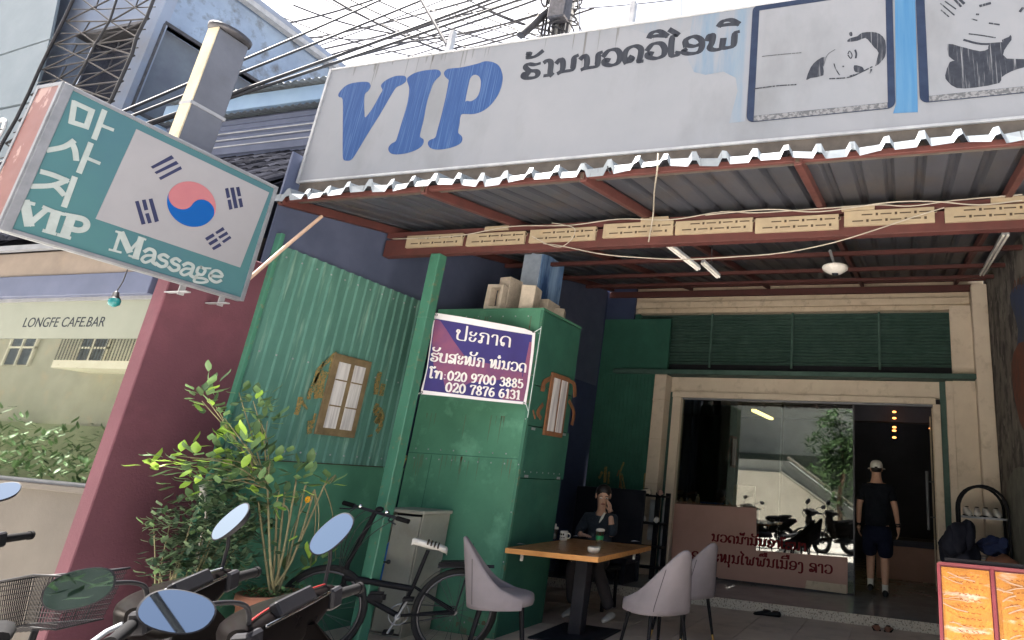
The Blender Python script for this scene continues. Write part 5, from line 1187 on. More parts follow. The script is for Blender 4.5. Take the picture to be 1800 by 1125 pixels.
PW = [wp(0, .05, .72)+(.16, .13), wp(-.09, -.10, .70)+(.098, .092), wp(-.08, -.42, .68)+(.075, .075), wp(-.02, -.40, .30)+(.062, .065), wp(.10, -.10, .70)+(.098, .092), wp(.22, -.40, .68)+(.075, .075), wp(.42, -.42, .30)+(.062, .065)]
skin('trousers', PW, [(0, 1), (1, 2), (2, 3), (0, 4), (4, 5), (5, 6)], 'dark_trouser', wm)
hw = V(*wp(.042, -.085, 1.40)); fw = V(.50, -.80, -.36)
face(wm, hw, fw, V(0, 0, 1), 1.06)
rr = fw.cross(V(0, 0, 1)).normalized(); uu = rr.cross(fw.normalized()); fwn = fw.normalized(); rot = Matrix((rr, fwn, uu)).transposed()
mb = MB(); mb.ball(hw-fwn*.030+uu*.030, .090, .084, .086, 20, 12, rot); mb.ball(hw-fwn*.115-uu*.01, .04, .035, .045, 14, 8, rot); mb.ball(hw-fwn*.06-uu*.055, .056, .05, .066, 14, 8, rot)
part('hair', mb, 'hair', wm)
mb = MB(); c0, c1, c2 = V(*wp(-.05, -.085, 1.205)), V(*wp(.06, -.115, 1.09)), V(*wp(.10, -.09, 1.20))
mb.tube([V(*wp(.085, -.082, 1.215)), V(*wp(.07, -.108, 1.165)), V(*wp(.048, -.122, 1.11))], [.010, .016, .006], 8, flat=.5); part('white_collar', mb, 'white_fabric', wm)
mb = MB(); mb.tube([V(*wp(-.05, -.075, 1.22)), V(*wp(-.015, -.105, 1.165)), V(*wp(.045, -.124, 1.10))], [.010, .010, .008], 8, flat=.6); part('neckline', mb, 'navy_top', wm)
hand(wm, V(*wp(.213, -.20, 1.215)), V(-.35, .12, 1), V(-.75, .3, -.2), V(-.2, -.9, .2), .92, .13)
hand(wm, V(*wp(-.05, -.345, .985)), V(.8, -.3, 0), V(0, 0, -1), V(.3, .8, 0), .9, .12)
for x, z in ((-.02, 0), (.43, 0)):
    mb = MB(); n = 14; L = []
    for yy, w, h in ((.07, .02, .05), (.05, .036, .07), (0, .04, .075), (-.08, .042, .05), (-.13, .038, .04), (-.155, .016, .025)):
        L.append([V(*wp(x+w*math.cos(a), -.42+yy, TZ+.008+.5*h+.5*h*math.sin(a))) for a in [2*math.pi*i/n for i in range(n)]])
    mb.add([p for r in L for p in r], [(i*n+j, (i+1)*n+j, (i+1)*n+(j+1) % n, i*n+(j+1) % n) for i in range(5) for j in range(n)], True); mb.add(L[0], [tuple(range(n))]); mb.add(L[-1], [tuple(range(n))[::-1]])
    part('shoe', mb, 'white_shoe', wm)
st = thing('stool', 'dark square stool under the seated woman', 'stool', (WX, WY+.08, TZ))
part('seat', MB().box(WX-.2, WX+.2, WY-.1, WY+.28, .595, .63), 'black_plastic', st, bev=.01)
for sx in (-.17, .17):
    for sy in (-.07, .25): part('leg', MB().beam((WX+sx, WY+sy, TZ+.007), (WX+sx*.9, WY+sy, .595), .03, .03), 'black_plastic', st)

# ------------------------------------------------------------------ shoe racks, shoes
def shoe(name, label, p, yaw, m, L_=.25, group=None, high=.06):
    mb = MB(); n = 12; R = []
    for q, w, h in ((-.5, .4, .6), (-.44, .8, 1), (-.2, .82, .95), (.05, .85, .75), (.25, 1, .6), (.42, .85, .45), (.5, .35, .25)):
        c = V(0, q*L_, 0); R.append([V(.045*w*math.cos(a), q*L_, max(0, high*h*(.5+.5*math.sin(a)))) for a in [2*math.pi*i/n for i in range(n)]])
    M_ = Matrix.Rotation(yaw, 3, 'Z'); p = Vector(p)
    mb.add([M_ @ v+p for r in R for v in r], [(i*n+j, i*n+(j+1) % n, (i+1)*n+(j+1) % n, (i+1)*n+j) for i in range(6) for j in range(n)], True); mb.add([M_ @ v+p for v in R[0]], [tuple(range(n))[::-1]]); mb.add([M_ @ v+p for v in R[-1]], [tuple(range(n))])
    t = thing(name, label, 'shoe', tuple(p), group)
    part('upper', mb, m, t)
    part('sole', MB().obox(p+V(0, 0, .006), M_ @ V(.04, 0, 0), M_ @ V(0, L_*.46, 0), V(0, 0, .006)), 'rubber', t)
    part('opening', MB().ball(p+M_ @ V(0, -.2*L_, high*.93), .026, .05*L_/.25, .008, 12, 6, Matrix.Rotation(yaw, 3, 'Z')), 'slot_dark', t)
    return t
zs = TZ+.007
for u, v, lab, m, y in ((1342, 1079, 'left one of the two small black slippers on the step below the glass', 'black_shoe', 1.9), (1361, 1079, 'right one of the two small black slippers on the step below the glass', 'black_shoe', 1.6), (1541, 1103, 'left one of the brown slip-on shoes on the step below the doorway', 'brown_bag', .15), (1563, 1104, 'right one of the brown slip-on shoes on the step below the doorway', 'brown_bag', -.1)):
    p = atZ(u, v, zs); p.y = min(p.y, 8.06); shoe('slip_on_shoe', lab, (p.x, p.y, zs), y, m, .21, 'shoes left on the step', .055)
rk = thing('shoe_rack', 'black arched metal shoe rack with white trainers by the right pillar', 'rack', (.84, 8.75, IZ))
for y in (8.55, 8.95):
    mb = MB(); pts = [V(.57, y, IZ)]+[V(.84-.27*math.cos(a), y, 1.52+.27*math.sin(a)) for a in [math.pi*i/14 for i in range(15)]]+[V(1.11, y, IZ)]
    mb.tube(pts, .017, 10); part('arch', mb, 'black_plastic', rk)
for z in (.55, .98, 1.42):
    mb = MB(); mb.box(.57, 1.11, 8.55, 8.565, z, z+.02); mb.box(.57, 1.11, 8.94, 8.955, z, z+.02)
    for i in range(8): mb.box(.58+i*.07, .60+i*.07, 8.565, 8.94, z+.004, z+.012)
    part('shelf', mb, 'steel_grey', rk)
for i, (x, z, m, lab) in enumerate(((.68, 1.442, 'white_shoe', 'leftmost white trainer on the top shelf of the arched rack'), (.79, 1.442, 'white_shoe', 'second white trainer on the top shelf of the arched rack'), (.90, 1.442, 'white_shoe', 'third white trainer on the top shelf of the arched rack'), (1.01, 1.442, 'white_shoe', 'rightmost white trainer on the top shelf of the arched rack'), (.72, 1.002, 'white_shoe', 'pale laced trainer alone on the middle shelf of the arched rack'), (.95, 1.002, 'denim', 'dark blue shoe on the middle shelf of the arched rack'))):
    shoe('trainer', lab, (x, 8.75, z), R_(rng.uniform(-8, 8))+math.pi, m, .28, 'shoes on the arched rack', .11)
solo('denim_cloth', 'dark blue speckled cloth bundled on the arched shoe rack', 'cloth', lumpy(MB().ball((.93, 8.62, 1.13), .19, .12, .1, 40, 24), .06, 9), 'denim', loc=(.93, 8.62, 1.1))
jk = MB()
for i in range(9): a = i*.7; jk.ball((.50+.17*math.cos(a)*(.6+.4*math.sin(i)), 8.42+.08*math.sin(a), 1.05+.035*i-.1), .15-.008*i, .13, .17, 16, 10)
solo('dark_jacket', 'dark navy jacket draped in a heap before the arched shoe rack', 'jacket', lumpy(jk, .05, 6), 'jacket', loc=(.5, 8.42, .9))
solo('dark_chair_frame', 'plain dark chair frame under the draped jacket', 'chair', MB().box(.3, .72, 8.3, 8.6, .74, .79).box(.32, .35, 8.32, 8.35, IZ, .74).box(.67, .7, 8.32, 8.35, IZ, .74).box(.32, .35, 8.55, 8.58, IZ, .74).box(.67, .7, 8.55, 8.58, IZ, .74), 'black_plastic', loc=(.5, 8.45, IZ))
solo('brown_bag', 'glossy reddish brown bag behind the orange menu board', 'bag', lumpy(MB().ball((.97, 8.3, .87), .22, .16, .20, 40, 24), .035, 8), 'brown_bag', loc=(.97, 8.3, .7))
solo('bag_stand', 'low black crate under the brown bag', 'crate', MB().box(.8, 1.13, 8.21, 8.45, IZ, .66).box(.78, 1.14, 8.2, 8.46, .64, .675), 'black_plastic', loc=(.97, 8.3, IZ), bev=.008)
lr = thing('shoe_stand', 'narrow black shoe stand between the settle and the counter', 'rack', (-3.5, 9.0, IZ))
for x in (-3.43, -3.28): part('upright', MB().box(x-.03, x+.03, 8.98, 9.04, IZ, 1.44), 'black_plastic', lr, bev=.004)
for z in (.46, .72, 1.02, 1.38): part('shelf', MB().box(-3.80, -3.25, 8.82, 8.98, z, z+.025), 'black_plastic', lr, bev=.004)
part('back_panel', MB().box(-3.56, -3.46, 9.045, 9.06, .8, 1.34).box(-3.36, -3.29, 9.045, 9.06, .5, 1.34), 'steel_grey', lr)
for x, z, m, lab in ((-3.66, 1.046, 'white_shoe', 'pale pointed shoe on the middle shelf of the black shoe stand'), (-3.38, 1.046, 'white_shoe', 'pale round-toed shoe beside the uprights of the black shoe stand'), (-3.62, 1.406, 'ceramic', 'pale slipper on the top of the black shoe stand'), (-3.36, 1.406, 'pink_vinyl', 'pinkish slipper on the top of the black shoe stand')):
    shoe('shoe', lab, (x, 8.89, z), R_(80 if x < -3.5 else 20), m, .24, 'shoes on the black stand', .08)

# ------------------------------------------------------------------ menu board
my = 3.45
m0, m1, m2, m3 = atY(1651, 992, my), atY(1644, 1118, my), atY(1743, 1001, my), atY(1800, 1006, my)
mbd = thing('menu_board', 'sunlit orange menu sheets in plastic sleeves on a red backed board', 'board', (.32, my, GZ))
MXa, MXb, MZt, MZb = m0.x-.004, m0.x+.52, m0.z+.006, m0.z-.66
tilt = lambda x, z, o=0: V(x, my+.12*(z-MZt)*-1*-1-o, z)      # the board leans back
def mpoly(x0, x1, z0, z1, o, th): return MB().poly([[tilt(x0, z0, o), tilt(x1, z0, o), tilt(x1, z1, o), tilt(x0, z1, o)]], V(0, -th, 0))
part('backing', mpoly(MXa, MXb, MZb, MZt, -.012, .010), 'menu_red', mbd)
xm = m2.x
for x0, x1 in ((MXa+.012, xm-.012), (xm+.014, MXb-.014)):
    for k in range(2):
        z1 = MZt-.014-k*.325; z0 = z1-.31
        s_ = part('sheet', mpoly(x0, x1, z0, z1, .002, .001), 'menu_orange', mbd)
        mb = MB()
        for r in range(11):
            zz = z1-.03-r*.025; xx = x0+rng.uniform(.05, .08)
            while xx < x1-.04:
                w = rng.uniform(.006, .02); mb.stroke([tilt(xx, zz+rng.uniform(-.003, .003), .0035), tilt(xx+w*.4, zz+rng.uniform(-.004, .005), .0035), tilt(xx+w*.7, zz+rng.uniform(-.005, .003), .0035), tilt(xx+w, zz-.001, .0035)], .0022, (0, -1, 0), .0004, k=2); xx += w+rng.uniform(.004, .018)
        part('writing', mb, 'menu_ink', s_)
        mb = MB()
        for q in range(9):
            zz = z1-rng.uniform(.01, .29); xa = x0+rng.uniform(0, .05); xb = xa+rng.uniform(.04, .14); dz = rng.uniform(-.03, .03)
            xb = min(xb, x1); mb.stroke([tilt(xa, zz, .005), tilt((xa+xb)/2, zz+dz*.7, .0055), tilt(xb, zz+dz, .005)], rng.uniform(.0015, .006), (0, -1, 0), .0006, k=4)
        part('crease_highlight', mb, 'film_highlight', s_)  # pale strokes paint the highlights along creases in the plastic
mb = MB()
mb.beam(tilt(MXa, MZt), tilt(MXb, MZt), .014, .012); mb.beam(tilt(MXa, MZb), tilt(MXa, MZt), .012, .014); mb.beam(tilt(xm, MZb), tilt(xm, MZt), .016, .014); mb.beam(tilt(MXb, MZb), tilt(MXb, MZt), .012, .014)
part('edge_strip', mb, 'menu_red', mbd)
part('blue_sheet', mpoly(xm+.02, MXb-.02, MZt-.37, MZt-.285, .0042, .001), 'menu_blue', mbd)
mb = MB(); mb.beam((MXa+.06, my+.02, GZ), tilt(MXa+.06, MZt-.02, -.03), .025, .025); mb.beam((MXb-.06, my+.02, GZ), tilt(MXb-.06, MZt-.02, -.03), .025, .025); mb.beam((.35, my+.35, GZ), tilt(.35, MZt-.05, -.04), .025, .025); mb.beam((MXa+.03, my+.028, MZt+.014), (MXb, my+.028, MZt+.014), .02, .02)
part('easel', mb, 'black_plastic', mbd)
# ------------------------------------------------------------------ plants
def leaf(mb, p, d, up, L_, W):
    d = d.normalized(); s = d.cross(up)
    if s.length < .05: s = d.orthogonal()
    s.normalize(); n = s.cross(d).normalized(); dr = -.22*L_
    rows = [(0, .04, 0), (.25, .8, .03), (.55, 1, .02), (.82, .6, -.25), (1, .02, -.75)]
    vs = []
    for t, w, h in rows:
        c = p+d*(L_*t)+n*(dr*-h if h < 0 else h*L_)*(-1 if h < 0 else 1)
        vs += [c-s*(W*w*.5)+n*(.12*W*w), c, c+s*(W*w*.5)+n*(.12*W*w)]
    mb.add(vs, [(i*3+j, i*3+j+1, (i+1)*3+j+1, (i+1)*3+j) for i in range(4) for j in range(2)], True)
def rnd_dir(r, up=.2): 
    a = r.uniform(0, 2*math.pi); z = r.uniform(-.6, .8)+up; return V(math.cos(a), math.sin(a), z).normalized()
r2 = random.Random(11)
pot = thing('potted_shrub', 'tall leafy shrub in a terracotta pot before the green shed, one orange flower', 'plant', (-4.44, 4.02, GZ))
pc_ = V(-4.44, 4.02, GZ)
part('pot', MB().lathe([(.14, 0), (.15, .01), (.205, .42), (.222, .435), (.225, .50), (.205, .505), (.195, .45), (0, .44)], pc_, 30, cap=False), 'terracotta', pot)
part('soil', MB().lathe([(0, .465), (.12, .462), (.193, .45)], pc_, 20, cap=False), 'soil', pot)
gc = MB()
for i in range(230):
    a, rr = r2.uniform(0, 6.28), r2.uniform(.05, .22); p = pc_+V(rr*math.cos(a), rr*math.sin(a), .47+r2.uniform(0, .06)); leaf(gc, p, rnd_dir(r2, .1), V(0, 0, 1), .035, .022)
part('ground_cover', gc, 'leaf', pot)
st_, lv_, lb_ = MB(), MB(), MB()
base = pc_+V(0, 0, .45)
PXP = -4.36
def plantpt(u, v): return atX(u, v, PXP+r2.uniform(-.17, .22))
clus = [(355, 690, 22, 15, .09, 0), (380, 715, 22, 13, .09, 0), (355, 705, 10, 6, .08, 0), (445, 705, 28, 16, .09, 0), (470, 740, 22, 13, .09, 0), (450, 725, 22, 12, .085, 0), (395, 735, 14, 7, .08, 0), (420, 690, 10, 5, .08, 0), (430, 780, 26, 12, .11, 1), (395, 800, 36, 20, .11, 1), (335, 805, 32, 15, .11, 1), (300, 800, 12, 5, .10, 1), (265, 816, 12, 5, .10, 1), (410, 780, 20, 9, .12, 1), (360, 820, 46, 28, .10, 0),
        (440, 810, 36, 24, .11, 0), (475, 810, 22, 11, .11, 0), (390, 850, 40, 24, .10, 0), (440, 850, 36, 22, .11, 0), (480, 870, 30, 18, .10, 0), (345, 845, 26, 12, .1, 0), (520, 840, 26, 13, .11, 0), (580, 850, 15, 5, .12, 1), (575, 845, 10, 3, .11, 0), (520, 885, 16, 6, .10, 0), (470, 900, 36, 20, .09, 0), (500, 960, 24, 8, .08, 0), (555, 985, 20, 6, .12, 1), (545, 1000, 14, 5, .11, 0), (500, 1020, 18, 6, .12, 0), (590, 980, 8, 2, .13, 0)]
fork = [atX(475+q*11, 960-q*14, PXP+.03*q) for q in range(4)]
trunk_pts = []
for k in range(8):
    u = 468+k*7.5; b = base+V(r2.uniform(-.05, .07), r2.uniform(-.07, .07), 0); m = atX(u, 985+r2.uniform(-25, 15), PXP+r2.uniform(-.12, .12)); t = atX(u-14+k*9, 880+r2.uniform(-35, 25), PXP+r2.uniform(-.15, .15))
    st_.tube(smooth_pts([b, m, t], 4), [.010-.0012*(i/8*3) for i in range(9)], 6); trunk_pts.append(t)
for (u, v, r, n, s, tone) in clus:
    c = plantpt(u, v); src = min(trunk_pts, key=lambda q: (q-c).length); mid = (src+c)/2+V(r2.uniform(-.05, .05), r2.uniform(-.05, .05), r2.uniform(.0, .08))
    if (src-c).length < 1.6: st_.tube(smooth_pts([src, mid, c], 4), [.0055-.0004*i for i in range(9)], 5)
    rad = r*.0037
    for i in range(int(n*1.1)):
        p = c+V(r2.gauss(0, .5), r2.gauss(0, .6), r2.gauss(0, .5))*rad
        d = ((p-c).normalized()*.7+rnd_dir(r2, .15)*.6+V(.25, -.2, .1)); leaf(lb_ if r2.random() < (.6 if tone else .10) else lv_, p, d, V(0, 0, 1), s*r2.uniform(.75, 1.15), s*.5*r2.uniform(.8, 1.15))
part('stem', st_, 'stem', pot); part('foliage', lv_, 'leaf', pot); part('sunlit_foliage', lb_, 'leaf_sunlit', pot)  # brighter leaves have the sunlight on them put into their colour
fc = atX(542, 878, PXP+.12); mb = MB()
for i in range(7): a = i*.9; mb.ball(fc+V(.016*math.cos(a), -.006, .016*math.sin(a)), .013, .006, .009, 8, 6)
part('flower', mb, 'petal', pot)
st_.v
sb = thing('leafy_shrub', 'dense dark small-leaved shrub against the maroon wall', 'shrub', (-4.5, 3.35, GZ))
lv_, st_ , lb_ = MB(), MB(), MB(); b0 = V(-4.5, 3.4, GZ)
for (u, v, r, n, s) in ((270, 920, 16, 20, .05), (300, 915, 22, 34, .05), (340, 905, 34, 70, .05), (370, 880, 26, 50, .05), (330, 940, 36, 80, .05), (380, 925, 40, 100, .05), (420, 900, 32, 70, .055), (370, 960, 40, 90, .05), (320, 970, 20, 34, .06), (420, 950, 36, 70, .055), (330, 1000, 36, 70, .055), (300, 1000, 20, 34, .055), (280, 1000, 10, 12, .05), (380, 1000, 36, 80, .05), (430, 1000, 30, 46, .05), (360, 1030, 40, 70, .05), (400, 860, 22, 34, .06), (310, 955, 14, 16, .06), (440, 930, 26, 50, .055)):
    c = atX(u, v, -4.5+r2.uniform(-.12, .14)); st_.tube(smooth_pts([b0+V(r2.uniform(-.06, .06), r2.uniform(-.1, .1), 0), b0.lerp(c, .55)+V(0, r2.uniform(-.04, .04), .05), c], 4), [.009-.0008*i for i in range(9)], 5)
    for i in range(int(n*1.35)):
        p = c+V(r2.gauss(0, .5)*.8, r2.gauss(0, .62), r2.gauss(0, .55))*(r*.0042); p.x = max(p.x, -4.77)
        leaf(lb_ if r2.random() < .13 else lv_, p, rnd_dir(r2, .1)+V(.3, -.25, 0), V(0, 0, 1), s*r2.uniform(.9, 1.5), s*.62)
part('stem', st_, 'stem', sb); part('foliage', lv_, 'leaf_dark', sb); part('pale_foliage', lb_, 'leaf', sb)
a, b, c = atX(356, 852, -4.72), atX(358, 880, -4.72), atX(364, 905, -4.70)
solo('drain_pipe', 'short white plastic pipe poking out among the shrub leaves', 'pipe', MB().tube([a, b], .022, 12).tube([b, c, c+V(0, .03, -.4)], .012, 10), 'white_shoe', loc=tuple(c))

# ------------------------------------------------------------------ grey cabinet with its door ajar
kb = thing('metal_cabinet', 'grey metal cabinet with its door ajar between the green post and the shed front', 'cabinet', (-4.3, 5.25, TZ))
kx0, kx1, ky0, ky1, kz1 = -4.52, -4.12, 5.06, 5.42, 1.20
mb = MB(); mb.box(kx0, kx0+.015, ky0, ky1, TZ+.02, kz1-.02); mb.box(kx1-.015, kx1, ky0, ky1, TZ+.02, kz1-.02); mb.box(kx0+.015, kx1-.015, ky1-.015, ky1, TZ+.02, kz1-.02); mb.box(kx0, kx1, ky0, ky1, TZ, TZ+.02)
part('carcass', mb, 'cabinet_grey', kb, bev=.002)
part('top', MB().box(kx0-.02, kx1+.025, ky0-.03, ky1, kz1-.02, kz1+.012), 'cabinet_grey', kb, bev=.005)
part('interior_shade', MB().box(kx0+.016, kx1-.016, ky0+.12, ky0+.13, TZ+.03, kz1-.03), 'room_dark', kb)  # near-black sheet standing in for the shade inside the cabinet
h = V(kx1-.01, ky0-.012, 0); dd = V(-math.cos(R_(3)), -math.sin(R_(3)), 0); nn = V(-dd.y, dd.x, 0)
mb = MB(); mb.obox(h+dd*.135+V(0, 0, .70), dd*.135, nn*.009, V(0, 0, .46)); dr = part('door', mb, 'cabinet_grey', kb, bev=.003)
c = h+dd*.22+V(0, -.02, .78); mb = MB(); mb.lathe([(.018, 0), (.018, .012), (.008, .014), (.008, .03)], c, 12, V(0, -1, 0)).tube([c+V(-.03, -.03, 0), c+V(.03, -.03, 0)], .007, 8); part('handle', mb, 'steel_dark', dr)
solo('blue_bag', 'bright blue plastic bag stuffed in the open grey cabinet', 'bag', MB().ball((kx0+.075, ky0+.05, .84), .05, .045, .10, 14, 10).ball((kx0+.07, ky0+.06, .66), .05, .05, .12, 14, 10), 'blue_plastic', loc=(kx0+.07, ky0+.06, .55))

# ------------------------------------------------------------------ bicycle
def wheel(mb_t, mb_r, c, ax, R, r, spokes=20):
    mb_t.ring(c, ax, R-r, r, 40, 8); mb_r.ring(c, ax, R-2.1*r, r*.5, 40, 6, flat=1.6)
    ax = Vector(ax).normalized(); u = ax.orthogonal().normalized(); w = ax.cross(u)
    for i in range(spokes): a = 2*math.pi*i/spokes; s = 1 if i % 2 else -1; mb_r.tube([Vector(c)+ax*(.025*s), Vector(c)+(u*math.cos(a+.25*s)+w*math.sin(a+.25*s))*(R-2.1*r)], .0017, 4, False)
    mb_r.tube([Vector(c)-ax*.045, Vector(c)+ax*.045], .018, 10)
BG = GZ+.05
by = thing('bicycle', 'black folding bicycle with a white and black saddle parked before the green shed', 'bicycle', (-3.95, 4.6, GZ))
gL, gR = atY(597, 880, 4.42), atY(725, 917, 4.42)
sd = V(-3.79, 4.82, .965)
# plane of the frame from saddle to handlebar
hbc = atY(660, 900, 4.42); fdir = V(-.82, -.57, 0).normalized(); sdir = V(fdir.y, -fdir.x, 0)
RW = .30
rearc = V(sd.x, sd.y, 0)-fdir*.27+V(0, 0, GZ+.33); frontc = V(rearc.x, rearc.y, 0)+fdir*.98+V(0, 0, GZ+.33)
bbk = V(rearc.x, rearc.y, 0)+fdir*.42+V(0, 0, .45)
for cc in (rearc, frontc):
    a, b = MB(), MB(); wheel(a, b, cc, sdir, RW+.03, .024); w_o = part('wheel', a, 'tyre', by); part('rim', b, 'spoke_steel', w_o)
mb = MB(); headt = V(frontc.x, frontc.y, 0)-fdir*.12+V(0, 0, .82)
stt = sd+V(0, 0, -.30)+fdir*.08
mb.tube([sd+fdir*.02+V(0, 0, -.03), stt, bbk], .016, 10).tube([stt+V(0, 0, -.02), headt+V(0, 0, -.1)], .024, 10).tube([bbk, headt+V(0, 0, -.16)], .020, 10)
for s in (-1, 1): mb.tube([stt, rearc+sdir*.05*s], .010, 8).tube([bbk, rearc+sdir*.05*s], .011, 8).tube([headt+sdir*.04*s+V(0, 0, -.14), frontc+sdir*.05*s], .012, 8)
mb.tube([headt+V(0, 0, -.16), headt, hbc], .019, 10); part('frame', mb, 'black_plastic', by)
mb = MB(); ax_ = (gR-gL).normalized(); hl = .33
mb.tube([hbc-ax_*hl, hbc+ax_*hl], .012, 10); hbar = part('handlebar', mb, 'black_steel', by)
for s in (-1, 1): part('grip', MB().tube([hbc+ax_*(s*(hl-.11)), hbc+ax_*(s*(hl+.005))], .017, 12), 'rubber', hbar); part('brake_lever', MB().tube([hbc+ax_*(s*.17)+fdir*.01, hbc+ax_*(s*.20)+fdir*.045+V(0, 0, -.02), hbc+ax_*(s*.29)+fdir*.05+V(0, 0, -.035)], .006, 8), 'black_steel', hbar)
mb = MB(); mb.ball(hbc+ax_*.11+V(0, 0, .022), .022, .022, .018, 12, 8).ball(hbc-ax_*.16+V(0, 0, .01), .02, .02, .02, 12, 8); part('bell', mb, 'chrome', hbar)
part('display', MB().ball(hbc+ax_*.02+V(0, 0, .025)-fdir*.01, .035, .03, .022, 14, 8), 'black_plastic', hbar)
mb = MB(); q = []
for k in range(5): mb.tube(smooth_pts([hbc+ax_*(-.2+.1*k)+V(0, 0, -.01), hbc+ax_*(-.15+.06*k)+fdir*.09+V(0, 0, -.10-.02*k), headt+fdir*.05+V(0, 0, -.08)], 4), .0035, 5)
part('brake_cable', mb, 'cable', by)
def saddle_pts():
    rows = []
    for t, w, z in ((-.13, .035, 0), (-.12, .068, .012), (-.06, .075, .018), (.0, .048, .008), (.08, .028, .004), (.14, .018, 0), (.155, .006, -.012)):
        rows.append([sd+fdir*t+sdir*(w*math.cos(a))+V(0, 0, z+.28*t+(.022 if math.sin(a) > 0 else .030)*math.sin(a)) for a in [2*math.pi*i/14 for i in range(14)]])
    return rows
rws = saddle_pts(); mb = MB(); mb.add([p for r in rws for p in r], [(i*14+j, i*14+(j+1) % 14, (i+1)*14+(j+1) % 14, (i+1)*14+j) for i in range(6) for j in range(14)], True); mb.add(rws[0], [tuple(range(14))]); mb.add(rws[-1], [tuple(range(14))[::-1]]); sdo = part('saddle', mb, 'white_shoe', by)
mb = MB()
for k in range(4):
    t = -.055+.028*k; w = (.074, .066, .056, .044)[k]
    mb.tube([sd+fdir*t+sdir*(w*math.cos(a)*1.01)+V(0, 0, .016+.28*t+.024*math.sin(a)) for a in [math.pi*i/10 for i in range(-1, 12)]], .007, 6)
part('saddle_stripe', mb, 'slot_dark', sdo)
mb = MB(); rk0 = sd-fdir*.42+V(0, 0, -.14); rk1 = sd-fdir*.08+V(0, 0, -.15)
mb.obox((rk0+rk1)/2+V(0, 0, .02), (rk1-rk0)/2, sdir*.07, V(0, 0, .022)); part('rear_cushion', mb, 'black_plastic', by, bev=.015, seg=2)
mb = MB()
for s in (-1, 1): mb.tube([rk1+sdir*.05*s, rk0+sdir*.05*s, rk0+sdir*.05*s-fdir*.1], .007, 6).tube([rk0+sdir*.05*s+fdir*.1, rearc+sdir*.06*s], .006, 6)
part('carrier', mb, 'black_steel', by)
mb = MB(); u_ = V(0, 0, 1)
for i in range(14):
    a0_, a1_ = R_(5+12*i), R_(5+12*(i+1))
    P0, P1 = rearc+(-fdir*math.cos(a0_)+u_*math.sin(a0_))*(RW+.05), rearc+(-fdir*math.cos(a1_)+u_*math.sin(a1_))*(RW+.05)
    mb.add([P0-sdir*.028, P0+sdir*.028, P1+sdir*.028, P1-sdir*.028], [(0, 1, 2, 3)])
part('mudguard', mb, 'black_plastic', by)
mb = MB(); mb.ring(bbk+sdir*.05, sdir, .075, .006, 26, 6); mb.tube([bbk-sdir*.07, bbk+sdir*.07], .02, 10); mb.tube([bbk+sdir*.07, bbk+sdir*.07+fdir*.06-V(0, 0, .14)], .010, 8); mb.tube([bbk-sdir*.07, bbk-sdir*.07-fdir*.06+V(0, 0, .14)], .010, 8); part('crank', mb, 'steel_grey', by)
mb = MB(); 
for s, e in ((1, V(0, 0, -.14)+fdir*.06), (-1, V(0, 0, .14)-fdir*.06)): c = bbk+sdir*(.115*s)+e; mb.obox(c, sdir*.045, fdir*.04, V(0, 0, .012))
part('pedal', mb, 'black_plastic', by, bev=.003)
part('chain', MB().tube([bbk+sdir*.05+V(0, 0, .075), rearc+sdir*.05+V(0, 0, .03)], .005, 6).tube([bbk+sdir*.05-V(0, 0, .075), rearc+sdir*.05-V(0, 0, .03)], .005, 6), 'steel_dark', by)
part('controller_box', MB().obox(stt.lerp(headt, .5)+V(0, 0, -.16), fdir*.07, sdir*.03, V(0, 0, .04)), 'black_plastic', by, bev=.02, seg=2)

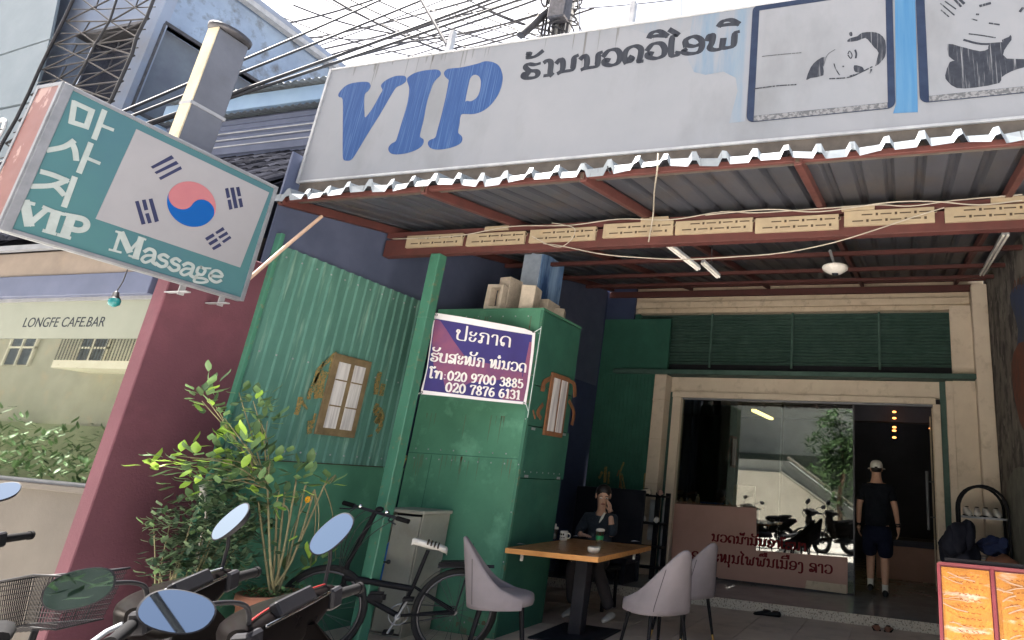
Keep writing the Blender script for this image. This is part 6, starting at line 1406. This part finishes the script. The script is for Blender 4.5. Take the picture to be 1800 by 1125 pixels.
# ------------------------------------------------------------------ motor scooters
LEAN = -R_(9)
def make_scooter(label, trim, theta, steer, body, mirr):
    """forward +Y, right +X, the steering axis at the origin, ground at z = 0; the bars turn by steer"""
    t = thing('motor_scooter', label, 'scooter', (0, 0, 0), 'motor scooters parked in the foreground')
    M_ = Matrix.Rotation(steer, 3, 'Z'); frame = Matrix.Rotation(theta-steer, 3, 'Z') @ Matrix.Rotation(LEAN, 3, 'Y')
    def tr(mb): mb.v = [tuple(M_ @ Vector(p)) for p in mb.v]; return mb
    # handlebar cowl: sections across the bar
    mb = MB(); n = 20; rows = []
    for i in range(17):
        x = -.235+.47*i/16; k = max(0, 1-(x/.245)**2)
        hh, ff, rr = .026+.022*k**.8, .025+.12*k, .028+.028*k; lo_ = (.030+.085*k)/hh
        row = []
        for j in range(n):
            a = 2*math.pi*j/n; cy_, cz_ = math.cos(a), math.sin(a)
            y = (ff if cy_ > 0 else rr)*math.copysign(abs(cy_)**.8, cy_); z = hh*math.copysign(abs(cz_)**.75, cz_)*(1 if cz_ > 0 else lo_)
            row.append(V(x, y-.01+.03*k, 0.985+z-.012*k))
        rows.append(row)
    mb.add([p for r in rows for p in r], [(i*n+j, i*n+(j+1) % n, (i+1)*n+(j+1) % n, (i+1)*n+j) for i in range(16) for j in range(n)], True); mb.add(rows[0], [tuple(range(n))]); mb.add(rows[-1], [tuple(range(n))[::-1]])
    cw = part('handlebar_cowl', tr(mb), 'gloss_black', t)
    mb = MB(); mb.tube([r[5]*1.0+V(0, -.012, .006) for r in rows[1:-1]], .003, 6); part('trim_line', tr(mb), trim, cw)
    mb = MB(); mb.tube([r[9]+V(0, -.006, .004) for r in rows[2:-2]], .006, 6); part('lower_trim', tr(mb), 'chrome', cw)
    mb = MB(); mb.obox((0, -.022, 1.02), (.10, 0, 0), (0, .012, .022), (0, -.012, .007)); part('speedometer', tr(mb), 'black_plastic', cw, bev=.006)
    hl = MB(); hl.ball((0, .115, .96), .07, .03, .04, 16, 10); part('headlight', tr(hl), 'window_grey', cw)
    for s in (-1, 1):
        part('grip', tr(MB().tube([V(s*.235, -.005, .97), V(s*.30, -.02, .965), V(s*.385, -.04, .96)], [.0175, .019, .018], 14).tube([V(s*.385, -.04, .96), V(s*.398, -.043, .959)], .021, 14)), 'rubber', t)
        sw = MB(); sw.obox((s*.225, -.022, .97), (.035, 0, 0), (0, .028, 0), (0, 0, .034)); part('switch_box', tr(sw), 'black_plastic', t, bev=.008)
        part('brake_lever', tr(MB().tube([V(s*.22, .03, .965), V(s*.27, .045, .96), V(s*.36, .035, .95), V(s*.41, .022, .945)], [.010, .008, .0075, .010], 8, flat=.6)), 'alu', t)
        part('mirror_stalk', tr(MB().tube(smooth_pts([V(s*.20, -.01, .99), V(s*.215, -.012, 1.06), V(s*(.215 if s > 0 else .30), -.018, 1.10), V(.20, -.022, 1.145) if s > 0 else V(-.44, -.022, 1.13)], 4), .0065, 8)), 'black_plastic', t)
        wn, ang = mirr[(s+1)//2]; cam_up = -cdn; inv = (M_.inverted() @ frame.inverted())
        nrm = (inv @ Vector(wn)).normalized(); u = inv @ (cr*math.cos(R_(ang))+cam_up*math.sin(R_(ang))); u = (u-nrm*u.dot(nrm)).normalized(); w = nrm.cross(u); c = V(.19, -.03, 1.19) if s > 0 else V(-.52, -.03, 1.14)
        mb = MB(); rim, back = [], []
        for i in range(30):
            a = 2*math.pi*i/30; q = u*(.080*math.copysign(abs(math.cos(a))**.85, math.cos(a)))+w*(.050*math.copysign(abs(math.sin(a))**.85, math.sin(a)))
            rim.append(c+q); back.append(c+q*.75-nrm*.026)
        mb.add(rim+back, [(i, (i+1) % 30, 30+(i+1) % 30, 30+i) for i in range(30)], True); mb.add(back, [tuple(range(30))]); mb.add([c+(p-c)*1.0 for p in rim]+[c+(p-c)*.94+nrm*.001 for p in rim], [(i, (i+1) % 30, 30+(i+1) % 30, 30+i) for i in range(30)])
        mi = part('mirror', tr(mb), 'black_plastic', t)
        part('mirror_glass', tr(MB().poly([[c+(p-c)*.945+nrm*.0004 for p in rim]], nrm*.001)), 'mirror', mi)
    part('cable_loom', tr(MB().tube(smooth_pts([V(.24, .03, .965), V(.24, .12, .93), V(.12, .13, .88), V(.03, .06, .8)], 4), .007, 6).tube(smooth_pts([V(.23, .02, .955), V(.29, .09, .90), V(.16, .12, .84), V(.02, .07, .74)], 4), .006, 6)), 'cable', t)
    # steering column, fork, front wheel
    part('fork', tr(MB().tube([V(0, .02, .98), V(0, .08, .72)], .03, 10).tube([V(-.075, .12, .62), V(-.075, .30, .27)], .022, 10).tube([V(.075, .12, .62), V(.075, .30, .27)], .022, 10).tube([V(-.075, .12, .62), V(.075, .12, .62)], .03, 10)), 'steel_dark', t)
    a, b = MB(), MB(); wheel(a, b, (0, .30, .27), (1, 0, 0), .27, .045, 12); wo = part('wheel', tr(a), 'tyre', t); part('rim', tr(b), 'alu', wo)
    mb = MB(); vs = []
    for i in range(15):
        an = R_(20+130*i/14)
        for j in range(7): x = -.075+.15*j/6; R = .31+.02*math.cos(x/.075*1.4); vs.append(V(x, .30+R*math.cos(an), .27+R*math.sin(an)))
    mb.add(vs, [(i*7+j, (i+1)*7+j, (i+1)*7+j+1, i*7+j+1) for i in range(14) for j in range(6)], True); part('front_mudguard', tr(mb), body, t)
    # leg shield, deck, seat, tail
    mb = MB(); rows = []
    for z, w, y, c_ in ((.93, .10, .07, .03), (.84, .17, .09, .06), (.70, .21, .09, .09), (.52, .20, .03, .08), (.36, .15, -.06, .05)):
        rows.append([V(w*math.cos(R_(q)), y+c_*(math.sin(R_(q))-.2), z) for q in range(0, 181, 15)]+[V(-w*math.cos(R_(q))*.93, y-.05+c_*.6*(math.sin(R_(q))-.4), z) for q in range(0, 181, 15)])
    m = len(rows[0]); mb.add([p for r in rows for p in r], [(i*m+j, (i+1)*m+j, (i+1)*m+(j+1) % m, i*m+(j+1) % m) for i in range(4) for j in range(m)], True); mb.add(rows[0], [tuple(range(m))]); mb.add(rows[-1], [tuple(range(m))[::-1]])
    part('leg_shield', mb, body, t)
    part('floor_deck', MB().box(-.14, .14, -.52, -.06, .27, .35), 'black_plastic', t, bev=.03, seg=2)
    def loft(secs, m_, nm):
        mb = MB(); n = 16; rows = []
        for y, w, z, h in secs: rows.append([V(w*math.copysign(abs(math.cos(a))**.7, math.cos(a)), y, z+h*math.copysign(abs(math.sin(a))**.7, math.sin(a))) for a in [2*math.pi*i/n for i in range(n)]])
        mb.add([p for r in rows for p in r], [(i*n+j, (i+1)*n+j, (i+1)*n+(j+1) % n, i*n+(j+1) % n) for i in range(len(secs)-1) for j in range(n)], True); mb.add(rows[0], [tuple(range(n))]); mb.add(rows[-1], [tuple(range(n))[::-1]]); return part(nm, mb, m_, t)
    loft([(-.46, .08, .50, .17), (-.60, .15, .53, .17), (-.85, .17, .57, .16), (-1.08, .13, .64, .11), (-1.24, .06, .70, .05)], body, 'rear_body')
    loft([(-.44, .07, .72, .03), (-.52, .13, .735, .05), (-.75, .15, .74, .055), (-.92, .14, .78, .05), (-1.12, .10, .80, .03)], 'rubber', 'seat')
    a, b = MB(), MB(); wheel(a, b, (0, -.98, .27), (1, 0, 0), .27, .05, 12); wo = part('wheel', a, 'tyre', t); part('rim', b, 'alu', wo)
    part('tail_light', MB().ball((0, -1.25, .69), .06, .03, .035, 14, 8), 'red_trim', t)
    part('engine', MB().ball((.0, -.85, .32), .10, .20, .10, 14, 10).tube([V(.13, -.7, .28), V(.15, -1.0, .3), V(.15, -1.25, .36)], [.03, .05, .045], 12), 'steel_dark', t)
    part('side_stand', MB().tube([V(-.1, -.45, .28), V(-.26, -.40, .0)], .010, 8), 'steel_dark', t)
    return t
def place(t, mid, theta, steer, lean):
    """bars' forward direction at heading theta; mid = where the mirrors' midpoint stands"""
    tb_ = theta-steer
    Rm = Matrix.Rotation(tb_, 4, 'Z') @ Matrix.Rotation(lean, 4, 'Y')
    lm = Matrix.Rotation(steer, 3, 'Z') @ V(-.165, -.03, 1.165)
    off = Rm.to_3x3() @ lm
    t.rotation_mode = 'QUATERNION'; t.rotation_quaternion = Rm.to_quaternion()
    t.location = (mid[0]-off.x, mid[1]-off.y, GZ)
sC = make_scooter('nearest black scooter with a thin red line along its handlebar cowl, beside the bicycle', 'red_trim', R_(110), R_(48), 'gloss_black', [((1.19, -.88, 1.06), 4), ((.25, -.90, .35), 60)])
place(sC, (-1.83, 1.62), R_(110), R_(48), LEAN)
sB = make_scooter('middle black scooter with a silver edge along its handlebar cowl', 'alu', R_(116), R_(46), 'gloss_black', [((.49, -.85, .14), 14), ((-.12, -1.06, .42), 57)])
place(sB, (-2.31, 1.66), R_(116), R_(46), LEAN)
sA = make_scooter('scooter mostly cut off by the left edge, only its right mirror and grip in view', 'alu', R_(116), R_(46), 'gloss_black', [((.35, -.62, .70), 10), ((.47, -.83, .60), 30)])
place(sA, (-3.93, 1.78), R_(116), R_(46), LEAN)
bk = thing('wire_basket', 'black wire mesh basket on a stand behind the round scooter mirror at lower left', 'basket', tuple(atZ(60, 1090, .7)))
B4 = [atY(-40, 1030, 2.35), atY(132, 1014, 2.35), atY(88, 1086, 2.3), atY(-40, 1095, 2.3)]
mb = MB()
dep = V(-.05, .26, .01)
rim = [B4[0], atY(60, 1011, 2.4), B4[1], B4[1]+dep, B4[0]+dep]
mb.tube(rim+[rim[0]], .006, 6); bot = [p.lerp(V(B4[2].x-.15, 2.42, B4[2].z), .18)+V(0, 0, -.20) for p in rim]; mb.tube(bot+[bot[0]], .004, 6); part('rim', mb, 'black_plastic', bk)
mb = MB()
for i in range(5):
    a, b, c, d = rim[i], rim[(i+1) % 5], bot[(i+1) % 5], bot[i]
    for k in range(1, 26): t_ = k/26; mb.tube([a.lerp(b, t_), d.lerp(c, t_)], .0016, 4, False)
    for k in range(1, 10): t_ = k/10; mb.tube([a.lerp(d, t_), b.lerp(c, t_)], .0016, 4, False)
for k in range(1, 16): t_ = k/16; mb.tube([bot[0].lerp(bot[2], t_), bot[4].lerp(bot[3], t_)], .0016, 4, False)
part('mesh', mb, 'black_plastic', bk)
bc_ = sum((p for p in bot), V(0, 0, 0))/5; mb = MB(); mb.tube([bc_, V(bc_.x, bc_.y, GZ)], .015, 8).lathe([(.16, 0), (.15, .02), (.015, .03)], (bc_.x, bc_.y, GZ), 18); part('stand', mb, 'black_plastic', bk)

# ------------------------------------------------------------------ lamps, camera and cables under the awning
for i, (a, b, lab) in enumerate(((atY(1168, 427, 5.0), atY(1228, 474, 5.35), 'longer unlit tube lamp beneath the awning, left of the camera'), (atY(1235, 462, 5.62), atY(1263, 488, 5.8), 'short unlit tube lamp just behind the longer one'), (atY(1768, 414, 5.4), atY(1726, 484, 8.3), 'long pale conduit lamp running back along the right end of the awning'))):
    t = thing('tube_lamp', lab, 'lamp', tuple((a+b)/2), 'tube lamps under the awning'); d = (b-a).normalized(); s = d.cross(V(0, 0, 1)).normalized()
    part('housing', MB().obox((a+b)/2+V(0, 0, .02), d*((b-a).length/2), s*.03, V(0, 0, .012)), 'steel_grey', t, bev=.003)
    part('tube', MB().tube([a+s*.018, b+s*.018], .011, 8).tube([a-s*.018, b-s*.018], .011, 8), 'white_shoe', t)
    part('hanger', MB().tube([(a+b)/2, V((a+b).x/2, (a+b).y/2, rz((a+b).y/2)-.01)], .006, 6), 'steel_dark', t)
dc = atY(1468, 474, 6.2); dt_ = atY(1446, 412, 6.2)
dm = thing('dome_camera', 'round white security camera hanging on a rod under the awning', 'camera', tuple(dc))
part('rod', MB().tube([dc+V(0, 0, .03), V(dc.x-.06, dc.y+.05, rz(dc.y)-.1)], .016, 10), 'steel_grey', dm)
part('housing', MB().lathe([(0, -.045), (.055, -.044), (.095, -.02), (.13, .004), (.132, .03), (.05, .045), (0, .045)], dc, 28, cap=False), 'white_shoe', dm)
part('lens', MB().lathe([(0, -.056), (.03, -.054), (.036, -.042), (0, -.04)], dc, 18, cap=False), 'window_dark', dm)
def cable(name, label, pts, r, m, group=None, cat='cable', k=5):
    P = smooth_pts(pts, k); return solo(name, label, cat, MB().tube(P, r, 6), m, group, loc=tuple(P[0]))
cg = 'thin cables strung along the awning beam'
cable('electric_cable', 'pale cable sagging from the beam vents to the right past the camera', [atY(u, v, 4.52) for u, v in ((955, 428), (985, 432), (1060, 447), (1130, 453), (1200, 456), (1280, 452), (1370, 445), (1450, 430), (1520, 410), (1610, 380), (1660, 365))], .0045, 'cable_white', cg)
cable('electric_cable', 'pale twisted cable along the top of the front beam across the whole awning', [atY(u, v, 4.54) for u, v in ((690, 420), (800, 415), (900, 398), (1000, 396), (1090, 385), (1180, 386), (1270, 372), (1330, 374), (1450, 366), (1540, 360), (1600, 362), (1680, 352), (1797, 342))], .0045, 'cable_white', cg)
cable('electric_cable', 'second wavy pale cable on the right half of the front beam', [atY(u, v, 4.53) for u, v in ((1240, 378), (1350, 368), (1440, 372), (1560, 356), (1640, 354), (1720, 360), (1797, 352))], .005, 'cable_white', cg)
cable('electric_cable', 'pale cable hanging straight down from the awning edge to the beam', [atY(1157, 270, 3.42), atY(1155, 300, 3.46), atY(1150, 340, 4.0), atY(1148, 378, 4.5), atY(1140, 425, 4.52)], .006, 'cable_white', cg)
cable('electric_cable', 'looped thin wire dangling round the third and fourth vent blocks', [atY(u, v, 4.5) for u, v in ((935, 415), (960, 428), (985, 434), (1005, 420), (1010, 402), (990, 395), (970, 392))], .004, 'cable_white', cg)
for i, (x, y) in enumerate(((-2.0, 4.0), (-.9, 4.0))): pass
cable('electric_cable', 'short black wire tail hanging from the corrugated edge at mid sign', [atY(1068, 292, 3.42), atY(1070, 300, 3.42), atY(1074, 305, 3.42)], .004, 'cable', cg)

# ------------------------------------------------------------------ utility pole and overhead lines
up_ = thing('utility_pole', 'concrete utility pole wound with black cable coils behind the billboard', 'pole', (-8.4, 12, GZ))
pa, pb = atY(990, 30, 12), atY(988, -60, 12)
part('shaft', MB().lathe([(.30, 0), (.24, pb.z+2)], (pa.x, 12, GZ), 14), 'cement_pole', up_)
mb = MB(); r3 = random.Random(5)
for i in range(26):
    z = pa.z-1.0+r3.uniform(0, 2.6); c = V(pa.x+r3.uniform(-.2, .3), 11.85, z); mb.ring(c, V(r3.uniform(-.5, .5), r3.uniform(-.4, .4), 1), r3.uniform(.28, .42), .022, 22, 5)
for i in range(14): x = pa.x+r3.uniform(-.35, .42); mb.tube([V(x, 11.7, pa.z-1.5), V(x+r3.uniform(-.1, .1), 11.65, pa.z+.4), V(x+r3.uniform(-.2, .2), 11.7, pa.z+2.4)], .03, 6)
part('cable_coil', mb, 'cable', up_)
part('junction_box', MB().box(pa.x+.0, pa.x+.5, 11.3, 11.6, pa.z-.6, pa.z+.5), 'steel_dark', up_, bev=.03)
og = 'overhead power and telephone lines'
def wire(label, pts, r): cable('power_cable', label, pts, r, 'cable', og, 'wire', 6)
def ext(a, b, ta, tb, sag):   # a straight run carried on past both ends with a little sag
    p, q = a+(a-b)*ta, b+(b-a)*tb; return [p.lerp(q, i/6)-V(0, 0, sag*4*(i/6)*(1-i/6)) for i in range(7)]
for u0, v0, y0, u1, v1, y1, r, lab in ((220, 190, 3.6, 660, 0, 6.0, .017, 'thick black cable, uppermost of those crossing the concrete post'), (238, 197, 3.6, 745, -5, 6.2, .017, 'thick black cable, second of those crossing the concrete post'),
        (410, 160, 4.4, 850, 0, 6.6, .022, 'thick twin black cable running to the top edge of the billboard'), (405, 168, 4.4, 900, 0, 6.6, .020, 'thick black cable just under the twin one above the billboard corner')):
    wire(lab, ext(atY(u0, v0, y0), atY(u1, v1, y1), .5, .8, .05), r)
fine = [(430, 120, 800, -10), (560, 20, 720, 60), (590, -5, 790, 90), (600, 8, 800, 84), (612, -8, 815, 80), (640, 90, 960, -10), (700, -8, 905, 60), (720, 80, 980, 10), (560, 60, 860, -12), (730, 0, 960, 62), (780, -6, 990, 75), (845, 75, 1000, 20), (640, 5, 700, 78), (600, 130, 1000, 5), (900, 0, 985, 40), (860, -8, 940, 66)]
fl_ = ['faint wire falling from the post towards the billboard', 'thin wire from the gable to the left part of the billboard top', 'first of three close thin wires falling to the billboard', 'second of three close thin wires falling to the billboard', 'third of three close thin wires falling to the billboard', 'thin rising wire low over the billboard top', 'thin falling wire beside the slanting billboard stay', 'thin rising wire ending in the coils of the utility pole', 'thin rising wire high over the gable', 'thin falling wire right of the billboard stay', 'thin falling wire that meets the coils of the utility pole', 'short rising wire below the pole coils', 'steep thin wire left of the billboard stay', 'long thin wire grazing the billboard top up to the pole', 'short falling wire close left of the pole', 'falling wire left of the pole coils']
for i, (u0, v0, u1, v1) in enumerate(fine):
    wire(fl_[i], ext(atY(u0, v0, 9+.35*i), atY(u1, v1, 11+.1*i), .25, .12, .12+.03*(i % 3)), .016+.007*(i % 3))
more = [(540, 100, 900, -12, 10, .030, 'thick cable rising above the gable end of the pale building'), (470, 40, 700, -20, 9, .026, 'thick cable in the top left corner of the sky'), (500, 95, 1010, -30, 12, .034, 'heavy sagging cable low across the whole sky'), (690, 100, 1000, 25, 11, .030, 'heavy cable sagging to the foot of the pole coils'), (760, 60, 985, 8, 10.5, .026, 'medium cable rising to the middle of the pole coils'),
        (520, 30, 760, 100, 9.5, .018, 'thin wire slanting down across the middle of the sky'), (660, -10, 880, 70, 10, .020, 'thin wire slanting down right of the billboard stay foot'), (820, -10, 1000, 60, 11, .020, 'thin wire slanting down towards the foot of the pole'), (600, 60, 830, 50, 10, .016, 'nearly level thin wire over the left billboard corner'), (880, 20, 1010, 55, 11.2, .026, 'short thick wire close beside the pole coils')]
for u0, v0, u1, v1, y, r, lab in more: wire(lab, ext(atY(u0, v0, y), atY(u1, v1, y+1.5), .3, .15, .22), r)
wire('dark bundle of cables drooping from the pole coils down to the billboard', [atY(985, 0, 11.7), atY(960, 22, 11.6), atY(938, 42, 11.4), atY(915, 62, 11.0)], .10)
for u, lab in ((1018, 'thin upright wire just right of the utility pole'), (1197, 'thin upright wire over the right half of the billboard')): wire(lab, [atY(u, -30, 9), atY(u, 30, 9), atY(u, 90, 9)], .012)
wire('thin level wire above the billboard right of the pole', ext(atY(1020, 14, 9), atY(1190, -4, 9.4), .1, .5, .05), .012)

for k, (x, z) in enumerate(((0, 6.2), (.25, 6.25), (.5, 6.3), (2.2, 7.0))):
    wire(['nearest of three close cables over the street, mirrored in a scooter mirror', 'middle of three close cables over the street, mirrored in a scooter mirror', 'farthest of three close cables over the street, mirrored in a scooter mirror', 'single cable over the far side of the street, mirrored in a scooter mirror'][k], [V(-30+6*i, -.35-x*1.2+.01*i, z-.25*math.sin(math.pi*i/6)) for i in range(7)], .03)
# ------------------------------------------------------------------ the other side of the street (seen in the panes and mirrors)
ob = thing('opposite_house', 'cream two storey house with balconies across the street, seen mirrored in the cafe pane', 'house', (-24, -9, 0))
part('wall', MB().box(-44, -9, -13, -9, GZ-.1, 7.5), 'opp_wall', ob)
part('plinth', MB().box(-44, -9, -8.99, -8.9, GZ-.1, 2.1), 'sage', ob)
for x in (-41, -35, -31, -27.2, -22.4, -18.5, -13.8):
    w_o = part('window', MB().box(x-.7, x+.7, -8.995, -8.95, 4.1, 5.3), 'window_grey', ob)
    part('window_frame', MB().box(x-.75, x-.68, -8.99, -8.9, 4.05, 5.35).box(x+.68, x+.75, -8.99, -8.9, 4.05, 5.35).box(x-.03, x+.03, -8.99, -8.9, 4.05, 5.35).box(x-.75, x+.75, -8.99, -8.9, 4.7, 4.76), 'opp_white', w_o)
for x in (-38.5, -25.2, -16.5):
    mb = MB(); mb.box(x-1.8, x+1.8, -8.99, -7.9, 3.85, 4.1); bo_ = part('balcony', mb, 'opp_white', ob)
    mb = MB()
    for i in range(25): mb.box(x-1.8+i*.15-.012, x-1.8+i*.15+.012, -7.94, -7.92, 4.1, 4.85)
    mb.box(x-1.82, x+1.82, -7.96, -7.9, 4.85, 4.9); part('railing', mb, 'steel_dark', bo_)
hg = thing('hedge', 'ragged green hedge before the house across the street, seen mirrored in the cafe pane', 'hedge', (-28, -8.2, GZ))
mb = MB(); r5 = random.Random(9)
for i in range(260):
    c = V(r5.uniform(-40, -14), -8.2+r5.gauss(0, .3), r5.uniform(.2, 1.6+.8*math.sin(i*.37)))
    for j in range(9): leaf(mb, c+V(r5.gauss(0, .25), r5.gauss(0, .2), r5.gauss(0, .25)), rnd_dir(r5, .3), V(0, 0, 1), .34, .10)
part('foliage', mb, 'leaf', hg)
os_ = thing('opposite_ramp', 'sunlit cream stair wall across the street, seen mirrored in the shop glass', 'wall', (-3, -9, 0))
mb = MB(); mb.poly([[V(-9, -8.4, GZ-.1), V(-1.6, -8.4, GZ-.1), V(-5.1, -8.4, 2.25), V(-9, -8.4, 2.25)]], V(0, .25, 0)); part('ramp_wall', mb, 'opp_white', os_)
mb = MB(); mb.poly([[V(-9, -9.6, GZ-.1), V(-.8, -9.6, GZ-.1), V(-4.9, -9.6, 2.75), V(-9, -9.6, 2.75)]], V(0, .8, 0)); part('stair_side', mb, 'opp_grey', os_)
part('wall_base', MB().box(-9, 40, -12.49, -12.4, GZ-.1, 3.2), 'moss_wall', os_)
part('back_wall', MB().box(-9, 40, -13, -12.5, GZ-.1, 6.5), 'opp_grey', os_)
part('coping', MB().beam((-.9, -8.8, .3), (-4.9, -8.8, 2.9), .3, .10).beam((-1.5, -8.27, .1), (-5.1, -8.27, 2.28), .3, .06), 'opp_wall', os_)
ot = thing('street_tree', 'broad leaved tree across the street, seen mirrored in the shop glass', 'tree', (-2.6, -7.4, 0))
part('trunk', MB().tube(smooth_pts([V(-2.5, -7.4, GZ-.1), V(-2.6, -7.4, 1.4), V(-2.4, -7.3, 2.6), V(-2.6, -7.3, 3.6)], 4), [.11-.005*i for i in range(13)], 10), 'bark', ot)
mb = MB(); r4 = random.Random(3)
for i in range(95):
    c = V(-2.5+r4.gauss(0, .55), -7.3+r4.gauss(0, .5), 3.1+r4.gauss(0, .75))
    for j in range(22): leaf(mb, c+V(r4.gauss(0, .12), r4.gauss(0, .12), r4.gauss(0, .12)), rnd_dir(r4, -.1), V(0, 0, 1), .30, .10)
part('crown', mb, 'leaf', ot)
